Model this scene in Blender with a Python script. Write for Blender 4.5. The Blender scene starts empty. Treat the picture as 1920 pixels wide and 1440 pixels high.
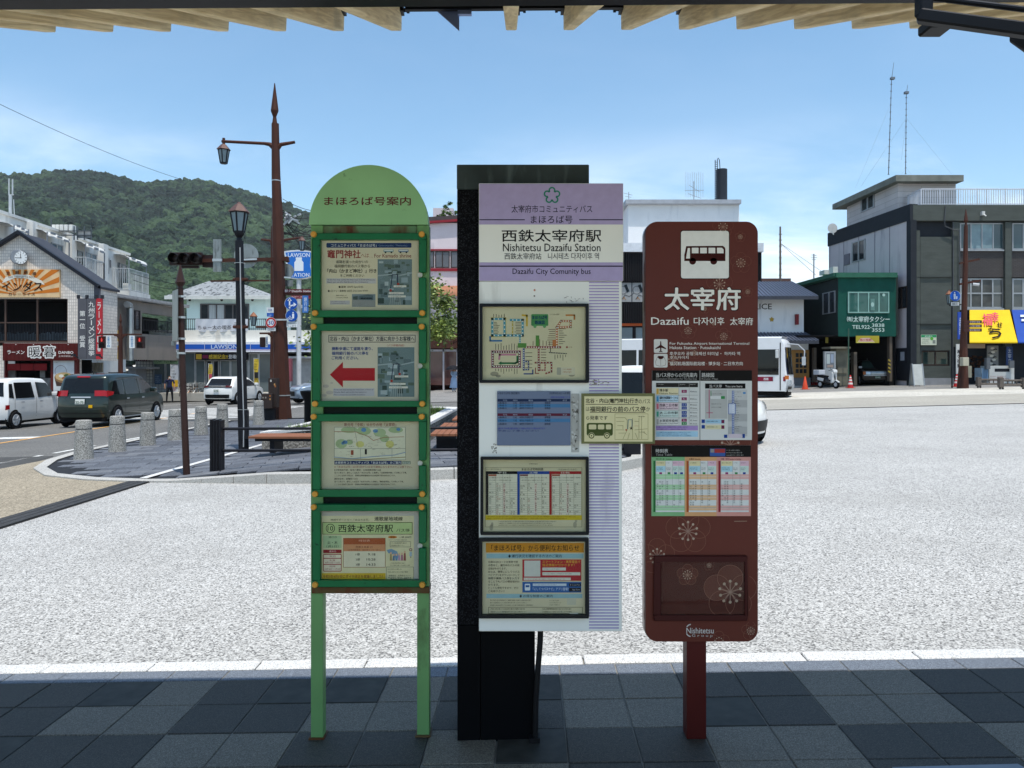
import bpy, bmesh, math, random
from mathutils import Vector, Matrix
R = math.radians
random.seed(7)
sc = bpy.context.scene
C = sc.collection
F, CX, HY, HC, SL = 1440.0, 960.0, 692.0, 1.5, 0.026   # focal length in photo pixels, principal column, horizon row, eye height, cross slope of the square

# ---------------------------------------------------------------- camera, sky, sun
cam = bpy.data.cameras.new('camera'); cam.sensor_width = 36; cam.lens = 27.0
cam.shift_y = -28/1920; cam.clip_start = 0.05; cam.clip_end = 9000
co = bpy.data.objects.new('camera', cam); C.objects.link(co)
co.location = (0, 0, HC); co.rotation_euler = (R(90), 0, 0)
sc.camera = co
SUN = Vector((0.10, -0.235, 0.967)).normalized()
el = math.asin(SUN.z); az = math.atan2(SUN.x, SUN.y)
w = bpy.data.worlds.new('World'); sc.world = w; w.use_nodes = True
nt = w.node_tree; nt.nodes.clear()
N = nt.nodes.new; LK = nt.links.new
sky = N('ShaderNodeTexSky'); sky.sky_type = 'NISHITA'; sky.sun_disc = False
sky.sun_elevation = el; sky.sun_rotation = az; sky.air_density = 1.0; sky.dust_density = 0.6; sky.ozone_density = 1.15
tc = N('ShaderNodeTexCoord'); sp = N('ShaderNodeSeparateXYZ'); LK(tc.outputs['Generated'], sp.inputs[0])
def mth(op, a, b=None, clamp=False):
    n = N('ShaderNodeMath'); n.operation = op; n.use_clamp = clamp
    for i, q in enumerate((a, b)):
        if q is None: continue
        if isinstance(q, (int, float)): n.inputs[i].default_value = q
        else: LK(q, n.inputs[i])
    return n.outputs[0]
zc = mth('MAXIMUM', sp.outputs[2], 0.0)
den = mth('ADD', zc, 0.22)
cx_ = mth('DIVIDE', sp.outputs[0], den); cy_ = mth('DIVIDE', sp.outputs[1], den)
cb = N('ShaderNodeCombineXYZ'); LK(cx_, cb.inputs[0]); LK(cy_, cb.inputs[1])
def wnoise(scale, det, off, rough=0.55, dist=0.4):
    mp = N('ShaderNodeMapping'); mp.inputs['Location'].default_value = off; mp.inputs['Scale'].default_value = (scale*0.72, scale*1.25, 1)
    LK(cb.outputs[0], mp.inputs[0])
    n = N('ShaderNodeTexNoise'); n.inputs['Scale'].default_value = 1.0; n.inputs['Detail'].default_value = det
    n.inputs['Roughness'].default_value = rough; n.inputs['Distortion'].default_value = dist
    LK(mp.outputs[0], n.inputs['Vector']); return n.outputs['Fac']
n1 = wnoise(1.05, 9, (3.9, 7.0, 0)); n2 = wnoise(2.6, 7, (8.1, 1.0, 2), 0.6, 0.9)
mr = N('ShaderNodeMapRange'); mr.inputs['From Min'].default_value = 0.43; mr.inputs['From Max'].default_value = 0.65; mr.interpolation_type = 'SMOOTHSTEP'
LK(mth('ADD', mth('MULTIPLY', n1, 0.78), mth('MULTIPLY', n2, 0.22)), mr.inputs[0])
lowb = N('ShaderNodeMapRange'); lowb.interpolation_type = 'SMOOTHSTEP'
lowb.inputs['From Min'].default_value = 0.31; lowb.inputs['From Max'].default_value = 0.16; lowb.inputs['To Min'].default_value = 0.03; lowb.inputs['To Max'].default_value = 0.85
LK(zc, lowb.inputs[0])
cm = mth('MULTIPLY', mr.outputs[0], lowb.outputs[0], True)
mix = N('ShaderNodeMix'); mix.data_type = 'RGBA'
hs = N('ShaderNodeHueSaturation'); hs.inputs['Saturation'].default_value = 1.10; hs.inputs['Hue'].default_value = .489; hs.inputs['Value'].default_value = 0.97
LK(sky.outputs[0], hs.inputs['Color'])
LK(cm, mix.inputs[0]); LK(hs.outputs[0], mix.inputs[6]); mix.inputs[7].default_value = (6.6, 7.0, 7.6, 1)
bg = N('ShaderNodeBackground'); bg.inputs[1].default_value = 0.15
LK(mix.outputs[2], bg.inputs[0])
wo = N('ShaderNodeOutputWorld'); LK(bg.outputs[0], wo.inputs[0])
sl = bpy.data.lights.new('sun', 'SUN'); sl.energy = 3.5; sl.angle = R(0.53); sl.color = (1.0, 0.95, 0.87)
so = bpy.data.objects.new('sun', sl); C.objects.link(so); so.location = (20, -40, 150)
so.rotation_euler = SUN.to_track_quat('Z', 'Y').to_euler()
sc.view_settings.view_transform = 'Standard'; sc.view_settings.look = 'None'
sc.view_settings.gamma = 1; sc.view_settings.use_curve_mapping = False
sc.view_settings.exposure = 0.5
sc.cycles.max_bounces = 8; sc.cycles.diffuse_bounces = 4; sc.cycles.glossy_bounces = 3
sc.cycles.transmission_bounces = 4; sc.cycles.transparent_max_bounces = 8
sc.cycles.caustics_reflective = False; sc.cycles.caustics_refractive = False; sc.cycles.use_denoising = True

# ---------------------------------------------------------------- placing things
def P(px, py, Y): return Vector(((px-CX)*Y/F, Y, HC+(HY-py)*Y/F))
def PX(px, Y): return (px-CX)*Y/F
def PZ(py, Y): return HC+(HY-py)*Y/F
def gz(x): return SL*x
def GY(px, py): return F*HC/((py-HY)+SL*(px-CX))
def G(px, py):
    Y = GY(px, py); x = PX(px, Y); return Vector((x, Y, gz(x)))

# ---------------------------------------------------------------- materials
def lin(h):
    if not isinstance(h, str): return tuple(h)+(1,) if len(h) == 3 else h
    h = h.lstrip('#'); o = []
    for i in (0, 2, 4):
        c = int(h[i:i+2], 16)/255; o.append(c/12.92 if c <= .04045 else ((c+.055)/1.055)**2.4)
    return (o[0], o[1], o[2], 1)
MATS = {}
def mat(name, col, rough=.6, metal=0., var=.12, scale=3., bump=0., bscale=60., coat=0., spec=.2, stretch=None, dirt=None):
    """painted / plain surface: colour drifts a little with noise, optional fine relief and dirt"""
    if name in MATS: return MATS[name]
    m = bpy.data.materials.new(name); m.use_nodes = True; t = m.node_tree; b = t.nodes['Principled BSDF']
    b.inputs['Roughness'].default_value = rough; b.inputs['Metallic'].default_value = metal
    b.inputs['Coat Weight'].default_value = coat; b.inputs['Specular IOR Level'].default_value = spec
    if coat: b.inputs['Coat Roughness'].default_value = .06
    c = lin(col); g = t.nodes.new('ShaderNodeNewGeometry')
    vec = g.outputs['Position']
    if stretch:
        mp = t.nodes.new('ShaderNodeMapping'); mp.inputs['Scale'].default_value = stretch; t.links.new(vec, mp.inputs[0]); vec = mp.outputs[0]
    n = t.nodes.new('ShaderNodeTexNoise'); n.inputs['Scale'].default_value = scale; n.inputs['Detail'].default_value = 5; t.links.new(vec, n.inputs['Vector'])
    r = t.nodes.new('ShaderNodeValToRGB'); r.color_ramp.elements[0].position = .3; r.color_ramp.elements[1].position = .72
    r.color_ramp.elements[0].color = tuple(x*(1-var) for x in c[:3])+(1,); r.color_ramp.elements[1].color = tuple(min(1, x*(1+var)) for x in c[:3])+(1,)
    t.links.new(n.outputs['Fac'], r.inputs[0]); out = r.outputs[0]
    if dirt:
        dcol, dsc, dlo, dhi, dst = dirt
        mp = t.nodes.new('ShaderNodeMapping'); mp.inputs['Scale'].default_value = dst; t.links.new(g.outputs['Position'], mp.inputs[0])
        n2 = t.nodes.new('ShaderNodeTexNoise'); n2.inputs['Scale'].default_value = dsc; n2.inputs['Detail'].default_value = 6; t.links.new(mp.outputs[0], n2.inputs['Vector'])
        q = t.nodes.new('ShaderNodeMapRange'); q.inputs['From Min'].default_value = dlo; q.inputs['From Max'].default_value = dhi; t.links.new(n2.outputs['Fac'], q.inputs[0])
        mx = t.nodes.new('ShaderNodeMix'); mx.data_type = 'RGBA'; t.links.new(q.outputs[0], mx.inputs[0]); t.links.new(out, mx.inputs[6]); mx.inputs[7].default_value = lin(dcol); out = mx.outputs[2]
    t.links.new(out, b.inputs['Base Color'])
    if bump:
        n3 = t.nodes.new('ShaderNodeTexNoise'); n3.inputs['Scale'].default_value = bscale; n3.inputs['Detail'].default_value = 4; t.links.new(vec, n3.inputs['Vector'])
        bp = t.nodes.new('ShaderNodeBump'); bp.inputs['Strength'].default_value = bump; bp.inputs['Distance'].default_value = .01
        t.links.new(n3.outputs['Fac'], bp.inputs['Height']); t.links.new(bp.outputs[0], b.inputs['Normal'])
    MATS[name] = m; return m
def ink(hexs, rough=.55):
    k = 'ink_'+hexs.lstrip('#')
    return mat(k, hexs, rough, var=.05, scale=30, spec=.08)
def glass(name, tint=(.03, .035, .04), rough=.06, refl=.5):
    """window glass seen against a dark interior"""
    if name in MATS: return MATS[name]
    m = mat(name, tint, rough, var=.25, scale=.8, spec=refl); return m
def clear(name, fac=.10):
    if name in MATS: return MATS[name]
    m = bpy.data.materials.new(name); m.use_nodes = True; t = m.node_tree; t.nodes.clear()
    o = t.nodes.new('ShaderNodeOutputMaterial'); a = t.nodes.new('ShaderNodeBsdfTransparent'); b = t.nodes.new('ShaderNodeBsdfGlossy')
    b.inputs['Roughness'].default_value = .04; fr = t.nodes.new('ShaderNodeLayerWeight'); fr.inputs[0].default_value = .12; fo_ = t.nodes.new('ShaderNodeMath'); fo_.operation = 'MULTIPLY'; fo_.inputs[1].default_value = .5; t.links.new(fr.outputs[1], fo_.inputs[0])
    a.inputs[0].default_value = (.97, .98, .97, 1)
    x = t.nodes.new('ShaderNodeMixShader'); t.links.new(fo_.outputs[0], x.inputs[0]); t.links.new(a.outputs[0], x.inputs[1]); t.links.new(b.outputs[0], x.inputs[2]); t.links.new(x.outputs[0], o.inputs[0])
    MATS[name] = m; return m
def nodemat(name):
    m = bpy.data.materials.new(name); m.use_nodes = True; MATS[name] = m
    t = m.node_tree; return m, t, t.nodes['Principled BSDF'], t.nodes.new, t.links.new

# ---------------------------------------------------------------- mesh building
WL = {}
class MB:
    def __init__(s): s.v = []; s.f = []; s.m = []; s.mats = []; s.cur = 0
    def use(s, m):
        if m not in s.mats: s.mats.append(m)
        s.cur = s.mats.index(m); return s
    def add(s, vs, fs):
        o = len(s.v); s.v += [tuple(p) for p in vs]
        for f in fs: s.f.append([i+o for i in f]); s.m.append(s.cur)
        return s
    def poly(s, pts): return s.add(pts, [list(range(len(pts)))])
    def box(s, x0, x1, y0, y1, z0, z1):
        if x0 > x1: x0, x1 = x1, x0
        if y0 > y1: y0, y1 = y1, y0
        if z0 > z1: z0, z1 = z1, z0
        return s.hexa([(x0,y0,z0),(x1,y0,z0),(x1,y1,z0),(x0,y1,z0),(x0,y0,z1),(x1,y0,z1),(x1,y1,z1),(x0,y1,z1)])
    def hexa(s, p): return s.add(p, [(3,2,1,0),(4,5,6,7),(0,1,5,4),(1,2,6,5),(2,3,7,6),(3,0,4,7)])
    def pbox(s, px0, py0, px1, py1, Y0, Y1):            # box whose front face at depth Y0 covers these photo columns/rows
        a = P(px0, py0, Y0); b = P(px1, py1, Y0); return s.box(a.x, b.x, Y0, Y1, a.z, b.z)
    def bar(s, a, b, w, h=None):                           # square bar between two points
        h = h or w; a = Vector(a); b = Vector(b); d = (b-a).normalized()
        u = d.cross(Vector((0,0,1)));
        if u.length < .05: u = d.cross(Vector((0,1,0)))
        u.normalize(); t = u.cross(d).normalized(); p = []
        for q in (a, b):
            for i, j in ((-1,-1),(1,-1),(1,1),(-1,1)): p.append(q+u*(i*w/2)+t*(j*h/2))
        return s.add(p, [(0,1,2,3),(7,6,5,4),(0,4,5,1),(1,5,6,2),(2,6,7,3),(3,7,4,0)])
    def cyl(s, a, b, r0, r1=None, n=12, rot=0, cap=True):
        r1 = r0 if r1 is None else r1; a = Vector(a); b = Vector(b); d = (b-a).normalized()
        u = d.cross(Vector((0,1,0)) if abs(d.y) < .9 else Vector((1,0,0))).normalized(); t = d.cross(u); p = []
        for q, r in ((a, r0), (b, r1)):
            for i in range(n):
                c = 2*math.pi*i/n+rot; p.append(q+u*(r*math.cos(c))+t*(r*math.sin(c)))
        f = [(i, (i+1) % n, n+(i+1) % n, n+i) for i in range(n)]
        if cap: f += [list(range(n))[::-1], list(range(n, 2*n))]
        return s.add(p, f)
    def tube(s, pts, r, n=8):
        pts = [Vector(p) for p in pts]; rings = []; u = None
        for i, p in enumerate(pts):
            d = (pts[min(i+1, len(pts)-1)]-pts[max(i-1, 0)]).normalized()
            if u is None: u = d.cross(Vector((0,1,0)) if abs(d.y) < .9 else Vector((1,0,0))).normalized()
            u = (u-d*u.dot(d)).normalized(); t = d.cross(u)
            rr = r[i] if isinstance(r, (list, tuple)) else r
            rings.append([p+u*(rr*math.cos(2*math.pi*k/n))+t*(rr*math.sin(2*math.pi*k/n)) for k in range(n)])
        vs = [q for g in rings for q in g]; fs = []
        for i in range(len(pts)-1):
            for k in range(n): fs.append((i*n+k, i*n+(k+1) % n, (i+1)*n+(k+1) % n, (i+1)*n+k))
        fs += [list(range(n))[::-1], list(range((len(pts)-1)*n, len(pts)*n))]
        return s.add(vs, fs)
    def lathe(s, prof, c, n=16, rot=0, axis='z'):          # prof: (radius, height)
        c = Vector(c); vs = []; fs = []
        for r, h in prof:
            for k in range(n):
                a = 2*math.pi*k/n+rot
                q = Vector((r*math.cos(a), r*math.sin(a), h))
                if axis == 'y': q = Vector((q.x, h, q.y))
                if axis == 'x': q = Vector((h, q.x, q.y))
                vs.append(c+q)
        for i in range(len(prof)-1):
            for k in range(n): fs.append((i*n+k, i*n+(k+1) % n, (i+1)*n+(k+1) % n, (i+1)*n+k))
        fs += [list(range(n))[::-1], list(range((len(prof)-1)*n, len(prof)*n))]
        return s.add(vs, fs)
    def prism(s, pts, a, b, axis='y'):                     # polygon (u, v) pushed along an axis
        n = len(pts)
        def q(u, v, t): return (u, t, v) if axis == 'y' else ((t, u, v) if axis == 'x' else (u, v, t))
        vs = [q(u, v, a) for u, v in pts]+[q(u, v, b) for u, v in pts]
        fs = [list(range(n)), list(range(n, 2*n))[::-1]]+[(i, n+i, n+(i+1) % n, (i+1) % n) for i in range(n)]
        return s.add(vs, fs)
    def grid(s, rows):
        n = len(rows[0]); vs = [p for r in rows for p in r]
        return s.add(vs, [(i*n+j, i*n+j+1, (i+1)*n+j+1, (i+1)*n+j) for i in range(len(rows)-1) for j in range(n-1)])
    def mesh(s, name, off=(0,0,0), smooth=None, bevel=0, seg=2):
        me = bpy.data.meshes.new(name); o = Vector(off)
        me.from_pydata([tuple(Vector(p)-o) for p in s.v], [], s.f)
        for m in s.mats: me.materials.append(m)
        me.polygons.foreach_set('material_index', s.m)
        bm = bmesh.new(); bm.from_mesh(me)
        if bevel or smooth: bmesh.ops.remove_doubles(bm, verts=bm.verts, dist=1e-5)
        bmesh.ops.recalc_face_normals(bm, faces=bm.faces)
        if bevel:
            bmesh.ops.bevel(bm, geom=[e for e in bm.edges if len(e.link_faces) == 2 and e.calc_face_angle(0) > .5], offset=bevel, segments=seg, affect='EDGES', profile=.6, clamp_overlap=True)
        bm.to_mesh(me); bm.free()
        if smooth:
            me.polygons.foreach_set('use_smooth', [True]*len(me.polygons)); me.set_sharp_from_angle(angle=R(smooth))
        me.update(); return me
    def build(s, name, mt=None, parent=None, local=False, smooth=None, bevel=0, seg=2):
        if mt is not None: s.mats = [mt]; s.m = [0]*len(s.f)
        if parent is None:
            xs = [p[0] for p in s.v]; ys = [p[1] for p in s.v]; zs = [p[2] for p in s.v]
            off = Vector(((min(xs)+max(xs))/2, (min(ys)+max(ys))/2, min(zs)))
        else: off = Vector((0,0,0)) if local else WL[parent.name]
        o = bpy.data.objects.new(name, s.mesh(name, off, smooth, bevel, seg)); C.objects.link(o)
        if parent is None: o.location = off
        else: o.parent = parent
        WL[o.name] = off; return o
def tag(o, label, cat, group=None, kind=None):
    if label: o['label'] = label
    if cat: o['category'] = cat
    if group: o['group'] = group
    if kind: o['kind'] = kind
    return o
def struct(o, label=None): o['kind'] = 'structure'; return o
def thing(name, label, cat, loc=(0,0,0), rz=0, group=None):
    o = bpy.data.objects.new(name, None); C.objects.link(o); o.empty_display_size = .2
    o.location = loc; o.rotation_euler = (0, 0, rz); WL[o.name] = Vector(loc); return tag(o, label, cat, group)
def copy_tree(o, parent=None):
    c = o.copy(); C.objects.link(c); c.parent = parent
    for ch in list(o.children): copy_tree(ch, c)
    return c
def rrect(x0, y0, x1, y1, r, n=5):
    pts = []
    for cx, cy, a in ((x1-r, y1-r, 0), (x0+r, y1-r, 90), (x0+r, y0+r, 180), (x1-r, y0+r, 270)):
        for i in range(n+1): t = R(a+90*i/n); pts.append((cx+r*math.cos(t), cy+r*math.sin(t)))
    return pts

# ---------------------------------------------------------------- lettering
TC = {}
def textmesh(st, bold=0.):
    k = (st, bold)
    if k in TC: return TC[k]
    cu = bpy.data.curves.new('lettering', 'FONT'); cu.body = st; cu.resolution_u = 2; cu.offset = bold; cu.fill_mode = 'FRONT'
    ob = bpy.data.objects.new('lettering', cu); me = bpy.data.meshes.new_from_object(ob)
    vs = [(v.co.x, v.co.y) for v in me.vertices]; fs = [list(p.vertices) for p in me.polygons]
    bpy.data.objects.remove(ob); bpy.data.curves.remove(cu); bpy.data.meshes.remove(me)
    x0 = min(v[0] for v in vs); x1 = max(v[0] for v in vs); y0 = min(v[1] for v in vs); y1 = max(v[1] for v in vs)
    TC[k] = ([((x-x0)/max(1e-6, x1-x0), (y-y0)/max(1e-6, y1-y0)) for x, y in vs], fs, (x1-x0)/max(1e-6, y1-y0)); return TC[k]
class Print(MB):
    """flat print on an upright sheet facing the street: photo columns/rows on the plane at depth Y"""
    def __init__(s, Y, step=.0004, fn=None): super().__init__(); s.Y = Y; s.step = step; s.fn = fn
    def pt(s, px, py, l):
        if s.fn: return s.fn(px, py, l*s.step)
        return ((px-CX)*s.Y/F, s.Y-l*s.step, HC+(HY-py)*s.Y/F)
    def pol(s, pts, col, l=1):
        s.use(ink(col) if isinstance(col, str) else col); s.poly([s.pt(x, y, l) for x, y in pts]); return s
    def rect(s, x0, y0, x1, y1, col, l=1): return s.pol([(x0,y1),(x1,y1),(x1,y0),(x0,y0)], col, l)
    def rr(s, x0, y0, x1, y1, r, col, l=1): return s.pol([(a, b) for a, b in rrect(x0, y0, x1, y1, r)], col, l)
    def ell(s, cx, cy, rx, ry, col, l=1, n=24): return s.pol([(cx+rx*math.cos(2*math.pi*i/n), cy-ry*math.sin(2*math.pi*i/n)) for i in range(n)], col, l)
    def ring(s, cx, cy, r0, r1, col, l=2, n=36, a0=0, a1=360):
        s.use(ink(col)); p = []; f = []; k = n+1
        for i in range(k):
            a = R(a0+(a1-a0)*i/n)
            for r in (r0, r1): p.append(s.pt(cx+r*math.cos(a), cy-r*math.sin(a), l))
        s.add(p, [(2*i, 2*i+1, 2*i+3, 2*i+2) for i in range(n)]); return s
    def line(s, pts, wd, col, l=2):
        s.use(ink(col))
        for (x0, y0), (x1, y1) in zip(pts[:-1], pts[1:]):
            d = math.hypot(x1-x0, y1-y0) or 1; nx, ny = -(y1-y0)/d*wd/2, (x1-x0)/d*wd/2; ex, ey = (x1-x0)/d*wd/2, (y1-y0)/d*wd/2
            s.poly([s.pt(a, b, l) for a, b in ((x0-ex+nx, y0-ey+ny), (x1+ex+nx, y1+ey+ny), (x1+ex-nx, y1+ey-ny), (x0-ex-nx, y0-ey-ny))])
        return s
    def frame(s, x0, y0, x1, y1, wd, col, l=2): return s.line([(x0,y0),(x1,y0),(x1,y1),(x0,y1),(x0,y0)], wd, col, l)
    def text(s, st, x0, y0, x1, y1, col, l=3, bold=0.):
        vs, fs, asp = textmesh(st, bold if bold <= .008 else 0.); s.use(ink(col)); d = bold*.8*(y1-y0)
        sh = [(0, 0)] if bold <= .008 else ([(-d, 0), (d, 0), (0, d*.8), (0, -d*.8)] if bold < .05 else [(d*math.cos(k*.785), d*math.sin(k*.785)) for k in range(8)])
        for i, (dx, dy) in enumerate(sh): s.add([s.pt(x0+u*(x1-x0)+dx, y1-v*(y1-y0)+dy, l+.03*i) for u, v in vs], fs)
        return s
    def vtext(s, st, x0, y0, x1, y1, col, l=3, bold=0.):     # one column of characters, top to bottom
        n = len(st); h = (y1-y0)/n
        for i, ch in enumerate(st):
            if ch == ' ': continue
            if ch == '一': s.rect(x0, y0+i*h+h*.42, x1, y0+i*h+h*.54, col, l); continue
            if ch == 'ー': s.rect((x0+x1)/2-(x1-x0)*.08, y0+i*h+h*.1, (x0+x1)/2+(x1-x0)*.08, y0+i*h+h*.9, col, l); continue
            s.text(ch, x0, y0+i*h+h*.06, x1, y0+i*h+h*.94, col, l, bold)
        return s
    def rows(s, x0, y0, x1, y1, n, col, l=3, seed=0, fill=.55, chars='道路を渡った向かいの福岡銀行前のバス停から乗車ください運行時刻案内'):
        """small print: rows of real characters too small to read"""
        rg = random.Random(seed); h = (y1-y0)/n
        for i in range(n):
            hh = h*fill; k = max(2, int((x1-x0)*rg.uniform(.72, 1)/hh)); st = ''.join(rg.choice(chars) for _ in range(k))
            s.text(st, x0, y0+i*h+(h-hh)/2, x0+k*hh, y0+i*h+(h+hh)/2, col, l)
        return s

# ================================================================ SETTING
def speckle(name, cols, scale, rough=.8, bump=.5, patch=.12, vor=True, patchcol=None, stain=None):
    m, t, b, NN, LL = nodemat(name); b.inputs['Roughness'].default_value = rough
    g = NN('ShaderNodeNewGeometry')
    v = NN('ShaderNodeTexVoronoi'); v.inputs['Scale'].default_value = scale; v.inputs['Randomness'].default_value = 1; LL(g.outputs['Position'], v.inputs['Vector'])
    sx = NN('ShaderNodeSeparateColor'); LL(v.outputs['Color'], sx.inputs[0])
    r = NN('ShaderNodeValToRGB'); e = r.color_ramp.elements; r.color_ramp.interpolation = 'LINEAR'
    while len(e) < len(cols): e.new(.5)
    for i, (p, c) in enumerate(cols): e[i].position = p; e[i].color = lin(c)
    LL(sx.outputs[0], r.inputs[0])
    n = NN('ShaderNodeTexNoise'); n.inputs['Scale'].default_value = .45; n.inputs['Detail'].default_value = 7; n.inputs['Roughness'].default_value = .62; LL(g.outputs['Position'], n.inputs['Vector'])
    q = NN('ShaderNodeMapRange'); q.inputs['From Min'].default_value = .3; q.inputs['From Max'].default_value = .7; q.inputs['To Min'].default_value = 1-patch; q.inputs['To Max'].default_value = 1+patch; LL(n.outputs['Fac'], q.inputs[0])
    mx = NN('ShaderNodeMix'); mx.data_type = 'RGBA'; mx.blend_type = 'MULTIPLY'; mx.inputs[0].default_value = 1
    LL(r.outputs[0], mx.inputs[6]); cb2 = NN('ShaderNodeCombineColor'); [LL(q.outputs[0], cb2.inputs[i]) for i in range(3)]; LL(cb2.outputs[0], mx.inputs[7])
    out = mx.outputs[2]
    if stain:
        n4 = NN('ShaderNodeTexNoise'); n4.inputs['Scale'].default_value = stain[1]; n4.inputs['Detail'].default_value = 8; n4.inputs['Roughness'].default_value = .7; LL(g.outputs['Position'], n4.inputs['Vector'])
        q4 = NN('ShaderNodeMapRange'); q4.inputs['From Min'].default_value = stain[2]; q4.inputs['From Max'].default_value = stain[3]; q4.inputs['To Max'].default_value = stain[4]; LL(n4.outputs['Fac'], q4.inputs[0])
        m4 = NN('ShaderNodeMix'); m4.data_type = 'RGBA'; LL(q4.outputs[0], m4.inputs[0]); LL(out, m4.inputs[6]); m4.inputs[7].default_value = lin(stain[0]); out = m4.outputs[2]
    LL(out, b.inputs['Base Color'])
    if bump:
        bp = NN('ShaderNodeBump'); bp.inputs['Strength'].default_value = bump; bp.inputs['Distance'].default_value = .006; bp.invert = True
        LL(v.outputs['Distance'], bp.inputs['Height']); LL(bp.outputs[0], b.inputs['Normal'])
    return m
m_plaza = speckle('white_aggregate_paving', [(0, '4e4e4c'), (.2, '7c7b78'), (.4, 'a09f9b'), (.7, 'b5b4b0'), (1, 'cccbc7')], 108, .85, .5, .09, stain=('85837e', .38, .5, .74, .5))
m_road = speckle('road_asphalt', [(0, '4b4b49'), (.5, '605f5c'), (1, '7d7b76')], 70, .9, .4, .14, stain=('4a4947', .5, .55, .75, .5))
m_beige = speckle('beige_coloured_asphalt', [(0, '6f6654'), (.5, '8c8270'), (1, 'ada28d')], 60, .9, .4, .12)
m_band = speckle('pale_concrete_paving', [(0, 'a09c92'), (.5, 'b9b5aa'), (1, 'cfccc2')], 30, .85, .2, .10, stain=('7d7a72', .35, .5, .75, .5))
m_granite = speckle('white_granite', [(0, '8c8b88'), (.3, 'c4c3bf'), (1, 'e2e1de')], 260, .6, .15, .08)
m_granite2 = speckle('grey_granite', [(0, '77756f'), (.3, 'a3a19b'), (1, 'c2c0ba')], 200, .7, .15, .12)
m_tile_d = speckle('dark_slate_tile', [(0, '26231e'), (.6, '37332b'), (1, '504b42')], 330, .62, .25, .22)
m_tile_l = speckle('grey_slate_tile', [(0, '4c473d'), (.6, '696255'), (1, '878072')], 330, .62, .25, .18)
m_grout = mat('pale_grout', '7d7a72', .95, var=.35, scale=9)
m_slate = speckle('blue_grey_slate', [(0, '474a50'), (.5, '5b5f66'), (1, '747880')], 120, .7, .2, .16)
m_slate2 = speckle('darker_blue_grey_slate', [(0, '3c3f45'), (.5, '4d5057'), (1, '64686f')], 120, .7, .2, .16)
m_white_line = mat('road_paint_white', 'd8d8d4', .7, var=.08, scale=8, dirt=('6c6b68', 14, .52, .72, (1,1,1)))
m_orange_line = mat('road_paint_orange', 'd3a05c', .7, var=.1, scale=8, dirt=('6c6b68', 14, .55, .75, (1,1,1)))
m_drain = mat('dark_drain_grating', '2c2c2d', .7, var=.2, scale=20)

def sheet(name, pts, z, m, parent=None):
    b = MB(); b.poly([(x, y, gz(x)+z) for x, y in pts]); return b.build(name, m, parent)
b = MB(); xs = [-1600, -70, 70, 1600]
b.grid([[(x, y, gz(max(-70, min(70, x)))-.03) for x in xs] for y in (-400, 1560)])
ground = struct(b.build('ground', m_road))
plaza = struct(sheet('bus_square_paving', [(-5.22, 4.1), (-5.0, 4.105), (9, 3.752), (45, 3.0), (45, 24), (2.4, 24), (-5.22, 12)], 0, m_plaza))
struct(sheet('beige_driveway', [(-8.9, -2), (-5.58, -2), (-5.58, 13.5), (-8.9, 16)], -.002, m_beige))
struct(sheet('asphalt_lane', [(2.4, 24.14), (60, 24.14), (60, 30.7), (2.4, 30.7)], -.004, speckle('warm_grey_asphalt', [(0, '85817a'), (.5, '989489'), (1, 'aeaa9e')], 70, .9, .3, .10)))
struct(sheet('concrete_apron', [(2.4, 30.7), (60, 30.7), (60, 37.2), (2.4, 37.2)], -.003, m_band))
struct(sheet('asphalt_forecourt', [(-6, 37.2), (60, 37.2), (60, 62), (-6, 62)], -.006, speckle('grey_forecourt_asphalt', [(0, '63625f'), (.5, '7a7875'), (1, '918f8a')], 70, .9, .3, .14)))
b = MB(); b.hexa([(2.4,24,gz(2.4)-.05),(60,24,gz(60)-.05),(60,24.16,gz(60)-.05),(2.4,24.16,gz(2.4)-.05),(2.4,24,gz(2.4)+.012),(60,24,gz(60)+.012),(60,24.16,gz(60)+.012),(2.4,24.16,gz(2.4)+.012)])
struct(b.build('drain_channel_far', m_drain))
dr = struct(sheet('drain_channel', [(-5.58, 2), (-5.22, 2), (-5.22, 11.2), (-5.58, 11.2)], .004, m_drain))
for i in range(3):
    x0 = -5.565+i*.115; b = MB(); b.hexa([(x0,2,gz(x0)),(x0+.095,2,gz(x0)),(x0+.095,11.15,gz(x0)),(x0,11.15,gz(x0)),(x0,2,gz(x0)+.022),(x0+.095,2,gz(x0)+.022),(x0+.095,11.15,gz(x0)+.022),(x0,11.15,gz(x0)+.022)])
    b.build('grating_strip', mat('worn_grating', '3b3a39', .6, var=.25, scale=12), dr)
# faint repair patches on the square
for i, (x, y, a, l, wd) in enumerate([(6.5, 15.2, -.15, 1.0, .06), (9, 19.5, -.2, 2.0, .05), (5.5, 21.5, .02, 4.0, .10)]):
    ca, sa = math.cos(a), math.sin(a); q = [(x+ca*u-sa*v, y+sa*u+ca*v) for u, v in ((-l/2,-wd/2),(l/2,-wd/2),(l/2,wd/2),(-l/2,wd/2))]
    sheet('paving_patch', q, .003, mat('patch_grey', 'b9b8b3', .8, var=.25, scale=25) if i == 2 else m_granite, plaza)

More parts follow.
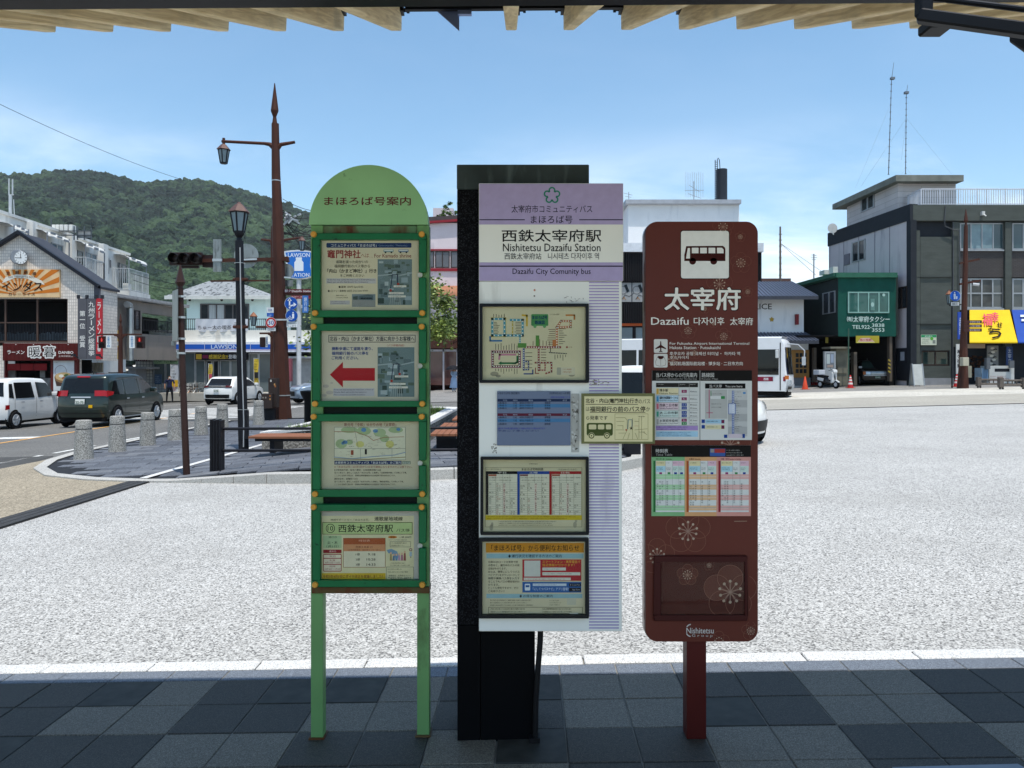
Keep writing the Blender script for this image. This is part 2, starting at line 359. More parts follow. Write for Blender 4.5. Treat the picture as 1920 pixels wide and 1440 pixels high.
# road markings
mk = []
def mark(name, pts, m): mk.append(struct(sheet(name, pts, -.022, m)))
mark('orange_centre_line', [(-12.5, 10), (-12.36, 10), (-13.36, 33), (-13.5, 33)], m_orange_line)
mark('white_stop_line', [(-17, 20.6), (-12.95, 20.6), (-12.95, 21.2), (-17, 21.2)], m_white_line)
for y in (9, 11.4, 14.2, 16.2, 18.4, 21.0, 24): mark('white_edge_dash', [(-9.72, y), (-9.6, y), (-9.62, y+1.6), (-9.74, y+1.6)], m_white_line)
for i in range(9): mark('crosswalk_stripe', [(-16.6, 28.6+i*1.05), (-10.0, 28.2+i*1.05), (-10.0, 28.7+i*1.05), (-16.6, 29.1+i*1.05)], m_white_line)
for i in range(7): mark('crosswalk_stripe', [(-9.2+i*1.25, 37.5), (-8.6+i*1.25, 37.5), (-8.4+i*1.25, 41.3), (-9.0+i*1.25, 41.3)], m_white_line)
mark('white_edge_line', [(-30, 43.0), (5, 43.4), (5, 43.6), (-30, 43.2)], m_white_line)
mark('asphalt_patch', [(-11.5, 12.2), (-8.9, 12.2), (-8.95, 14.2), (-9.3, 15.6), (-10.6, 15.6)], mat('fresh_asphalt', '4a4a49', .9, var=.15, scale=6))

# ---------------------------------------------------------------- platform under the shelter: slabs one by one
YAW = -R(1.44)
def plat(u, v):      # u along the kerb, v from the kerb towards the station
    c, s_ = math.cos(YAW), math.sin(YAW); x = u*c+v*s_; y = 3.888+u*s_-v*c; return x, y
pv = MB(); q = [plat(u, v) for u, v in ((-9, .0), (9, .0), (9, 2.6), (-9, 2.6))]
pv.poly([(x, y, gz(x)-.006) for x, y in q])
pave = struct(pv.build('platform_pavement', m_grout))
def slab_mesh(name, l, wd, t, bev=.003):
    b = MB(); b.box(-l/2, l/2, -wd/2, wd/2, -t, 0); return b.mesh(name, (0,0,0), None, bev, 1)
T = .28; tm = {}
for k, m in (('d', m_tile_d), ('l', m_tile_l), ('k', mat('slate_tile_worn', '3a3934', .55, var=.3, scale=14))):
    me = slab_mesh('paving_slab', T-.006, T-.006, .03); me.materials.append(m); tm[k] = me
es = slab_mesh('edge_slab', T-.006, .12, .03); es.materials.append(speckle('sun_toned_slate_edge', [(0, '4c525a'), (.6, '666d76'), (1, '868d96')], 330, .62, .25, .12))  # sunlight on this strip is put into its paler tone
rg = random.Random(3)
def lay(me, u, v, name):
    x, y = plat(u, v); o = bpy.data.objects.new(name, me); C.objects.link(o); o.parent = pave
    o.location = Vector((x, y, gz(x)+rg.uniform(-.0015, .0015)))-WL[pave.name]; o.rotation_euler = (rg.uniform(-.003, .003), -math.atan(SL), YAW+rg.uniform(-.003, .003)); return o
for i in range(-13, 14):
    ci = (i+21)//2
    lay(es, (i+.35)*T, .063, 'edge_slab')
    for j in range(5):
        k = 'd' if (ci+j//2) % 2 == 0 else 'l'
        if rg.random() < .05: k = 'k'
        lay(tm[k], (i+.35)*T, .127+(j+.5)*T, 'paving_slab')
# pale granite kerb of the platform, stone by stone
kb = struct(MB().hexa([(*plat(-9, -.115), gz(-9)-.15), (*plat(9, -.115), gz(9)-.15), (*plat(9, -.006), gz(9)-.15), (*plat(-9, -.006), gz(-9)-.15), (*plat(-9, -.115), gz(-9)-.012), (*plat(9, -.115), gz(9)-.012), (*plat(9, -.006), gz(9)-.012), (*plat(-9, -.006), gz(-9)-.012)]).build('platform_kerb', m_grout))
ks = slab_mesh('kerb_stone', .553, .112, .1, .005); ks.materials.append(m_granite)
for i in range(-7, 8):
    x, y = plat((i+.15)*.56, -.06); o = bpy.data.objects.new('kerb_stone', ks); C.objects.link(o); o.parent = kb
    o.location = Vector((x, y, gz(x)+rg.uniform(.002, .006)))-WL[kb.name]; o.rotation_euler = (0, -math.atan(SL), YAW+rg.uniform(-.006, .006))
# tactile block corner at the lower right of the platform
tb = MB(); c = G(1790, 1452); tb.hexa([(c.x-.22, c.y-.1, gz(c.x-.22)-.02), (c.x+.3, c.y-.1, gz(c.x+.3)-.02), (c.x+.26, c.y+.05, gz(c.x+.26)-.02), (c.x-.2, c.y+.05, gz(c.x-.2)-.02)]+[(c.x-.22, c.y-.1, gz(c.x-.22)+.006), (c.x+.3, c.y-.1, gz(c.x+.3)+.006), (c.x+.26, c.y+.05, gz(c.x+.26)+.006), (c.x-.2, c.y+.05, gz(c.x-.2)+.006)])
tag(tb.build('inspection_cover', mat('cover_steel', '8a8d93', .4, .6, var=.2)), 'steel framed floor cover at the bottom right edge of the platform', 'cover')

struct(sheet('unseen_bounce_paving', [(-14, -26), (14, -26), (14, 1.2), (-14, 1.2)], -.008, m_band))  # unseen pale paving behind the camera, added to bounce light onto the signs
# ---------------------------------------------------------------- paved island with kerb
def ih(x): return .02 + .12*max(0, min(1, (x+5.0)/1.7))
OUT = [(-9.6, 26), (-9.4, 21), (-9.2, 17.5), (-9.08, 15.8), (-8.75, 14.4), (-8.2, 13.15), (-7.4, 12.15), (-6.4, 11.5), (-5.4, 11.12), (-4.4, 10.86), (-3.4, 10.62), (-2.6, 10.5), (-1.4, 10.55), (-.2, 10.66), (.9, 10.78), (1.55, 10.95), (1.95, 11.4), (2.1, 12.1), (2.15, 14), (2.2, 18), (2.25, 23), (1.6, 26)]
def inset(pts, d):
    n = len(pts); o = []
    for i in range(n):
        a, p, c = Vector(pts[i-1]), Vector(pts[i]), Vector(pts[(i+1) % n])
        e1 = (p-a).normalized(); e2 = (c-p).normalized(); nn = Vector((-e1.y, e1.x))+Vector((-e2.y, e2.x)); nn.normalize(); o.append(tuple(p+nn*d))
    return o
INN = inset(OUT, .2); ORD = list(range(len(OUT)))
b = MB(); b.poly([(x, y, gz(x)+.004) for x, y in INN]); n = len(OUT)
for i in range(n):
    (x0, y0), (x1, y1) = INN[i], INN[(i+1) % n]; b.poly([(x0, y0, gz(x0)-.05), (x1, y1, gz(x1)-.05), (x1, y1, gz(x1)+ih(x1)-.002), (x0, y0, gz(x0)+ih(x0)-.002)])
island = struct(b.build('island_pavement', mat('dark_paver_joint', '2a2c30', .9)))
ik = MB(); ik.poly([(x, y, gz(x)-.06) for x, y in OUT]); ikerb = struct(ik.build('island_kerb', m_grout))
def along(pts, i0, i1, step):
    res = []; p = [Vector(pts[i]) for i in range(i0, i1+1)]; q = [Vector(INN[i]) for i in range(i0, i1+1)]
    for a, c, d, e in zip(p[:-1], p[1:], q[:-1], q[1:]):
        k = max(1, round((c-a).length/step))
        for j in range(k): res.append((a.lerp(c, j/k), a.lerp(c, (j+1)/k), d.lerp(e, (j+1)/k), d.lerp(e, j/k)))
    return res
for a, c, d, e in along(OUT, 0, len(OUT)-1, .62):
    cc = (a+c+d+e)/4; pts = [cc+(p-cc)*.985 for p in (a, c, d, e)]; b = MB()
    b.hexa([(p.x, p.y, gz(p.x)-.06) for p in pts]+[(p.x, p.y, gz(p.x)+ih(p.x)+.004) for p in pts]); b.build('kerb_stone', m_granite2, ikerb, bevel=.006, seg=1)
def inside(x, y, poly):
    r = False; n = len(poly)
    for i in range(n):
        (x0, y0), (x1, y1) = poly[i-1], poly[i]
        if (y0 > y) != (y1 > y) and x < (x1-x0)*(y-y0)/(y1-y0)+x0: r = not r
    return r
PW, PD = .6, .3; pm = []
for m in (m_slate, m_slate2, mat('slate_pale', '6a6d72', .7, var=.2, scale=7)):
    me = slab_mesh('paver', PW-.012, PD-.022, .03, .003); me.materials.append(m); pm.append(me)
IN2 = inset(OUT, .215); cells = []; A = R(12); ca, sa = math.cos(A), math.sin(A)
for i in range(-40, 40):
    for j in range(-70, 70):
        u = (i+.5*(j % 2))*PW; v = j*PD; x = -3+u*ca-v*sa; y = 15+u*sa+v*ca
        cor = [(x+a*ca-d*sa, y+a*sa+d*ca) for a, d in ((-PW/2,-PD/2),(PW/2,-PD/2),(PW/2,PD/2),(-PW/2,PD/2))]
        if all(inside(cx, cy, IN2) for cx, cy in cor): cells.append((y, x, y))
cells.sort(); far = MB()
for idx, (_, x, y) in enumerate(cells):
    z = gz(x)+ih(x)+rg.uniform(-.002, .003); k = rg.choice((0, 0, 1, 1, 2)); slope = SL+(.12/1.7 if -5 < x < -3.3 else 0)
    if idx < 295:
        o = bpy.data.objects.new('paver', pm[k]); C.objects.link(o); o.parent = island; o.location = Vector((x, y, z))-WL[island.name]; o.rotation_euler = (0, -math.atan(slope), A)
    else:
        far.use(m_slate if k != 1 else m_slate2); h1, h2 = PW/2-.006, PD/2-.012
        far.poly([(x+a*ca-d*sa, y+a*sa+d*ca, z+slope*(a*ca-d*sa)) for a, d in ((-h1,-h2),(h1,-h2),(h1,h2),(-h1,h2))])
tag(far.build('paver_field', None, island), None, None, kind='stuff')
b = MB(); b.poly([(x, y, gz(x)+ih(x)+.008) for x, y in ((-5.53, 11.4), (-5.4, 11.36), (-5.25, 17.5), (-5.38, 17.5))]); b.build('white_edge_strip', m_granite, island)

# ---------------------------------------------------------------- wooded mountain
from mathutils import noise
RID = [(-700, 390), (-400, 345), (-200, 318), (-60, 326), (0, 327), (60, 329), (110, 321), (170, 326), (200, 330), (270, 347), (330, 344), (390, 341), (410, 349), (470, 369), (520, 381), (560, 397), (600, 415), (660, 455), (720, 505), (790, 580), (860, 640), (950, 672)]
def ridge(px):
    for (a, ya), (c, yc) in zip(RID[:-1], RID[1:]):
        if a <= px <= c: return ya+(yc-ya)*(px-a)/(c-a)
    return RID[0][1] if px < RID[0][0] else RID[-1][1]
rows = []; NY = 46
for j in range(NY+1):
    t = j/NY; Y = 190+t*960 if t <= .86 else 190+.86*960+(t-.86)*1800; row = []
    for i in range(150):
        px = -700+i*11.1; tt = min(1, t/.86); py = ridge(px); X = (px-CX)*Y/F
        f = tt**.62
        f2 = f + .10*(math.sin(px/95+tt*4)*math.sin(tt*math.pi))*.6
        zt = (HY-18-(HY-18-py-2)*f2)
        z = PZ(zt, Y) if t <= .86 else PZ(zt, 190+.86*960)*(1-(t-.86)/.14*.75)
        z += math.sin(math.pi*tt)*(noise.fractal(Vector((X/190, Y/190, 3)), 1, 2, 4)*38)
        row.append((X, Y, z))
    rows.append(row)
m_f, t_, b_, NN, LL = nodemat('forest_foliage'); b_.inputs['Roughness'].default_value = .75; b_.inputs['Specular IOR Level'].default_value = .2
g_ = NN('ShaderNodeNewGeometry'); oi = NN('ShaderNodeObjectInfo')
nz = NN('ShaderNodeTexNoise'); nz.inputs['Scale'].default_value = .0075; nz.inputs['Detail'].default_value = 5; nz.inputs['Roughness'].default_value = .7; LL(g_.outputs['Position'], nz.inputs['Vector'])
vz = NN('ShaderNodeTexVoronoi'); vz.inputs['Scale'].default_value = .085; LL(g_.outputs['Position'], vz.inputs['Vector']); sv = NN('ShaderNodeSeparateColor'); LL(vz.outputs['Color'], sv.inputs[0])
ad = NN('ShaderNodeMath'); ad.operation = 'MULTIPLY_ADD'; LL(sv.outputs[0], ad.inputs[0]); ad.inputs[1].default_value = .34; LL(nz.outputs['Fac'], ad.inputs[2])
rp = NN('ShaderNodeValToRGB'); e = rp.color_ramp.elements; e[0].position = .47; e[0].color = (.006, .0155, .0105, 1); e[1].position = .88; e[1].color = (.050, .088, .040, 1)
x_ = e.new(.64); x_.color = (.0125, .030, .019, 1)
LL(ad.outputs[0], rp.inputs[0]); LL(rp.outputs[0], b_.inputs['Base Color'])
n9 = NN('ShaderNodeTexNoise'); n9.inputs['Scale'].default_value = 1.1; n9.inputs['Detail'].default_value = 5; LL(g_.outputs['Position'], n9.inputs['Vector'])
bp9 = NN('ShaderNodeBump'); bp9.inputs['Strength'].default_value = .9; bp9.inputs['Distance'].default_value = 1.2; LL(n9.outputs['Fac'], bp9.inputs['Height']); LL(bp9.outputs[0], b_.inputs['Normal'])
mnt = struct(MB().grid(rows).build('mountain', m_f, smooth=60))
def crown_mesh(name, seed, m, sub=3, amp=.35, tall=1.):
    bm = bmesh.new(); bmesh.ops.create_icosphere(bm, subdivisions=sub, radius=1)
    for v in bm.verts:
        d = v.co.normalized(); k = 1+amp*noise.fractal(d*1.7+Vector((seed*9.1, seed, 3)), 1, 2.1, 4)+.14*noise.noise(d*7+Vector((seed,0,0)))
        v.co = Vector((d.x*k, d.y*k, (d.z*k if d.z > -.3 else -.3)*tall))
    me = bpy.data.meshes.new(name); bm.to_mesh(me); bm.free(); me.materials.append(m)
    me.polygons.foreach_set('use_smooth', [False]*len(me.polygons)); return me
def forest(name, host_mesh, m, dens, smin, smax, seed, variants):
    o = bpy.data.objects.new(name, host_mesh); C.objects.link(o)
    ng = bpy.data.node_groups.new(name, 'GeometryNodeTree'); ng.interface.new_socket('Geometry', in_out='INPUT', socket_type='NodeSocketGeometry'); ng.interface.new_socket('Geometry', in_out='OUTPUT', socket_type='NodeSocketGeometry')
    n_ = ng.nodes.new; l_ = ng.links.new; gi = n_('NodeGroupInput'); go = n_('NodeGroupOutput')
    d = n_('GeometryNodeDistributePointsOnFaces'); d.inputs['Density'].default_value = dens; d.inputs['Seed'].default_value = seed; l_(gi.outputs[0], d.inputs[0])
    gtis = n_('GeometryNodeGeometryToInstance')
    for me in variants:
        vo = bpy.data.objects.new(me.name, me); vo['kind'] = 'stuff'   # template, never linked to the scene
        ob = n_('GeometryNodeObjectInfo'); ob.inputs[0].default_value = vo; l_(ob.outputs['Geometry'], gtis.inputs[0])
    ip = n_('GeometryNodeInstanceOnPoints'); l_(d.outputs['Points'], ip.inputs['Points']); l_(gtis.outputs[0], ip.inputs['Instance']); ip.inputs['Pick Instance'].default_value = True
    rv = n_('FunctionNodeRandomValue'); rv.data_type = 'FLOAT'; rv.inputs[2].default_value = smin; rv.inputs[3].default_value = smax; l_(rv.outputs[1], ip.inputs['Scale'])
    rr_ = n_('FunctionNodeRandomValue'); rr_.data_type = 'FLOAT_VECTOR'; rr_.inputs[0].default_value = (-.15, -.15, 0); rr_.inputs[1].default_value = (.15, .15, 6.28); l_(rr_.outputs[0], ip.inputs['Rotation'])
    l_(ip.outputs[0], go.inputs[0]); md = o.modifiers.new('trees', 'NODES'); md.node_group = ng; return o
hm = MB().grid(rows[:42]).mesh('wooded_slope')
fo = forest('wooded_slope', hm, m_f, .03, 2.2, 7.0, 4, [crown_mesh('tree_crown', s, m_f, 3, .38, .95 if s % 2 else 1.25) for s in range(5)])
tag(fo, 'dense green forest covering the whole mountainside', 'forest', kind='stuff')
# far blue ridge on the right
b = MB(); pr = []
for i in range(60):
    px = 1250+i*14; y = 540-16*math.sin((px-1250)/500)-3*math.sin(px/37); pr.append(px)
    b.v.append(tuple(P(px, y, 1500))); b.v.append(tuple(P(px, 700, 1450)))
b.f = [(2*i, 2*i+1, 2*i+3, 2*i+2) for i in range(59)]; b.m = [0]*59
struct(b.build('far_hills', mat('far_forest', (.10, .17, .16), .9, var=.1, scale=.01)))

# air: slight summer haze over the whole place
b = MB().box(-1650, 1650, -450, 1620, gz(-70)-4, 330); hz = b.build('haze'); hz['kind'] = 'stuff'
mh = bpy.data.materials.new('haze_air'); mh.use_nodes = True; th_ = mh.node_tree; th_.nodes.clear(); oh = th_.nodes.new('ShaderNodeOutputMaterial'); pv_ = th_.nodes.new('ShaderNodeVolumePrincipled'); pv_.inputs['Density'].default_value = .00008; pv_.inputs['Color'].default_value = (.86, .92, 1, 1); th_.links.new(pv_.outputs[0], oh.inputs['Volume']); hz.data.materials.clear(); hz.data.materials.append(mh)

# ================================================================ SHELTER OVER THE CAMERA
m_black = mat('black_painted_steel', '14161a', .45, .3, var=.25, scale=6)
m_wood, t_, b_, NN, LL = nodemat('weathered_rafter_wood'); b_.inputs['Roughness'].default_value = .8
g_ = NN('ShaderNodeNewGeometry'); mp_ = NN('ShaderNodeMapping'); mp_.inputs['Scale'].default_value = (7, .8, 14); mr_ = NN('ShaderNodeMapping'); mr_.inputs['Rotation'].default_value = (-.36, 0, 0); LL(g_.outputs['Position'], mr_.inputs[0]); LL(mr_.outputs[0], mp_.inputs[0])
n_ = NN('ShaderNodeTexNoise'); n_.inputs['Scale'].default_value = 5; n_.inputs['Detail'].default_value = 8; n_.inputs['Distortion'].default_value = 1.2; LL(mp_.outputs[0], n_.inputs['Vector'])
r_ = NN('ShaderNodeValToRGB'); r_.color_ramp.elements[0].position = .32; r_.color_ramp.elements[0].color = lin('d8bf90'); r_.color_ramp.elements[1].position = .66; r_.color_ramp.elements[1].color = lin('ffeabd'); LL(n_.outputs['Fac'], r_.inputs[0])
n2_ = NN('ShaderNodeTexNoise'); n2_.inputs['Scale'].default_value = 3.5; n2_.inputs['Detail'].default_value = 5; LL(g_.outputs['Position'], n2_.inputs['Vector'])
q_ = NN('ShaderNodeMapRange'); q_.inputs['From Min'].default_value = .55; q_.inputs['From Max'].default_value = .75; q_.inputs['To Max'].default_value = .6; LL(n2_.outputs['Fac'], q_.inputs[0])
mx_ = NN('ShaderNodeMix'); mx_.data_type = 'RGBA'; LL(q_.outputs[0], mx_.inputs[0]); LL(r_.outputs[0], mx_.inputs[6]); mx_.inputs[7].default_value = lin('a89c7c'); LL(mx_.outputs[2], b_.inputs['Base Color'])
shel = thing('bus_shelter', 'wooden raftered bus shelter roof on black steel beams overhead', 'shelter', (0, 1.9, 0))
EY = lambda x: 3.06-.028*x
b = MB(); b.hexa([(-8, 2.0, 2.56), (8, 1.85, 2.50), (8, EY(8), 2.93), (-8, EY(-8), 2.965), (-8, 2.0, 2.6), (8, 1.85, 2.54), (8, EY(8), 2.97), (-8, EY(-8), 3.005)])
b.build('roof_deck', mat('dark_roof_board', '4d463a', .8, var=.2), shel)
TS = .376
for i in range(-4, 21):
    pxr = 105+108*i; Ye = 2.96; x1 = PX(pxr, Ye); x0 = x1-.042; zb = PZ(61-(pxr/1920)*8, Ye); h = .096; Yb = 1.985
    b = MB(); dz = (Ye-Yb)*TS
    if i == 7: continue                                    # one rafter is replaced by a steel gusset
    b.hexa([(x0, Yb, zb-dz), (x1, Yb, zb-dz), (x1, Ye, zb), (x0, Ye, zb), (x0, Yb, zb-dz+h), (x1, Yb, zb-dz+h), (x1, Ye+.012, zb+h), (x0, Ye+.012, zb+h)])
    b.build('rafter', m_wood, shel, bevel=.003, seg=1)
    if 3 <= i <= 12:                                       # bolted cleat beside the rafter end
        s_ = 1 if i < 9 else -1; xe = x1 if s_ > 0 else x0
        c_ = MB(); c_.box(xe, xe+s_*.012, Ye-.05, Ye-.005, zb+.055, zb+.085).cyl((xe, Ye-.03, zb+.066), (xe+s_*.034, Ye-.03, zb+.066), .008, n=8)
        c_.cyl((xe+s_*.024, Ye-.03, zb+.066), (xe+s_*.034, Ye-.03, zb+.066), .013, n=6); c_.build('cleat_bolt', mat('dark_bolt_steel', '2a2c30', .4, .7), shel)
b = MB(); a0 = P(-3400, 43, 1.96); a1 = P(5400, -21, 1.90); b.hexa([(a0.x, a0.y-.05, a0.z), (a1.x, a1.y-.05, a1.z), (a1.x, a1.y, a1.z), (a0.x, a0.y, a0.z)]+[(a0.x, a0.y-.05, a0.z+.1), (a1.x, a1.y-.05, a1.z+.1), (a1.x, a1.y, a1.z+.1), (a0.x, a0.y, a0.z+.1)])
b.build('front_beam', m_black, shel)
b = MB(); a0 = P(760, 17, 2.9); a1 = P(1320, 12, 2.9); b.bar(a0, a1, .02, .012); b.build('tie_rod', m_black, shel)
b = MB(); y_ = 2.92; pts = [P(806, 8, y_), P(861, 57, y_), P(861, 8, y_)]; b.prism([(p.x, p.z) for p in pts], y_, y_+.008); b.pbox(858, 8, 884, 26, y_-.02, y_)
b.build('gusset_plate', mat('galvanised_plate', '7f8fb4', .35, .6, var=.15), shel)
for x in (-5.4, 5.4):
    b = MB(); b.box(x-.08, x+.08, 1.82, 1.98, gz(x), 2.44); b.build('shelter_post', m_black, shel)
b = MB(); Yf = 1.72; L0 = P(1722, 30, Yf); L1 = P(1960, 62, Yf-.12)
b.bar(L0, L1, .03, .028); b.bar(L0+Vector((.012, 0, 0)), L0+Vector((.012, 0, .1)), .03); b.bar(L0+Vector((0, .02, .055)), L1+Vector((0, .02, .055)), .012, .012)
b.box(PX(1745, 1.8), PX(1790, 1.8), 1.8, 1.86, PZ(50, 1.8), PZ(30, 1.8)); b.cyl(P(1905, 62, 1.75), P(1960, 84, 1.7), .022, .035, 10)
tag(b.build('hanging_sign_frame', m_black, bevel=.004, seg=1), 'black steel frame hanging at the top right corner under the rafters', 'sign frame')
# ================================================================ GREEN INFORMATION SIGN
def rusty(name, col, lo, hi, sc_=7.):
    return mat(name, col, .5, var=.1, scale=4, bump=.05, bscale=90, dirt=('5a3419', sc_, lo, hi, (1.6, 1.6, .8)))
m_pg = mat('pale_green_paint', '8fc088', .5, var=.06, scale=6, bump=.06, bscale=140, dirt=('4f6d4a', 22, .68, .78, (1, 1, 1)))
m_pgr = rusty('pale_green_rusting_paint', '64895f', .44, .60)
m_dg = mat('bottle_green_paint', '10663a', .4, var=.12, scale=9, dirt=('0a2a1c', 34, .66, .74, (1, 1, 1)))
m_gold = mat('ochre_plastic', 'd2973c', .45, var=.08)
YG = 3.16; gs = thing('information_sign', 'tall green information sign with round top and four framed notices', 'sign', (PX(694, YG), YG, gz(PX(694, YG))))
cen = P(692, 422, YG); rad = 111.5*YG/F
arc = [(cen.x+rad*math.cos(R(a)), cen.z+rad*math.sin(R(a))) for a in range(0, 181, 5)]
dome = MB().prism(arc, YG-.012, YG+.045).build('top_panel', m_pg, gs, smooth=40)
pr = Print(YG-.0125); pr.text('まほろば号案内', 608, 369, 770, 385, '5e1f27', 1, .02); pr.build('lettering', None, dome)
for x0, x1 in ((583, 606), (782, 805)):
    b = MB(); b.box(PX(x0, YG), PX(x1, YG), YG-.004, YG+.05, gz(PX(x0, YG)), PZ(422.5, YG)); p = b.build('post', mat('shade_toned_green_paint', '6a965d', .5, var=.08, scale=5, dirt=('50653f', 12, .58, .75, (1, 1, .5))), gs, bevel=.004)  # posts share the top's paint; weaker light low down put into this darker tone
    b = MB(); b.box(PX(x0-3, YG), PX(x1+3, YG), YG-.012, YG+.058, gz(PX(x0, YG)), gz(PX(x0, YG))+.008); b.build('foot_flange', rusty('rust_flange', '5c4a30', .45, .6), p)
b = MB().pbox(606.5, 424, 781.5, 437, YG+.002, YG+.04); b.build('header_rail', m_pgr, gs)
b = MB().pbox(584, 1101, 805, 1113, YG-.016, YG+.052); b.build('bottom_rail', rusty('rusty_bottom_rail', '4f5a35', .36, .58), gs, bevel=.003)
b = MB().pbox(606.5, 438, 781.5, 1100, YG+.012, YG+.03); b.build('back_panel', mat('very_dark_green', '0c1c14', .6, var=.2), gs)
CASES = [(437, 449, 582, 594.5, 439.5, 587), (607, 620, 752, 763, 612.5, 757), (776.5, 790, 918.5, 932, 781, 926), (946, 958, 1088.5, 1101, 950.5, 1096)]
cases = []
for n_c, (t0, t1, t2, t3, bt, bb) in enumerate(CASES):
    xl0, xl1, xr0, xr1 = 586, 600, 785.5, 798.5; b = MB(); Y0, Y1 = YG-.034, YG-.006
    b.pbox(xl0, t0, xr1, t1, Y0, Y1).pbox(xl0, t2, xr1, t3, Y0, Y1).pbox(xl0, t1, xl1, t2, Y0, Y1)
    ym = (t1+t2)/2+ (14 if n_c == 2 else 0); b.pbox(xr0, t1, xr1, ym-5, Y0, Y1).pbox(xr0, ym+5, xr1, t2, Y0, Y1)
    c = b.build('display_frame', m_dg, gs, bevel=.002, seg=1); cases.append(c)
    for bx, by in ((588.5, bt), (791, bt), (591, bb), (792, bb)):
        b = MB().lathe([(.0125, 0), (.0125, -.007), (.0098, -.011)], P(bx, by, Y0), 16, axis='y'); b.build('cap_bolt', m_gold, c, smooth=35)
    b = MB().pbox(xl1, t1, xr1-4, t2, YG-.016, YG-.0145); b.build('pane', clear('acrylic_pane'), c)
    b = MB(); p = P(787.5, ym, YG-.0165); b.lathe([(.0105, 0), (.0105, -.003)], p, 14, axis='y'); b.build('finger_pull', mat('pale_plastic', 'b9bcae', .4), c)
YP = YG-.0075; PAP = 'd0c7a8'; DK = '23251f'
def paper(x0, y0, x1, y1, col=PAP, Y=YP):
    p = Print(Y); p.rect(x0, y0, x1, y1, mat('paper_'+col, col, .7, var=.07, scale=5, bump=.25, bscale=14), 0); return p
def aerial(p, x0, y0, x1, y1, seed):                       # printed aerial photograph: roofs, trees, streets
    rg = random.Random(seed); p.rect(x0, y0, x1, y1, '6d7f80', 1); W_, H_ = x1-x0, y1-y0
    for _ in range(46):
        a, c = rg.uniform(0, .86), rg.uniform(0, .9); w_, h_ = rg.uniform(.06, .2), rg.uniform(.04, .12)
        p.rect(x0+a*W_, y0+c*H_, x0+min(.99, a+w_)*W_, y0+min(.99, c+h_)*H_, rg.choice(('8fa0a4', '5d6d70', '455552', '3a4a46', '74868a', 'a3b0b2', '56665a')), 1.4+rg.random()*.8)
    for k in range(6): p.line([(x0+W_*(.36+.06*k), y0+H_*.99), (x0+W_*(.40+.045*k), y0+H_*.72)], 1.2, '9aa3a0', 2.4)
    p.line([(x0+1, y0+H_*.36), (x0+W_*.42, y0+H_*.33), (x0+W_*.6, y0+H_*.36), (x1-1, y0+H_*.3)], 2.2, '9aa8aa', 2.5)
    p.line([(x0+W_*.38, y0+H_*.63), (x0+W_*.43, y0+H_*.34), (x0+W_*.58, y0+H_*.34), (x0+W_*.58, y0+H_*.52)], 1.5, '14233f', 3)
    p.ell(x0+W_*.38, y0+H_*.68, 2.4, 2.6, 'a33b30', 3.2, 12); p.ell(x0+W_*.6, y0+H_*.54, 2.4, 2.2, 'a33b30', 3.2, 12)
    for a, c, w_ in ((.5, .57, .42), (.36, .72, .5), (.34, .79, .6)): p.rect(x0+a*W_-2, y0+c*H_, x0+min(.97, a+w_*.8)*W_, y0+c*H_+3.6, 'd6d4c8', 3.1); p.rows(x0+a*W_, y0+c*H_+.4, x0+min(.95, a+w_*.72)*W_, y0+c*H_+3.2, 1, DK, 3.5, seed)
p = paper(600.5, 449.5, 785, 581.5)
p.rr(612, 455.5, 771.5, 464.5, 2, '1d3560'); p.text('コミュニティバス「まほろば号」', 621, 457.3, 706, 463, 'd9dcd8', 2, .01); p.text('Community Bus 「Mahoroba」', 710, 458.2, 763, 462.8, '7d8fae', 2)
p.text('竈門神社', 614, 468.5, 676, 484, '8c3a33', 1, .035); p.text('へは…', 677, 475, 699, 483, '8c3a33', 1); p.text('For Kamado shrine', 702, 476, 771, 483, '7d3a33', 1, .02)
for x in (719, 747):
    p.rr(x, 467.5, x+19, 473, 1.5, '7f9a9a' if x < 730 else '6d7e98', 1); p.rect(x+1.5, 468.4, x+17.5, 470.6, 'd5d8d4', 2); p.ell(x+4, 473.3, 1.7, 1.7, DK, 2, 10); p.ell(x+15, 473.3, 1.7, 1.7, DK, 2, 10)
p.text('道路を渡った向かいの', 630, 488, 690, 494, DK); p.text('福岡銀行前のバス停から', 627, 496, 694, 502, DK); p.text('「内山（かまど神社）」行き', 614, 504, 706, 512, '101010', 3, .02); p.text('をご利用ください', 638, 514, 683, 519.5, DK)
p.rect(612, 522, 705, 531.5, 'b9b7b6', 1); p.text('At the bus stop across the main road, in front of Fukuoka', 614, 523.4, 703, 526.4, '4a4a4a', 2); p.text('Bank, get on the bus bound for Uchiyama', 614, 527.6, 690, 530.6, '4a4a4a', 2)
p.text('●運賃 100円', 635, 536, 662, 540, DK); p.text('fare ¥100', 664, 536, 681, 540, '55524c'); p.text('■1日フリー乗車券 300円', 615, 543.5, 660, 547.6, DK); p.text('Day pass ¥300', 662, 543.5, 690, 547.6, '55524c')
p.rows(630, 552, 654, 560, 2, DK, 2, 5); p.rect(619, 563.5, 656, 571, 'b4b2b2', 1); p.rows(620, 564, 650, 570.6, 2, '55524c', 2, 6, chars='Please note of the pedestrian crosswalk')
p.rect(660, 551.5, 704, 575.5, '77858a', 1); p.pol([(660, 575.5), (660, 560), (704, 563), (704, 575.5)], '8b8f8c', 2); p.pol([(672, 562), (672, 556), (690, 552), (700, 554), (700, 563)], '57666a', 2.4); p.rect(676, 558, 698, 561, '2f3a3d', 2.8); p.pol([(662, 562), (662, 556), (671, 555), (671, 562)], '46534f', 2.4)
aerial(p, 708, 486, 772.5, 572, 3); p.build('printed_notice', None, cases[0])
p = paper(600.5, 620.5, 785, 751.5, 'c9c0aa')
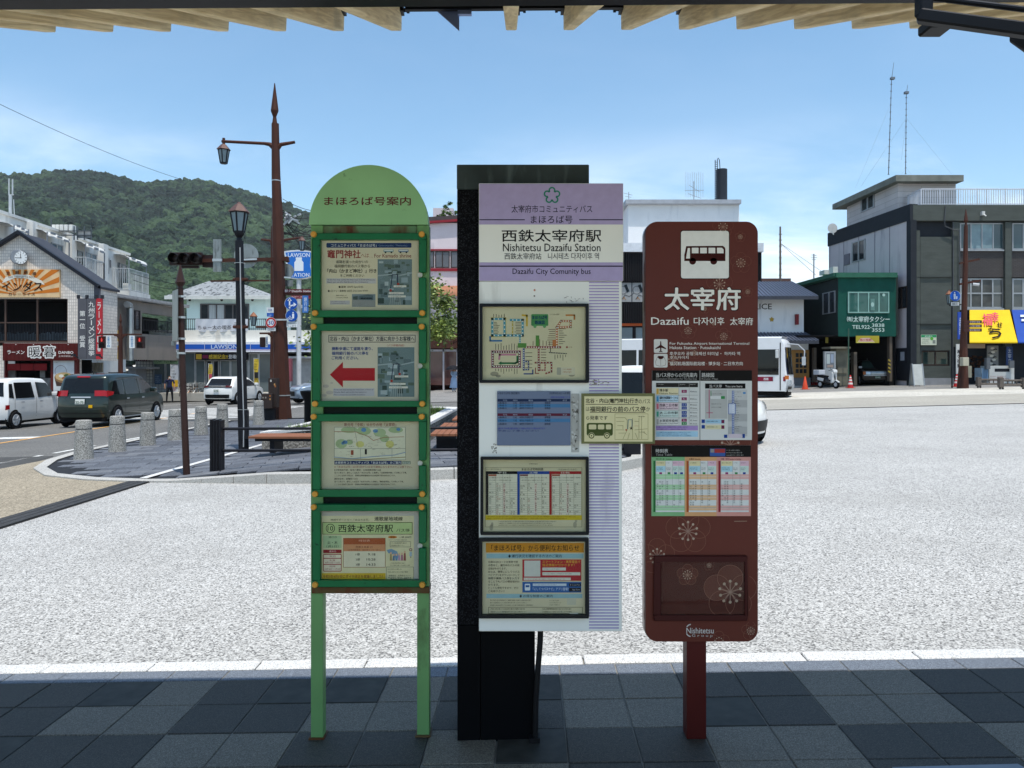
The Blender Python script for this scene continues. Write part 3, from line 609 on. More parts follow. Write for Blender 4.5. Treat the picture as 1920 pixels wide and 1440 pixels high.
p.frame(616.5, 628.5, 778.5, 641.5, 1.1, '1f2b3a', 1); p.text('北谷・内山（かまど神社）方面に向かうお客様へ', 618.5, 630.5, 777, 639.7, '1c2536', 2, .02)
for i, (t_x, x1) in enumerate((('横断歩道にて道路を渡り、', 699), ('福岡銀行前のバス停を', 691), ('ご利用ください。', 672))): p.text(t_x, 622, 650.5+i*8.6, x1, 657+i*8.6, '24407f', 2, .03)
p.pol([(618.5, 702.5), (643, 678.5), (643, 690), (703, 690), (703, 714), (643, 714), (643, 726.5)], 'a5252b', 1)
p.text('（バス停案内図）', 726, 645.6, 758, 649.6, '9c2b2c', 2); p.rect(625, 728, 702, 742.5, 'b6b4b8', 1)
for i, s_ in enumerate(('At the bus stop across the main road, in front of', 'Fukuoka Bank, get on the bus bound for', '内山 (Uchiyama) and 北谷 (Kitadani)')): p.text(s_, 626, 729.2+i*4.6, (700, 688, 684)[i], 732.6+i*4.6, '3c3c44', 2)
for x, y, r in ((611, 724, 6), (618, 736, 7), (608, 741, 5), (622, 718, 3)): p.ell(x, y, r, r*.55, 'b3aaa0', .6, 9)
aerial(p, 708, 651, 777, 744, 8); p.build('printed_notice', None, cases[1])
p = paper(600.5, 790.5, 785, 918, 'c4bc9f')
p.text('新元号「令和」ゆかりの地『太宰府』', 645.5, 793, 743, 799.5, '7e3a34', 2, .01); p.rect(627, 801, 760.5, 862, 'd2cfb4', 1)
rg = random.Random(12)
for cx, cy, rx, ry, c in ((640, 832, 11, 9, '9fb083'), (655, 806, 16, 6, '9fb083'), (682, 808, 14, 8, '9fb083'), (712, 811, 12, 8, 'a3b388'), (742, 806, 14, 6, '9fb083'), (721, 822, 9, 7, '9fb083'), (675, 833, 8, 6, 'c5c076'), (731, 833, 8, 7, 'c5c076'), (655, 829, 7, 5, '9fb083')): p.ell(cx, cy, rx, ry, c, 1.5+rg.random()*.3, 11)
for cx, cy, rx, ry in ((682, 806, 5, 4), (704, 808, 5, 3.4), (747, 805, 4, 3), (647, 829, 5, 3.5), (643, 831, 3, 3)): p.ell(cx, cy, rx, ry, '5b87ae', 2, 9)
p.line([(627, 857), (660, 860), (700, 856), (740, 853), (760, 848)], 1.6, '8e9fb0', 2.4); p.line([(627, 860), (690, 861), (760, 857)], 1.4, '97895c', 2.4); p.line([(627, 809), (668, 810), (690, 818), (700, 826), (720, 820), (757, 819)], 1, 'a06a4c', 2.5)
p.line([(627, 841), (760, 841)], .7, '8a887c', 2.4); p.line([(676, 841), (676, 861)], .7, '8a887c', 2.4); p.line([(735, 841), (735, 858)], .7, '8a887c', 2.4); p.line([(664, 801), (672, 841)], .7, '8a887c', 2.4); p.frame(627, 801, 760.5, 862, .8, '8d8b7c', 2.2)
for i in range(44): x, y = rg.uniform(630, 750), rg.uniform(806, 855); p.rows(x, y, x+rg.uniform(4, 9), y+2.4, 1, rg.choice((DK, '3d3d34', '6a3a30')), 3, i)
p.rect(658, 844, 663, 853, '8f4a34', 2.6); p.rect(684, 842, 688, 852, '2c2c2a', 2.6)
p.rect(627, 864, 753, 871, '22315a', 1); p.text('太宰府市コミュニティバス「まほろば号」のご案内', 628, 865, 752, 870, 'd5d6cf', 2, .015); p.rect(754, 864.5, 770, 870.5, '7f8a76', 1); p.text('まほろば', 755, 865.6, 769, 869.6, 'd5d6cf', 2)
p.text('※「まほろば号」は1月1日から1日まで運休になりますのでご注意下さい。', 627, 873, 773, 877.5, '93322e', 2)
for i, (s_, x1) in enumerate((('【大宰府政庁跡、坂本八幡宮、大宰府展示館へは】', 714), ('各バス停より、最もしくは左方「まほろば号」に乗車し「太宰府政庁跡」バス停にて下車。', 763), ('ここから徒歩で約2分　西鉄太宰府駅前からは徒歩で約30分ほどです。', 742), ('【観世音寺、戒壇院へは】', 670), ('各バス停より、最もしくは左方「まほろば号」に乗車し「観世音寺前」バス停にて下車。', 757), ('ここから徒歩で約1分　西鉄太宰府駅前からは徒歩で約25分ほどです。', 742))): p.text(s_, 627, 879.5+i*5.2+(1 if i > 2 else 0), x1, 882.8+i*5.2+(1 if i > 2 else 0), DK, 2, .01)
p.build('printed_notice', None, cases[2])
p = paper(600.5, 958.5, 785, 1088, 'b9b4a8'); p.rect(602, 967, 776, 1087, 'd2c99f', 1)
p.text('地域サポートカー「まほろば号」', 620, 972.4, 692, 976.8, '3c3d35'); p.text('連歌屋地域線', 702, 968.6, 755, 976.4, '23241f', 3, .01)
p.rect(605, 979.5, 773, 1001.5, 'b3c384', 2); p.frame(605, 979.5, 773, 1001.5, 1, '4a5426', 2.6); p.ring(619.6, 990.6, 7.4, 8.6, '151713', 3); p.text('10', 614.5, 986.2, 624.7, 995, '151713', 3, .01); p.text('西鉄太宰府駅', 634.5, 983.2, 737, 998, '151713', 3, .012); p.text('パス停', 743, 991, 768, 997.5, '23241f')
p.rr(606, 1004, 640.5, 1027.5, 1, 'a9bd90', 2); p.text('運行日', 616, 1005.2, 631, 1009, '2b3a26'); p.text('火・木', 614, 1014, 633, 1020.4, '1d2a1c', 3, .01); p.text('（週2日）', 612, 1022, 635, 1026.6, '2b3a26')
p.rr(606, 1030.5, 640.5, 1037, 1, '8d2226', 2); p.text('運休日', 617, 1031.8, 630, 1035.6, 'e0b8b0'); p.rr(606, 1038.5, 640.5, 1071.5, 2, '9a2a2c', 2)
for y0, y1, s_ in ((1040, 1046, '祝日'), (1047.5, 1057.5, 'お盆'), (1059, 1070, '年末年始')): p.rr(607.2, y0, 639.3, y1, 1, 'dccfb4', 2.6); p.text(s_, 618, y0+1, 629, y0+4.6, '8d2a2a', 3.4)
p.text('8月13日〜15日', 610, 1053, 637, 1056.6, '8d2a2a', 3.4); p.text('12月30日〜1月3日', 609, 1065, 638, 1068.6, '8d2a2a', 3.4)
p.rect(644, 1009, 722.5, 1063.5, 'd9cfb0', 2); p.rect(644, 1009, 722.5, 1020.6, 'a2532e', 2.5); p.text('時刻表', 673, 1011.5, 694, 1015.6, 'dba88a'); p.rect(644, 1020.6, 722.5, 1033.5, 'c98d62', 2.5); p.text('西鉄五条駅 行', 667, 1023.4, 699, 1028, '5c2b1c', 3); p.text('（太宰府郵便局〜都府楼センター前〜）', 652, 1029.4, 714, 1032.4, '5c2b1c', 3); p.frame(644, 1009, 722.5, 1063.5, .8, '8f5a3a', 3)
for i, (a, t_x) in enumerate((('1便', '9:18'), ('2便', '10:28'), ('3便', '14:33'))): p.text(a, 667, 1037+i*9.6, 675, 1041.5+i*9.6, '23241f', 3, .01); p.text(t_x, 690 if i == 0 else 687.5, 1037+i*9.6, 704, 1041.5+i*9.6, '23241f', 3, .01)
p.ell(736, 1007, 8.4, 2.4, 'c0722a', 2); p.text('運賃', 732, 1005.4, 740, 1008.6, '6a3512'); p.text('一律 200円', 748, 1005, 771, 1009, '3c3d35'); p.rows(729, 1010.6, 772, 1014, 1, '6b6a5e', 2, 4); p.frame(731.5, 1015.5, 770, 1025.4, .7, '6b6a5e', 2); p.rows(733, 1016, 768, 1025, 2, '3c3d35', 2, 9)
p.pol([(725, 1031), (734, 1029), (745, 1034), (748, 1046), (742, 1050), (738, 1040), (728, 1037)], '7593a6', 2)
for i, c in enumerate(('9c8a5a', '5d7286', '6b86a0', 'b08fa6', 'a66b7c', '8f4b46')): x = 733+i*5.2; h = (12, 9, 9, 10, 11, 14)[i]; p.ell(x, 1049-h, 1.9, 2.2, 'd2a988', 3, 10); p.pol([(x-2.2, 1051), (x-1.6, 1051-h), (x+1.6, 1051-h), (x+2.2, 1051)], c, 2.6)
p.ring(770, 1030.5, 1.6, 3, '8f5a60', 2, 14); p.rect(768, 1034.5, 772.4, 1043, '9fb0ba', 2); p.rect(769.6, 1043, 770.8, 1046.4, '6b6a5e', 2); p.rows(732, 1053.6, 770, 1062, 2, '4b4c42', 2, 21)
p.rect(603.5, 1074.5, 723, 1087, 'c8a62c', 2); p.text('令和3年4月1日にダイヤ改正を実施しました！', 605.5, 1077.6, 718, 1084, '7f4f16', 3, .02); p.frame(724.5, 1063, 775.5, 1086.6, .7, '6b6a5e', 2); p.rows(727, 1064.5, 766, 1075, 2, '4b4c42', 2, 31); p.text('有限会社　太宰府タクシー', 729, 1077.4, 770, 1080.8, '3c3d35'); p.text('℡092-925-8855', 728, 1082, 771, 1085.6, '3c3d35')
p.build('printed_notice', None, cases[3])

# ================================================================ BLACK STONE PILLAR AND LILAC BUS STOP BOARD
m_bgr, t_, b_, NN, LL = nodemat('black_granite'); b_.inputs['Roughness'].default_value = .55; b_.inputs['Specular IOR Level'].default_value = .06; g_ = NN('ShaderNodeNewGeometry')
v_ = NN('ShaderNodeTexVoronoi'); v_.inputs['Scale'].default_value = 260; LL(g_.outputs['Position'], v_.inputs['Vector']); s_ = NN('ShaderNodeSeparateColor'); LL(v_.outputs['Color'], s_.inputs[0])
r_ = NN('ShaderNodeValToRGB'); r_.color_ramp.elements[0].position = .6; r_.color_ramp.elements[0].color = (.002, .0022, .003, 1); r_.color_ramp.elements[1].position = 1; r_.color_ramp.elements[1].color = (.022, .024, .028, 1); LL(s_.outputs[0], r_.inputs[0]); LL(r_.outputs[0], b_.inputs['Base Color'])
YK = 3.107; pil = thing('stone_pillar', 'black granite pillar standing behind the lilac bus stop board', 'pillar', (PX(930, YK), YK+.1, gz(PX(930, YK))))
b = MB().box(PX(857, YK), PX(1104, YK), YK, YK+.26, PZ(1172, YK), PZ(355.5, YK)); b.build('granite_shaft', m_bgr, pil, bevel=.003, seg=1)
b = MB().box(PX(856.5, YK), PX(1104.5, YK), YK-.002, YK+.262, PZ(355, YK), PZ(308.5, YK)); b.build('grey_cap', mat('streaked_grey_cap', '36403f', .55, var=.25, scale=7, dirt=('566361', 9, .5, .75, (2.5, 2.5, .5))), pil, bevel=.003, seg=1)  # cap block greyer than the shaft, with upright streaks
x0_, x1_, xm = PX(857.5, YK), PX(1003, YK), PX(901, YK)
b = MB().box(x0_, xm-.001, YK+.002, YK+.25, gz(x0_)-.02, PZ(1173, YK)).box(xm+.001, x1_, YK+.002, YK+.25, gz(x0_)-.02, PZ(1173, YK)); b.build('base_panel', mat('black_metal_panel', '0a0b0d', .6, 0, var=.2, spec=.06), pil, bevel=.002, seg=1)
b = MB(); b.tube([P(1014, 1150, 3.09), P(1013, 1200, 3.09), P(1009, 1250, 3.09), P(1005, 1310, 3.09), P(1003.5, 1384, 3.09)], .0115, 10); b.box(PX(992, 3.09), PX(1012, 3.09), 3.07, 3.12, gz(.1), gz(.1)+.02)
b.build('cable_conduit', mat('black_rubber', '121214', .6), pil, smooth=40)
YB = 3.035; bd = thing('bus_stop_board', 'white and lilac bus stop board with stripes and framed route maps', 'bus stop sign', (PX(1030, YB), YB, PZ(1184, YB)))
m_wb = mat('white_enamel_board', 'e6e7de', .45, var=.05, scale=2, dirt=('8d8b84', 3, .62, .85, (3, 3, .7)))
b = MB().box(PX(898, YB), PX(1166, YB), YB+.0005, YB+.055, PZ(1184, YB), PZ(527.5, YB)); back = b.build('board_panel', m_wb, bd, bevel=.002, seg=1)
b = MB().box(PX(898, YB), PX(1168.5, YB), YB-.004, YB+.056, PZ(527, YB), PZ(344, YB)); hd = b.build('header_panel', mat('white_header', 'e6e6da', .4, var=.05), bd, bevel=.002, seg=1)
LI = 'ab9fc2'; DN = '23202e'
p = Print(YB-.0045); p.rect(898.6, 344.6, 1168, 421, LI); p.rect(898.6, 492, 1168, 526.6, LI); p.rect(898.6, 498, 1168, 500.2, '17151d', 2); p.rect(898.6, 411.2, 984, 413, DN, 2); p.rect(1086, 411.2, 1168, 413, DN, 2)
for i in range(5):
    a = 90+72*i; p.ring(1035+9.6*math.cos(R(a)), 366.5-9.6*math.sin(R(a)), 3.7, 6.5, '2f7f68', 2, 24, a-128, a+128)
p.text('太宰府市コミュニティバス', 959, 384.6, 1110.5, 399, DN, 2, .004); p.text('まほろば号', 995, 404.2, 1073.5, 419, DN, 2, .006); p.text('西鉄太宰府駅', 941, 430.5, 1127.5, 453.4, '17171a', 2, .012)
p.text('Nishitetsu Dazaifu Station', 943, 456.6, 1126, 471.4, '17171a', 2, .004); p.text('西鉄太宰府站', 946, 474.4, 1015, 486.5, '26262c', 2); p.text('니시테츠 다자이후 역', 1027.5, 474, 1123, 486.5, '26262c', 2); p.text('Dazaifu City Comunity bus', 961, 503.4, 1107.5, 517, '15131c', 2, .006)
p.build('header_print', None, hd)
p = Print(YB)
for i in range(116): y = 528.4+i*5.63; p.rect(1104.5, y, 1160.5, y+2.95, LI)
p.build('stripe_print', None, back); p = Print(YB); p.ell(1002.3, 544, 2, 2, 'c08a72', 1); p.ell(1002, 555, 1.6, 1.6, '7c7468', 1)
p.build('screw_mark', None, back); p = Print(YB)
for x0, y0, x1, y1 in ((1071, 738, 1086, 848),): p.rect(x0, y0, x1, y1, 'b2b2aa', 1)
rg = random.Random(5)
for i in range(34): x, y = rg.uniform(1071, 1083), rg.uniform(738, 842); p.pol([(x, y), (x+rg.uniform(1, 5), y+rg.uniform(-1, 2)), (x+rg.uniform(1, 4), y+rg.uniform(2, 8)), (x-1, y+rg.uniform(1, 5))], rg.choice(('7d7b73', '98968c', 'cfcfc8', '55534c')), 1.5+rg.random())
p.build('tape_residue', None, back); p = Print(YB)
for i in range(12): x, y = rg.uniform(918, 930), rg.uniform(832, 850); p.pol([(x, y), (x+3, y-1), (x+2, y+3)], '8c887c', 1.5)
p.build('tape_residue', None, back); p = Print(YB)
for i in range(26): x, y = rg.uniform(1106, 1140), rg.uniform(711, 722); p.rect(x, y, x+rg.uniform(1, 6), y+rg.uniform(.6, 2.4), rg.choice(('8a867c', '6f6a60', 'b7b2ac')), 1.6+rg.random())
p.build('scuff_mark', None, back); p = Print(YB)
for i in range(16): x, y = rg.uniform(1060, 1095), rg.uniform(555, 566); p.line([(x, y), (x+rg.uniform(-4, 4), y+rg.uniform(0, 3))], .7, '8a867c', 1.5)
p.build('scuff_mark', None, back)
m_fr = mat('black_anodised_frame', '1a1d20', .4, .4, var=.2)
def case(x0, y0, x1, y1, w_, pap):
    b = MB(); A0, A1 = YB-.022, YB-.0005
    b.pbox(x0, y0, x1, y0+w_, A0, A1).pbox(x0, y1-w_, x1, y1, A0, A1).pbox(x0, y0+w_, x0+w_, y1-w_, A0, A1).pbox(x1-w_, y0+w_, x1, y1-w_, A0, A1)
    f = b.build('display_case', m_fr, bd, bevel=.0015, seg=1); MB().pbox(x0+w_, y0+w_, x1-w_, y1-w_, YB-.012, YB-.0105).build('pane', clear('acrylic_pane'), f)
    q = Print(YB-.002); q.rect(x0+w_, y0+w_, x1-w_, y1-w_, mat('paper_'+pap, pap, .7, var=.07, scale=5, bump=.2, bscale=12), 0); return f, q
f, p = case(899, 569, 1104, 718, 5.6, 'ccc3a0')
def stops(p, pts, col, wd, n, dot='e8e6da'):
    p.line(pts, wd, col, 2); seg = list(zip(pts[:-1], pts[1:])); tot = sum(math.dist(a, c) for a, c in seg)
    for i in range(n):
        d = tot*(i+.5)/n
        for a, c in seg:
            l_ = math.dist(a, c)
            if d <= l_: x, y = a[0]+(c[0]-a[0])*d/l_, a[1]+(c[1]-a[1])*d/l_; p.ell(x, y, wd*.3, wd*.3, dot, 3, 8); break
            d -= l_
stops(p, [(923, 598), (946, 598), (946, 629), (923, 629), (923, 598)], '4f93a3', 4.2, 14); stops(p, [(958, 600), (980, 600), (980, 629), (946, 629)], '4f93a3', 4.2, 12); stops(p, [(961, 602), (961, 629)], 'b7a64a', 2.2, 4)
p.frame(921, 596, 948.5, 631.5, 1.2, 'c3b04c', 1); p.line([(919, 632), (919, 639), (940, 639)], 3, '3a6f9c', 2); p.line([(988, 610), (988, 592), (980, 591)], 3.4, 'c7a63c', 2)
p.rr(996, 589, 1028, 611, 2, '4d8752', 2); p.ell(1003, 612, 3, 3, '5c9a60', 2.5); p.ell(1021, 612, 3, 3, '5c9a60', 2.5); p.text('まほろば号', 998, 592, 1026, 598.6, '14305c', 3, .03); p.text('路線図', 1003, 601, 1021, 608, '14305c', 3, .03)
p.rect(971, 643.5, 987, 652, '5b8a45', 2.5); p.rect(1004.5, 629, 1011, 649, '5b8a45', 2.5); stops(p, [(975, 632), (975, 644)], '4f93a3', 3, 3)
stops(p, [(985, 651), (1050, 651)], '8d3d35', 4, 14); stops(p, [(1044, 651), (1044, 614), (1052, 602), (1070, 602), (1070, 613), (1044, 614)], 'b77446', 4, 22); p.line([(1077, 598), (1077, 591), (1062, 591)], 3, 'b9793f', 2); p.rr(1036, 637, 1046, 649, 1, 'b77446', 2.4)
stops(p, [(1010, 651), (1010, 694)], '8d3d35', 3.4, 9); p.line([(1004, 690), (1004, 700), (1010, 700)], 1.6, '8d3d35', 2); stops(p, [(1004, 680), (1034, 680), (1034, 697), (1024, 700)], '8d3d35', 3, 10); stops(p, [(1012, 680), (1012, 694), (1022, 694), (1022, 680)], '9c4a3c', 2.4, 8)
stops(p, [(982, 655), (982, 693)], '2c4680', 3.6, 9); stops(p, [(982, 678), (991, 678), (991, 693), (982, 693)], '2c4680', 2.6, 7); p.line([(983, 701), (999, 701), (999, 694)], 2.4, '2c4680', 2)
stops(p, [(1030, 661), (1062, 663)], '3f403a', 1.8, 7); p.line([(1032, 652), (1032, 661)], 1.4, '3f403a', 2); stops(p, [(924, 660), (974, 660), (974, 687), (924, 687), (924, 660)], '6e3b40', 4, 34); p.frame(921.5, 657.5, 976.5, 689.5, 1.2, 'b98a92', 1)
p.line([(966, 665), (937, 665), (936, 673)], 3.4, 'bd7f90', 2.5); p.line([(970, 669), (970, 679), (966, 681), (938, 681)], 3.4, '2f6b45', 2.5); p.pol([(934, 681), (940, 677.5), (940, 684.5)], '2f6b45', 3)
rg = random.Random(4)
for i in range(9): x = 929+i*5; p.rect(x, rg.uniform(643, 649), x+1, 656, '4a483e', 2); p.rect(x, 691, x+1, rg.uniform(695, 702), '4a483e', 2)
for i in range(7): x = 999+i*6.2; p.rect(x, rg.uniform(634, 641), x+1, 648, '5a3b34', 2)
for i in range(8): y = 604+i*3; p.rect(926, y, 926+rg.uniform(5, 12), y+.9, '4a483e', 2); p.rect(964+rg.uniform(0, 4), y, 977, y+.9, '4a483e', 2); p.rect(1048, 616+i*4, 1048+rg.uniform(6, 16), 617+i*4, '4a483e', 2); p.rect(1026+rg.uniform(0, 4), 617+i*4, 1041, 618+i*4, '6d4a38', 2)
for i in range(5): x = 925+i*5; p.rect(x, 588+rg.random()*3, x+1, 595, '4a483e', 2); p.rect(985, 661+i*7, 998, 662+i*7, '4a483e', 2); p.rect(1014, 655+i*5, 1024, 656+i*5, '5a3b34', 2); p.rect(1040+i*5, 665, 1041+i*5, 665+rg.uniform(4, 12), '4a483e', 2)
p.rows(1032, 587, 1056, 592, 1, '4a483e', 2, 3); p.ell(1063, 651, 1.8, 1.8, '8d3d35', 2); p.rows(1066, 649, 1076, 653, 1, '7a5a4a', 2, 8); p.rr(1044, 689, 1052, 703, 2, 'a3a08e', 1.5); p.rr(1044, 689, 1078, 703, 2, 'c9c3a8', 1.2); p.rows(1055, 690, 1075, 700, 2, 'a8583f', 2, 9)
for x, y, r in ((927, 702, 8), (1072, 704, 6), (934, 706, 5)): p.ell(x, y-1, r, r*.55, '98927c', .5, 9)
p.build('route_map_print', None, f)
b = MB().pbox(932, 733.5, 1070, 835.5, YB-.009, YB-.0005); sn = b.build('arrival_screen', mat('screen_grey_blue', '66738a', .3, var=.05, scale=2), bd, bevel=.001, seg=1)
p = Print(YB-.0095); p.text('▪まほろば号 接近案内', 934, 735, 974, 739.5, '20283a', 1); p.text('2022年06月18日 11:49 現在', 1030, 735, 1069, 739.5, '20283a', 1); p.text('»西鉄天神大牟田線バスです', 1032, 743, 1069, 746.6, '3a3c9c', 1)
for y, c in ((748, '22304c'), (775, '5a2636')): 
    p.rect(933, y, 1069, y+5, c, 1)
    for x, s_ in ((943, '行先'), (962, '時刻'), (991, '経由'), (1025, '現在地'), (1055, '状況')): p.text(s_, x, y+1, x+8, y+4.2, '9aa6ba', 2)
for y in (757.5, 785): p.rect(933, y, 1069, y+6.5, '49779e', 1)
for r_i, y in enumerate((753.6, 758.4, 763.4, 780.6, 786.6, 793)):
    for x, s_, w_ in ((934, '»高雄台', 16), (962, '11:45', 7), (974, '福岡女子短期大学', 26), (1021, '連歌屋', 11)): p.text(s_, x, y, x+w_, y+3.6, '1f2c44', 2)
p.text('«運行中･内の車は通行状況により遅れが発生する場合があります', 933, 801.5, 1022, 805, '3a3c9c', 1); p.text('予めご了承ください', 933, 806, 1010, 809.4, '2f3a70', 1)
p.build('screen_print', None, sn)
f, p = case(901, 857, 1104, 1003.5, 5.0, 'c6bd9a')
p.text('太宰府市役所', 992, 868.6, 1008, 871, DK, 1); p.text('まほろば号時刻表', 978, 877.6, 1019, 882.4, DK, 2, .015); p.frame(910, 877, 1091, 988, .7, '6b6852', 1); p.rows(911, 878, 942, 882, 1, '5d5a48', 2, 2); p.text('（平成28年4月1日改正）', 1046, 878.6, 1082, 882, '5d5a48', 2)
for c0, x0, x1 in (('1c1c1c', 911, 970), ('28468c', 970, 1030), ('9c2a2a', 1030, 1090)):
    p.rect(x0, 883.5, x1, 889, c0, 1); p.rect(x0, 889, x0+4.5, 965, c0, 1); p.rect(x0+4.5, 889, x1-.5, 965, 'd7d2bb', .8); p.rect(x0+5, 889.5, x0+20, 892.6, 'a05a42' if c0[0] != '2' else '7c5050', 2); p.rows(x0+6, 893, x1-1, 903, 2, '5d5a48', 2, int(x0)); p.text('平日' if x0 < 930 else ('土曜' if x0 < 1000 else '日祝'), x0+22, 884.4, x0+38, 888, 'd6d2c0', 2)
    for i in range(15): y = 905+i*4.0; p.rect(x0+4.5, y, x1-.5, y+.5, '9c977c', 1.2)
    for k in range(4): x = x0+5+k*(x1-x0-6)/4; p.rect(x, 889, x+.5, 965, '8d886e', 1.2)
    rg = random.Random(int(x0))
    for k in range(4):
        for i in range(15):
            if rg.random() < .75: x = x0+6+k*13.4; y = 906+i*4.0; p.text(rg.choice(('05', '20', '35', '48 10', '15', '52')), x, y, x+rg.choice((4, 4, 8)), y+2.5, rg.choice((DK, '3a3a30', '8c3030') if k == 1 else (DK, '3a3a30')), 2)
    x = x0+32; p.rect(x, 906, x+4.5, 964, 'e0d6c2', 1.6); p.vtext('日曜祝日は運休', x+.8, 908, x+3.8, 962, '9c3a36', 2)
p.rect(910, 966, 1091, 975, 'c6ae2c', 1.4); p.rows(914, 967, 1090, 974, 2, '6a3d22', 2, 6); p.rows(935, 976, 1070, 986.5, 3, '4a483a', 2, 7)
for x, y, r in ((921, 989, 6), (1078, 984, 6), (1080, 976, 4), (923, 983, 4)): p.ell(x, y, r*.6, r, 'a39d84', .5, 9)
p.build('timetable_print', None, f)
f, p = case(898, 1009.5, 1104, 1160, 6.2, 'cac09e')
p.rect(911, 1018, 1095, 1036, 'c48426', 1); p.text('「まほろば号」から便利なお知らせ', 921, 1021.6, 1086, 1033, '231a10', 2, .012); p.rect(912, 1038, 1094, 1047, '8fb0b4', 1); p.text('♦運行状況を確認する方法のご案内', 953, 1039.4, 1053, 1045.8, '1d2a30', 2, .005)
for i, (s_, x1) in enumerate((('右側のQRコードを携帯で読', 971), ('み取ると、運行中のバスの現', 974), ('在地がわかります。', 950), ('または、携帯ににしてつバス', 974), ('ナビアプリをダウンロードして', 974), ('時間や乗降バス停を入力す', 974), ('ることでもバスの現在地がわ', 974), ('かります。', 936))): p.text(s_, 915.5, 1051.4+i*6.1, x1, 1056+i*6.1, DK, 2, .004)
p.text('とっても便利ですので、ぜひ', 915.5, 1100, 972, 1104.6, DK, 2); p.text('ご利用下さい!!', 915.5, 1106, 946, 1110.6, DK, 2)
p.rect(979.5, 1049, 1090, 1089, 'a92a30', 1); p.rect(983, 1051, 1013, 1081, 'c9c8bc', 2); p.text('スマートフォン・携帯電話で', 1017, 1050.6, 1088, 1056, 'd7a63c', 2, .01); p.text('接近情報が分かります！', 1017, 1056.8, 1077, 1062, 'd7a63c', 2, .01)
for y, x1 in ((1064, 1061), (1073, 1088)): p.rect(1017, y, x1, y+5.6, 'd6d2c2', 2); p.rows(1019, y+1, x1-2, y+4.6, 1, '5d5a50', 3, int(y))
p.rect(982, 1083, 1070, 1088, 'd6d2c2', 2); p.rows(983, 1084, 1066, 1087.4, 1, 'a03a36', 3, 6); p.rect(979.5, 1091, 1090, 1111, '2e5c98', 1); p.rr(984, 1094.5, 994, 1107, 1.4, 'd8dde0', 2); p.rect(985.4, 1097, 992.6, 1101, '2e5c98', 3); p.rect(999, 1094, 1062, 1098.6, 'c9d2d8', 2); p.rows(1000, 1094.4, 1058, 1098.2, 1, '4f6a8c', 3, 3); p.text('「にしてつバスナビ」アプリ登場！', 999, 1101.4, 1066, 1107, 'c8d4e2', 2, .005)
p.rr(1067, 1093.6, 1089, 1099.6, 1, '1d2128', 2); p.rr(1067, 1102, 1089, 1109, 1, '1d2128', 2); p.text('▶ Google Play', 1069, 1095, 1087, 1098.2, '9aa4b0', 3); p.text('App Store', 1073, 1103.6, 1087, 1107.6, 'a8b0ba', 3)
p.rect(912, 1113.5, 1092, 1121.5, '8fb0b4', 1); p.text('♦お得な制度のご案内', 974, 1114.8, 1036, 1120.4, '1d2a30', 2, .005); p.rows(919, 1123, 1012, 1137, 3, '4a483a', 2, 12); p.rows(1030, 1124, 1056, 1136, 3, '4a483a', 2, 14); p.rect(1063, 1122.5, 1080, 1134, 'bdb9a2', 1.2); p.rect(1068, 1149, 1084, 1151.5, 'd0cdbd', 3)
p.frame(916, 1138.5, 1092, 1150, .8, '5d5a48', 2); p.rows(920, 1139, 1000, 1149.6, 2, '3c3a2e', 2, 16); p.rows(1016, 1139, 1088, 1149.6, 2, '3c3a2e', 2, 18)
p.build('notice_print', None, f)
# card taped over the edge of the board
YC = YB-.0275; cd = thing('notice_card', 'cream notice card in olive border taped between lilac board and brown sign', 'notice', (PX(1159, YC), YC, PZ(832, YC)))
b = MB().pbox(1090, 737.5, 1228, 832, YC, YC+.0025); b.build('card', mat('olive_card', '6f7048', .6, var=.12, scale=12), cd)
p = Print(YC-.0003); p.rect(1095.5, 743, 1223.5, 828, mat('paper_cream_card', 'd8cf9f', .6, var=.06, scale=9, bump=.2, bscale=20), .5); BK = '15140f'
p.text('北谷・内山(竈門神社)行き', 1098, 747, 1196, 757, BK, 1.5, .022); p.text('のバス', 1197, 748, 1219, 756.6, BK, 1.5); p.rect(1098, 757.6, 1196, 758.6, BK, 1.5); p.text('は', 1098.5, 763, 1105, 770.6, BK, 1.5); p.text('福岡銀行の前のバス停', 1106, 762, 1210, 772, BK, 1.5, .022); p.rect(1106, 772.6, 1210, 773.6, BK, 1.5); p.text('か', 1211.5, 763, 1218.5, 771, BK, 1.5); p.text('ら発車です', 1099, 779.5, 1139, 787.5, BK, 1.5, .006)
GRN = '47522a'; p.rr(1100, 793, 1149, 817, 4, GRN, 1.5); p.rr(1104, 796, 1118, 805, 2, 'cfc79a', 2); p.rr(1121, 796, 1133, 805, 2, 'cfc79a', 2); p.rr(1136, 796, 1146, 805, 2, 'cfc79a', 2)
for x in (1109, 1138): p.ell(x, 817, 6, 6, 'd8cf9f', 2.2); p.ring(x, 817, 3.6, 5.4, GRN, 2.6, 20); p.ell(x, 817, 1.5, 1.5, GRN, 2.6, 10)
p.frame(1153, 776, 1215, 824, .6, '8a8050', 1.5); rg = random.Random(9)
for pts in ([(1155, 783), (1172, 783), (1176, 788), (1176, 806), (1168, 823)], [(1186, 784), (1186, 824)], [(1155, 806), (1170, 806)], [(1190, 806), (1214, 804)], [(1203, 780), (1203, 823)], [(1198, 784), (1198, 822)], [(1156, 790), (1170, 790)], [(1190, 790), (1198, 790)], [(1206, 810), (1213, 815)], [(1160, 812), (1172, 812)], [(1158, 798), (1168, 798), (1168, 804)], [(1180, 812), (1177, 824)], [(1191, 812), (1196, 824)]): p.line(pts, .6, '776d42', 1.5)
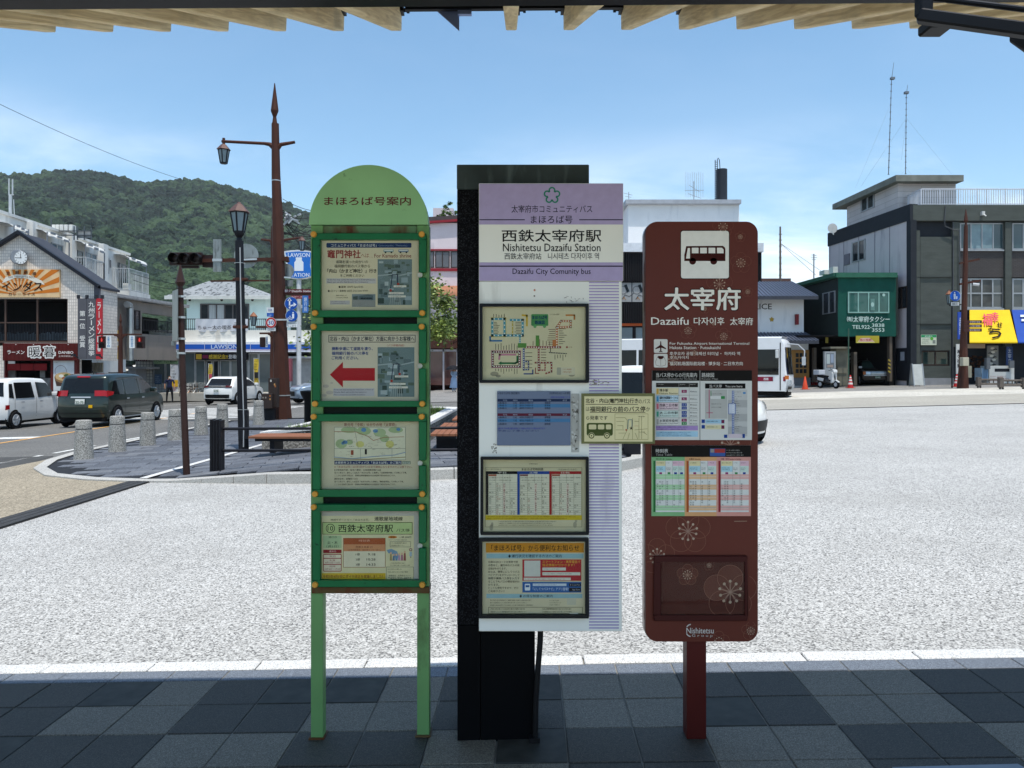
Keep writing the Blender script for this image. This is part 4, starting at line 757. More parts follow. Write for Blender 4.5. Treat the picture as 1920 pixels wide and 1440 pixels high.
p.line([(1177, 804), (1178, 787), (1185, 787), (1185, 800)], 1.1, '4f7a86', 2); p.text('★', 1180, 799, 1187, 806, '2b2a20', 2); p.ell(1174, 806, 1.6, 1.6, 'a83b30', 2, 9); p.rows(1190, 797, 1199, 800, 1, 'a83b30', 2, 4); p.rows(1196, 779, 1211, 783, 1, '4a4530', 2, 6); p.rows(1198, 808, 1212, 812, 1, '4a4530', 2, 7)
p.build('card_print', None, cd)

# ================================================================ BROWN BUS STOP SIGN
YR = 3.06; bs = thing('brown_bus_stop_sign', 'brown bus stop sign with plum blossom pattern on a single post', 'bus stop sign', (PX(1306, YR), YR+.04, gz(PX(1306, YR))))
m_br = mat('reddish_brown_enamel', '5e2b21', .45, var=.06, scale=3, bump=.03, bscale=120)
z0, z1 = PZ(1203, YR), PZ(415.5, YR); xa, xb = PX(1210.5, YR), PX(1421, YR)
b = MB().prism(rrect(xa, z0, xb, z1, .047, 8), YR, YR+.075); pan = b.build('sign_panel', m_br, bs, smooth=40)
b = MB().prism(rrect(xa-.002, z0-.002, xb+.002, z1+.002, .049, 8), YR+.018, YR+.058); b.build('edge_trim', mat('patchy_edge_metal', '8d8583', .3, .7, var=.2, scale=14, dirt=('54291f', 16, .5, .6, (1, 1, .6))), bs, smooth=40)  # pale metallic band round the panel edge, with brown patches
b = MB().box(PX(1289, YR), PX(1326, YR), YR+.012, YR+.085, gz(PX(1306, YR)), z0+.03); b.build('post', mat('dark_red_post', '4a1512', .45, var=.12, scale=5), bs, bevel=.004)
CLP = (1211.5, 416.5, 1420, 1202)
class Clip(Print):
    def poly(s, pts):
        for x, y, z in pts:
            px = CX+x*F/s.Y; py = HY-(z-HC)*F/s.Y
            if not (CLP[0] < px < CLP[2] and CLP[1] < py < CLP[3]): return s
        return super().poly(pts)
    def ring(s, cx, cy, r0, r1, col, l=2, n=36, a0=0, a1=360):
        s.use(ink(col))
        for i in range(n):
            q = []
            for a, r in ((i, r0), (i, r1), (i+1, r1), (i+1, r0)): t = R(a0+(a1-a0)*a/n); q.append(s.pt(cx+r*math.cos(t), cy-r*math.sin(t), l))
            s.poly(q)
        return s
p = Clip(YR-.0004)
def plum(cx, cy, Rr, col, fill=None, dot=True):
    for k in range(5):
        a = R(90+72*k); x, y = cx+.52*Rr*math.cos(a), cy-.52*Rr*math.sin(a)
        if fill: p.ell(x, y, Rr*.47, Rr*.47, fill, .8+.12*k, 24)
        p.ring(x, y, Rr*.47-.18, Rr*.47+.18+Rr*.004, col, 1.6, 40)
    for k in range(10):
        a = R(36*k+18); r = Rr*(.37 if k % 2 else .40); p.line([(cx, cy), (cx+r*math.cos(a), cy-r*math.sin(a))], max(.5, Rr*.025), 'a08272', 2); p.ell(cx+r*math.cos(a), cy-r*math.sin(a), max(.6, Rr*.055), max(.6, Rr*.055), 'b09a86', 2.3, 10)
for cx, cy, rr_ in ((1355.5, 425.5, 20), (1388, 444, 10), (1389, 493, 20), (1349, 533, 25), (1402, 547, 10), (1321, 579, 9), (1290, 620, 16), (1357, 631, 16), (1338, 606, 9), (1262, 676, 22), (1302, 662, 12)): plum(cx, cy, rr_, '7d4f42')
for cx, cy, rr_ in ((1290, 996, 43), (1232, 1043, 34), (1369, 835, 40)): plum(cx, cy, rr_, '8c5f4e', '64382e')
p.rr(1275.5, 431.6, 1368, 523.4, 5, '2a0e0c', 1.5); p.rr(1276.8, 433, 1366.6, 522, 4.5, 'e4e5de', 2); BB = '3d1714'
p.pol([(1283, 489.5), (1283, 478), (1286.6, 461.5), (1355, 461), (1359, 464), (1360, 468), (1360, 489.5)], BB, 2.5)
p.ell(1298.6, 489.8, 6.4, 6.4, BB, 2.5); p.ell(1338, 489.8, 6.4, 6.4, BB, 2.5); p.pol([(1286, 484.8), (1289.5, 465), (1293.6, 465), (1293.6, 484.8)], 'e4e5de', 3)
for x in (1297, 1312.6, 1328.4): p.rect(x, 464.6, x+12.6, 475, 'e4e5de', 3)
p.pol([(1344.2, 475), (1344.2, 464.6), (1353.5, 464.6), (1356.6, 468), (1356.6, 475)], 'e4e5de', 3)
WH = 'e6e4da'
p.text('太宰府', 1245.4, 538.6, 1388.6, 582, '2a0e0c', 2, .05); p.text('太宰府', 1246.2, 539.4, 1387.8, 581.2, WH, 3, .028)
p.text('Dazaifu', 1220.8, 595, 1291, 609, WH, 2, .012); p.text('다자이후', 1300.8, 595, 1358, 609.4, WH, 2, .012); p.text('太宰府', 1369, 595.4, 1411.6, 609.6, WH, 2, .012)
for y in (636, 663.4): p.rr(1226, y, 1251.6, y+25.6, 2.4, 'd0cec6', 2)
cx = 1238.8; p.pol([(cx-.9, 641), (cx, 639), (cx+.9, 641), (cx+1.3, 647), (cx+10, 653), (cx+10, 655), (cx+1.3, 652), (cx+1, 657.4), (cx+3.4, 659.4), (cx+3.4, 660.4), (cx, 659.6), (cx-3.4, 660.4), (cx-3.4, 659.4), (cx-1, 657.4), (cx-1.3, 652), (cx-10, 655), (cx-10, 653), (cx-1.3, 647)], BB, 3)
p.pol([(1234, 667.4), (1243.6, 667.4), (1244.6, 670), (1241.4, 673.4), (1236.2, 673.4), (1233, 670)], BB, 3); p.line([(1238.8, 673.4), (1238.8, 685)], .6, '6a5048', 3); p.line([(1233, 669), (1229, 678), (1230, 684.6), (1236, 686.4), (1241.6, 686.4), (1247.6, 684.6), (1248.6, 678), (1244.6, 669)], .6, '6a5048', 3)
for s_, x1, y0, y1 in (('For Fukuoka Airport International Terminal', 1404.6, 641.6, 647.8), ('Hakata Station · Futsukaichi', 1350.8, 648.9, 654.6), ('후쿠오카 공항 국제선 터미널・ 하카타 역', 1387.4, 659.6, 666.4), ('후츠카이치', 1291, 667.6, 673.2), ('福冈机场国际航站楼 · 博多站 · 二日市方向', 1392.6, 678, 685.4)): p.text(s_, 1255.6, y0, x1, y1, WH, 2, .004)
p.text('Nishitetsu', 1287, 1177, 1338, 1187.6, 'c9c3bb', 2, .012); p.text('G r o u p', 1297, 1189, 1336, 1195.4, 'b9b2aa', 2, .006); p.ring(1296, 1180, 8.4, 10.4, 'c9c3bb', 2, 12, 95, 150); p.ring(1296, 1184, 8.4, 10.4, 'c9c3bb', 2, 12, 205, 262)
p.line([(1377, 977.4), (1400, 977)], 1, 'a58a74', 2)
p.build('panel_print', None, pan)
Y1 = YR-.004; b = MB().pbox(1222.6, 694.6, 1409.8, 825, Y1, YR-.0005); bo = b.build('destination_board', mat('board_white', 'cfd0ca', .5, var=.04), bs)
p = Print(Y1-.0003); p.rect(1222.6, 694.6, 1409.8, 714, '1a1816'); p.rect(1311.6, 694.6, 1313, 825, '8c8a86', 2); p.text('当バス停からの行先案内', 1230, 699, 1306.6, 707.4, 'cbc9c2', 2, .01); p.text('Destination Information For This Bus Stop', 1230, 708.6, 1306.4, 713, '9c9a94', 2); p.text('路線図', 1315.6, 699, 1338.6, 707.4, 'cbc9c2', 2, .01); p.text('Route Map', 1315.6, 708.6, 1346, 713, '9c9a94', 2)
p.rect(1230, 718, 1308.6, 726, '2a2826'); p.rows(1231, 719, 1250, 722.6, 1, 'b5b3ac', 2, 3); p.rows(1275, 719, 1288, 722.6, 1, 'b5b3ac', 2, 4); p.rows(1293.6, 719, 1306, 722.6, 1, 'b5b3ac', 2, 5)
for i, (y, s_, e_, c, fc) in enumerate(((727.5, '博多駅', 'Hakata Station', 'c9a04c', 'd9cfa6'), (741.5, '福岡空港国際線ターミナル', 'Fukuoka Airport International Terminal', '4c93c2', 'b9d2de'), (755.5, '西鉄二日市駅', 'Nishitetsu Futsukaichi Station', 'c9707e', 'dcc6cc'), (770, 'JR 二日市駅', 'JR Futsukaichi Station', '4c9c84', 'c6d8d0'), (784.5, '太宰府市役所', 'Dazaifu City Hall', 'a5a5a0', 'd6d6d0'))):
    p.rect(1230, y, 1272, y+12.5, fc); p.rect(1231, y+1.4, 1235, y+11.4, c, 2); p.text(s_, 1236.4, y+1.6, 1271 if i else 1252.6, y+7, '1c1c1c', 2, .02); p.text(e_, 1236.4, y+8.2, 1270.6, y+11.4, '2a2a2a', 2)
    for k in range(1 if i < 2 else 2): yy = y+(3.6 if i < 2 else .6+k*6.2); cc_ = '8c2c5a' if i < 2 or (i == 4 and k == 0) else ('3f8a52' if i == 4 else '27468c'); p.rect(1278, yy, 1287.6, yy+5.4, cc_, 2); p.text('旅人' if cc_ == '8c2c5a' else ('4-1' if i == 4 else ('1-1', '1-2')[k]), 1280.4, yy+1, 1285.4, yy+4.4, 'd6d6d6', 3); p.text(('約40min', '約25min', '約16min', '約15min', '約 3min')[i], 1294, yy+1.4, 1307, yy+4.6, '3a3a3a', 2)
    p.rect(1230, y+13.2, 1308.6, y+13.8, '9a9a94', 2)
for x in (1272.6, 1292): p.rect(x, 718, x+.5, 796, '9a9a94', 2)
p.rect(1230, 798.4, 1308.6, 807, 'a58cc0'); p.rows(1231, 799, 1306, 806.6, 2, '3c3560', 2, 8); p.rect(1230, 808.6, 1308.6, 819, 'a3c9dc'); p.rows(1231, 809, 1306, 818.6, 3, '2a4a78', 2, 9)
p.rect(1322, 719, 1397.6, 728.6, '151413'); p.text('当バス停　You are here', 1330, 721, 1392, 727, 'c4c2bc', 2, .006); p.rect(1322, 730.4, 1363.6, 785, 'b2b3ae', 1); p.rect(1365, 730.4, 1401, 818, 'bdbebb', 1)
for y in (750, 776, 800): p.rect(1365, y, 1401, y+14, 'a9aaa8', 1.4)
p.line([(1329.6, 731), (1329.6, 783)], 1.4, 'b0446c', 2); p.line([(1325, 774), (1336, 774)], 1.2, 'b0446c', 2); p.rr(1332, 742.4, 1359, 748, 1, 'd5d6d2', 2); p.rr(1351.6, 742.6, 1359, 748, 1, '3f8a52', 2.6); p.line([(1333, 733), (1333, 742)], 1.2, '3f8a52', 2)
for y in (738, 757, 763): p.rows(1334, y-1, 1356, y+2, 1, '3a3a3a', 3, y)
for x in (1373, 1375.8): p.line([(x, 733), (x, 756), (x, 776), (x, 813)], 1.3, '2f5ca8', 2)
for i in range(18): y = 735+i*4.3; p.ell(1374.4, y, .9, .9, 'dfe2e6', 3, 8); p.rows(1377.6, y-1.3, 1377.6+random.Random(i).uniform(6, 14), y+1.3, 1, '3a3a3a', 3, i)
p.rr(1366, 757, 1379, 776, 2, 'c3cad6', 2.2); p.frame(1366, 757, 1379, 776, .9, '2f5ca8', 2.6)
for y, c1 in ((786.5, '9fc4d6'), (797, 'd6cfa8')): p.rect(1322.6, y, 1358.6, y+7.6, c1, 2); p.rect(1352.4, y+.6, 1358, y+7, '6c2c4a', 2.6); p.rect(1315.4, y, 1321.6, y+6.6, '27468c', 2); p.rows(1325, y+1.6, 1350, y+5.4, 1, '2a3a4c', 3, 5)
p.rect(1366, 813.6, 1391, 821, 'c9bcc4', 2.4); p.rect(1392, 813.6, 1396.6, 821, '27468c', 2.6); p.rect(1357.4, 815, 1363.6, 821, '27468c', 2); p.rect(1393, 735, 1398, 738.6, '4f86b8', 2)
p.build('route_board_print', None, bo)
b = MB().pbox(1221.6, 835.2, 1407.8, 967.6, Y1, YR-.0005); bo = b.build('timetable_board', mat('board_white', 'cfd0ca', .5), bs)
p = Print(Y1-.0003); p.rect(1221.6, 835.2, 1407.8, 856.8, '1a1816'); p.text('時刻表', 1229.6, 841.6, 1252.4, 849, 'cbc9c2', 2, .01); p.text('Time Table', 1229.6, 850.4, 1260.4, 854.6, '9c9a94', 2); p.rect(1331, 841, 1360, 855.4, '3c5a96', 2); p.rect(1339.6, 841.6, 1359.4, 849, 'a03c38', 2.4); p.rect(1332, 841.8, 1338.8, 848.4, '8c8a86', 2.4); p.rows(1361.6, 842, 1396, 855.6, 3, 'a5a39c', 2, 3)
for k, (x0, x1, c0, c1, c2) in enumerate(((1221.6, 1283.8, '7fb07c', '2f6b3a', 'a8cfa2'), (1283.8, 1343.6, 'd2a070', 'a5532a', 'd9b48c'), (1343.6, 1407.8, 'cf9488', '8c3038', 'd8aca4'))):
    p.rect(x0, 856.8, x1, 967.6, c0); xe = x1-4 if k == 2 else x1-.6; p.rect(x0+7.6, 864, xe, 960, 'd6d8d2', 1.5); p.rect(x0+3.4, 864, x0+7.6, 960, c1, 1.6); p.text(('平日（月〜金） Weekdays', '土曜日 Saturday', '日曜・祝日 Sunday & Holiday')[k], x0+8, 859, x0+(38, 30, 46)[k], 862.8, '3a2a24', 2, .01)
    for i in range(14):
        if i % 4 in (0, 1): p.rect(x0+7.6, 889+i*4.9, xe, 893.4+i*4.9, c2, 1.8)
    ws = (0, .34, .58, .8) if k == 0 else (0, .42, .68)
    for j, a in enumerate(ws):
        x = x0+8+a*(xe-x0-8); xn = x0+8+(ws+(1,))[j+1]*(xe-x0-8) if False else (x0+8+((ws[j+1] if j+1 < len(ws) else 1)*(xe-x0-8))); p.rect(x, 864, x+.4, 951, '8a8c86', 2.2)
        p.rect(x+.6, 864.4, xn-.3, 873.4, ('d9cfa0', 'd6d8d2', 'd9b4c0', 'd9b4c0')[j], 2); p.rect(x+.6, 874, xn-.3, 884.6, ('a8cfd8', 'd6d8d2', 'c4d8cc', 'c4d8cc')[j], 2); p.rows(x+1.4, 866, xn-2, 869.6, 1, '2a2a2a', 3, j+k); p.rows(x+1.4, 876, xn-2, 882, 2, '2a3a3a', 3, j+k+9)
        p.rect((x+xn)/2-2.6, 885.4, (x+xn)/2+2.6, 889.2, ('8c3c6c', '3f8a52', '27468c', '27468c')[j], 2.4)
        rg = random.Random(k*10+j)
        for i in range(3, 14):
            y = 889+i*4.3
            for c in range(3 if j == 0 else 1):
                if rg.random() < .8: xx = x+1.6+c*4.6; p.text(rg.choice(('00', '15', '30', '45', '20')), xx, y, xx+3, y+2.8, '3c3c38', 3)
    p.rect(x0+7.6, 951.4, xe, 952, '8a8c86', 2.2)
p.build('timetable_print', None, bo)
b = MB(); A0, A1 = YR-.014, YR-.0005; x0, y0, x1, y1 = 1226.8, 1042.8, 1401.6, 1164.6
b.pbox(x0, y0, x1, y0+11, A0, A1).pbox(x0, y1-11, x1, y1, A0, A1).pbox(x0, y0+11, x0+12.6, y1-11, A0, A1).pbox(x1-5, y0+11, x1, y1-11, A0, A1)
fr = b.build('empty_display_case', mat('dark_red_frame', '3c0f0d', .5, var=.1), bs, bevel=.002, seg=1)
p = Clip(YR-.0035); p.rect(x0+12.6, y0+11, x1-5, y1-11, '4e2620', 0); CLP = (x0+13, y0+11.5, x1-5.4, y1-11.4); plum(1289, 1078, 20.5, '8c5f4e', '5c3027'); plum(1329.5, 1060, 10, '7d4f42'); plum(1369, 1110, 51, '94685a', '64382e'); p.build('case_print', None, fr)
CLP = (1403, 1043, 1420, 1202); p = Clip(YR-.0008); plum(1369, 1110, 51, '94685a', '64382e'); p.build('blossom_print', None, pan); p = Clip(YR-.0008); CLP = (1211.5, 1166, 1420, 1202); plum(1407.6, 1183, 17.5, '8c5f4e'); p.build('blossom_print', None, pan); p = Clip(YR-.0008); plum(1348, 1203, 20, '8c5f4e'); p.build('blossom_print', None, pan)
MB().pbox(x0+12.6, y0+11, x1-5, y1-11, YR-.010, YR-.009).build('pane', clear('acrylic_pane'), fr)

# ================================================================ STREET FURNITURE ON THE ISLAND
def gi(x): return gz(x)+ih(x)
m_conc = speckle('granite_bollard_stone', [(0, '55534f'), (.4, '8a8882'), (1, 'b4b2ab')], 90, .8, .3, .12, stain=('5b5852', 3., .55, .8, .5))
def bollard(px, py, label):
    c = G(px, py); x, y = c.x, c.y; z = gi(x); o = thing('bollard', label, 'bollard', (x, y, z), 0, 'stone bollards along the road edge'); return o
bl0 = None
for px, py, lb in ((157, 862, 'speckled stone bollard nearest the rounded tip of the paved island'), (220, 848, 'speckled stone bollard second from the rounded island tip, in front of the green minivan'), (277, 836, 'speckled stone bollard third from the rounded island tip, just left of the thin brown pole'), (328, 826, 'speckled stone bollard fourth from the island tip, just beside the thin brown pole'), (377, 816, 'speckled stone bollard between the thin brown pole and the ribbed black rail post'), (417, 808, 'speckled stone bollard half hidden by the ribbed black rail post'), (485, 797, 'speckled stone bollard between black lamp post and brown control boxes')):
    o = bollard(px, py, lb)
    if bl0 is None:
        b = MB().lathe([(.175, 0), (.172, .02), (.145, .555)], (0, 0, 0), 20); b.build('shaft', m_conc, o, local=True, smooth=35)
        b = MB().lathe([(.132, .555), (.132, .572)], (0, 0, 0), 20); b.build('groove_band', mat('dark_groove', '2b2d33', .6), o, local=True)
        b = MB().lathe([(.143, .572), (.140, .70), (.132, .722), (.10, .73)], (0, 0, 0), 20); b.build('cap', m_conc, o, local=True, smooth=35); bl0 = o
    else:
        for ch in bl0.children: q = ch.copy(); C.objects.link(q); q.parent = o
m_pole = mat('dark_brown_steel', '4a2c22', .5, .25, var=.12, scale=2, dirt=('2a1a16', 2.5, .55, .8, (1, 1, .3)))
m_pole2 = mat('brown_grey_steel', '3b2a26', .5, .25, var=.12, scale=3)
m_alu = mat('sign_back_aluminium', '8d9290', .4, .55, var=.1, scale=4, dirt=('5b5f5d', 5, .5, .8, (2, 2, .6)))
m_clamp = mat('clamp_steel', 'b9bcbc', .35, .7)
def octo(mb, pts, n=8): mb.tube(pts[0], pts[1], n)
def spike(mb, c, z0, h, r, n=8): c = Vector(c); mb.lathe([(r*.62, z0), (r*.5, z0+h*.05), (r*.5, z0+h*.09), (r*1.0, z0+h*.26), (r*.9, z0+h*.32), (r*.12, z0+h)], (c.x, c.y, 0), n, R(22.5))
# thin brown pole with panels seen from behind
c = G(350, 893); z0 = gi(c.x); Y = c.y; tp = thing('sign_pole', 'thin brown pole with grey sign panels seen from behind', 'pole', (c.x, Y, z0))
b = MB().tube([(c.x, Y, z0), (c.x-.06, Y, z0+1.5), (PX(338, Y), Y, PZ(540, Y))], [.052, .048, .044], 10); b.build('shaft', m_pole2, tp, smooth=40)
b = MB(); spike(b, (PX(338, Y), Y, 0), PZ(541, Y), .36, .075); b.build('spear_finial', m_pole2, tp)
def panel(x0, y0, x1, y1, sk, nm, Yp):
    a = P(x0, y0, Yp); d = P(x1, y1, Yp); b = MB()
    b.hexa([(a.x, Yp, d.z), (d.x, Yp+sk, d.z), (d.x, Yp+sk+.02, d.z), (a.x, Yp+.02, d.z), (a.x, Yp, a.z), (d.x, Yp+sk, a.z), (d.x, Yp+sk+.02, a.z), (a.x, Yp+.02, a.z)]); return b
panel(323, 546, 349, 640, -.30, 'p', Y+.13).build('sign_panel', m_alu, tp); panel(321, 640, 327, 648, 0, 'p', Y+.15).build('sign_panel', m_alu, tp); panel(331, 656, 346, 672, -.1, 'p', Y+.08).build('small_sign_panel', m_alu, tp)
for py in (558, 597, 637, 664): b = MB().lathe([(.062, 0), (.062, .03)], (PX(340, Y), Y, PZ(py, Y)), 10).bar(P(336, py-1.5, Y), P(348, py-1.5, Y+.02), .02, .025); b.build('clamp', m_clamp, tp)
# black lamp post with hexagonal lantern
m_lglass = mat('frosted_lamp_glass', '7d8d92', .25, var=.1, scale=8); m_cop = mat('weathered_copper_roof', '5d4641', .5, .1, var=.15, scale=12)
m_blk = mat('charcoal_pole_paint', '1d1e23', .45, .3, var=.15, scale=3)
def lantern(parent, x, y, ztop, h, w_, local=False, col=None):
    """six-sided lantern; ztop is the tip of the roof"""
    b = MB().lathe([(w_*1.08, ztop-h*.33), (w_*1.02, ztop-h*.30), (w_*.42, ztop-h*.09), (w_*.22, ztop-h*.05), (w_*.14, ztop)], (x, y, 0), 6, R(30)); r = b.build('lantern_roof', col or m_cop, parent, local)
    b = MB().lathe([(w_*.50, ztop-h*.96), (w_*.84, ztop-h*.33)], (x, y, 0), 6, R(30)); b.build('lantern_glass', m_lglass, parent, local)
    b = MB()
    for k in range(6):
        a = R(60*k+30); ca, sa = math.cos(a), math.sin(a); b.bar((x+ca*w_*.52, y+sa*w_*.52, ztop-h*.97), (x+ca*w_*.86, y+sa*w_*.86, ztop-h*.33), w_*.13)
    b.lathe([(w_*.56, ztop-h), (w_*.56, ztop-h*.94)], (x, y, 0), 6, R(30)); b.lathe([(w_*.92, ztop-h*.36), (w_*.92, ztop-h*.32)], (x, y, 0), 6, R(30))
    b.build('lantern_frame', m_blk, parent, local); return r
c = G(457, 846); z0 = gi(c.x); Y = c.y; lp = thing('lamp_post', 'black lamp post with six sided lantern and grey conduit', 'street lamp', (c.x, Y, z0))
xt = PX(448.5, Y)
b = MB().tube([(c.x, Y, z0), (c.x-.03, Y, z0+1), (xt, Y, PZ(452, Y))], [.105, .10, .085], 8); b.build('shaft', m_blk, lp)
b = MB().box(c.x-.02, c.x+.115, Y-.13, Y-.02, PZ(822, Y), PZ(769, Y)); b.build('junction_box', m_blk, lp, bevel=.006)
b = MB().lathe([(.06, PZ(452, Y)), (.05, PZ(446, Y)), (.09, PZ(441, Y)), (.10, PZ(437, Y))], (xt, Y, 0), 8); b.build('collar', m_blk, lp)
lantern(lp, xt, Y, PZ(379, Y), (437-379)*Y/F, 18.5*Y/F)
b = MB().tube([P(450, 464, Y-.11), P(451, 540, Y-.11), P(454, 690, Y-.12), P(457, 790, Y-.14), P(456.5, 838, Y-.12)], .012, 6); b.build('conduit', mat('grey_conduit', 'a4a7a8', .5), lp, smooth=40)
for py in (527, 616): b = MB().lathe([(.108, 0), (.108, .06)], (PX(450+(py-527)*.02, Y), Y, PZ(py, Y)), 8).cyl(P(437, py-3, Y-.03), P(465, py-3, Y-.03), .03, n=6); b.build('band', m_pole, lp)
b = MB().lathe([(.112, 0), (.112, .008)], (PX(449.5, Y), Y, PZ(494, Y)), 8).lathe([(.114, 0), (.114, .008)], (PX(455.5, Y), Y, PZ(768, Y)), 8); b.build('strap', m_clamp, lp)
b = MB().bar(P(395, 527, Y+.02), P(505, 526, Y+.02), .02, .03); b.build('cross_bar', m_pole, lp)
# tall brown mast with lamp arm and traffic signals
c = G(531, 786); Y = c.y; z0 = gi(c.x) if c.x > -9 else gz(c.x)
ms = thing('traffic_mast', 'tall rust brown tapered mast with lamp arm, traffic signals and spear tip', 'mast', (c.x, Y, z0))
k = Y/F; prof = [(529, 790, 19), (528, 745, 16), (526, 640, 13.5), (523, 520, 11.5), (521, 425, 10.5), (517.5, 330, 8.4), (516, 232, 7)]
b = MB().tube([P(a, y_, Y) for a, y_, r in prof], [r*k for a, y_, r in prof], 8); b.build('shaft', m_pole, ms)
b = MB(); b.lathe([(5*k, PZ(232, Y)), (3.2*k, PZ(219, Y)), (7.4*k, PZ(208, Y)), (7*k, PZ(204, Y)), (.8*k, PZ(156, Y))], (PX(515, Y), Y, 0), 8); b.build('spear_finial', m_pole, ms)
for py in (340, 742): b = MB().lathe([((8.8 if py < 500 else 16.8)*k, 0), ((8.8 if py < 500 else 16.8)*k, .03)], (PX(518 if py < 500 else 528, Y), Y, PZ(py, Y)), 8); b.build('strap', m_clamp, ms)
b = MB().tube([P(514, 276, Y), P(505, 270.5, Y), P(495, 269, Y), P(416, 265, Y)], [.11, .07, .055, .05], 8).tube([P(518, 280, Y), P(527, 271, Y), P(553, 266.5, Y)], [.11, .07, .05], 8).cyl(P(419.5, 259, Y), P(419.5, 271, Y), .05, n=8); b.build('lamp_arm', m_pole, ms)
lantern(ms, PX(419.5, Y), Y, PZ(268, Y), 39*k, 12*k)
b = MB().bar(P(541, 486, Y), P(536, 487, Y), .18).bar(P(541, 486, Y-.05), P(380, 489, Y-.05), .12).tube([P(520, 500, Y), P(512, 490, Y), P(500, 488, Y)], [.12, .09, .07], 6); b.build('signal_arm', m_pole, ms)
sg = MB().box(PX(322, Y), PX(382, Y), Y-.2, Y, PZ(498, Y), PZ(474.5, Y)); sgo = sg.build('signal_head', mat('signal_dark_brown', '2b1a18', .45, var=.1), ms, bevel=.03)
for px in (330.5, 350, 370.5):
    b = MB().lathe([(9.2*k, -.02), (9.2*k, -.30), (8.6*k, -.30), (8.4*k, -.02)], P(px, 485.5, Y-.18), 20, axis='y'); b.build('visor', mat('visor_black', '17110f', .5), sgo)
    b = MB().lathe([(8*k, 0), (7*k, -.05), (3*k, -.08)], P(px, 485.5, Y-.2), 18, axis='y'); b.build('lens', mat('unlit_lens', '3c2f2a', .2), sgo, smooth=60)
b = MB().pbox(336, 498, 372, 502.5, Y-.12, Y-.02).pbox(380, 478, 402, 501, Y-.06, Y+.06); b.build('hanger_box', mat('signal_dark_brown', '2b1a18', .45), sgo)
b = MB().pbox(399.5, 448.5, 414.5, 509.5, Y-.14, Y-.10).pbox(401.5, 451, 403, 507, Y-.16, Y-.14).pbox(411, 451, 412.5, 507, Y-.16, Y-.14); b.build('sign_back', m_alu, ms)
b = MB().lathe([(23*k, 0), (23*k, -.03)], P(462, 480, Y+.06), 28, axis='y'); b.build('round_sign_back', m_alu, ms)
b = MB().pbox(398, 485, 416, 490, Y-.18, Y-.14).bar(P(455, 487, Y-.1), P(482, 486, Y-.1), .06); b.build('clamp', m_clamp, ms)
# road signs carried by the mast
def disc_sign(parent, px, py, r, Yd, face, draw=None):
    b = MB().lathe([(r*Yd/F, 0), (r*Yd/F, -.02)], P(px, py, Yd), 28, axis='y'); o = b.build('round_sign', mat('sign_edge', 'b9bcc0', .4, .3), parent)
    p = Print(Yd-.021, .002); p.ell(px, py, r*.97, r*.97, face, .5, 28)
    if draw: draw(p)
    p.build('sign_face', None, o); return o
Yd = Y-.28
def d1(p):
    p.line([(543, 577), (543, 562)], 2.6, 'dfe3e8', 1.5); p.pol([(543, 558.5), (538.6, 564), (547.4, 564)], 'dfe3e8', 1.5); p.line([(543, 574), (550, 572)], 2.4, 'dfe3e8', 1.5); p.pol([(556, 571), (550.4, 567), (550.4, 575)], 'dfe3e8', 1.5)
disc_sign(ms, 546, 569, 12.2, Yd, '1f4fa0', d1)
def d2(p):
    p.ell(549.6, 586.4, 1.4, 1.4, 'dfe3e8', 1.5, 10); p.pol([(547.6, 588.4), (551.6, 588.4), (551.4, 597), (548, 597)], 'dfe3e8', 1.5); p.ring(541, 597.5, 1.6, 2.3, 'dfe3e8', 1.5, 12); p.ring(546, 597.5, 1.6, 2.3, 'dfe3e8', 1.5, 12); p.line([(541, 597), (544, 592), (546, 597)], .7, 'dfe3e8', 1.5)
disc_sign(ms, 547, 592, 11.4, Yd, '1f4fa0', d2)
b = MB().pbox(537.5, 603, 557.5, 613.5, Yd, Yd+.02); o = b.build('plate', mat('plate_white', 'd8dad8', .45), ms); p = Print(Yd-.001, .001); p.text('自転車歩行者専用', 539, 604.4, 556, 607.6, '2a2c30', 1); p.text('ここまで', 540, 608.8, 555, 612.6, '2a2c30', 1); p.build('lettering', None, o)
def d3(p): p.ring(508, 605, 6.6, 9.6, 'b3262a', 1.2, 28); p.text('30', 502.8, 601, 513.4, 609, '24489a', 1.6, .02)
disc_sign(ms, 508, 605, 10.2, Y-.36, 'dcdcd6', d3)
b = MB().pbox(499.5, 614.5, 516.6, 620.6, Y-.36, Y-.34); o = b.build('plate', mat('plate_white', 'd8dad8', .45), ms); p = Print(Y-.361, .001); p.text('ここから', 501.6, 615.6, 514.6, 619.4, '2a2c30', 1); p.build('lettering', None, o)
b = MB().pbox(500, 576.5, 513, 586.4, Y-.36, Y-.34); o = b.build('plate', mat('plate_white', 'd8dad8', .45), ms); p = Print(Y-.361, .001); p.text('駐車', 503, 579, 510, 584, '2a4a8c', 1); p.rect(500.4, 586.8, 512.8, 593.6, '2458a8', .5); p.rows(502, 588, 511, 592.6, 2, 'c6d2e4', 1, 3); p.build('lettering', None, o)
b = MB().bar(P(513, 599.5, Y-.3), P(541, 599.5, Y-.3), .05).bar(P(533, 520, Y-.2), P(546, 521, Y-.2), .05); b.build('clamp', m_clamp, ms)
b = MB().lathe([(13.5*k, 0), (13.5*k, -.03)], P(538, 508, Y+.2), 24, axis='y').pbox(532, 525, 549, 537, Y+.2, Y+.23); b.build('round_sign_back', m_alu, ms)
b = MB().bar(P(532, 551, Y), P(600, 551, Y), .16, .10); b.build('guide_sign_arm', m_pole, ms)
b = MB().pbox(533, 542, 590, 549, Y-.1, Y-.06); o = b.build('guide_sign', mat('maroon_sign', '5a1f26', .5), ms); p = Print(Y-.101, .001); p.text('駅ＰDazaifu Station', 534, 543.2, 586, 548, 'd9d2cc', 1, .02); p.build('lettering', None, o)
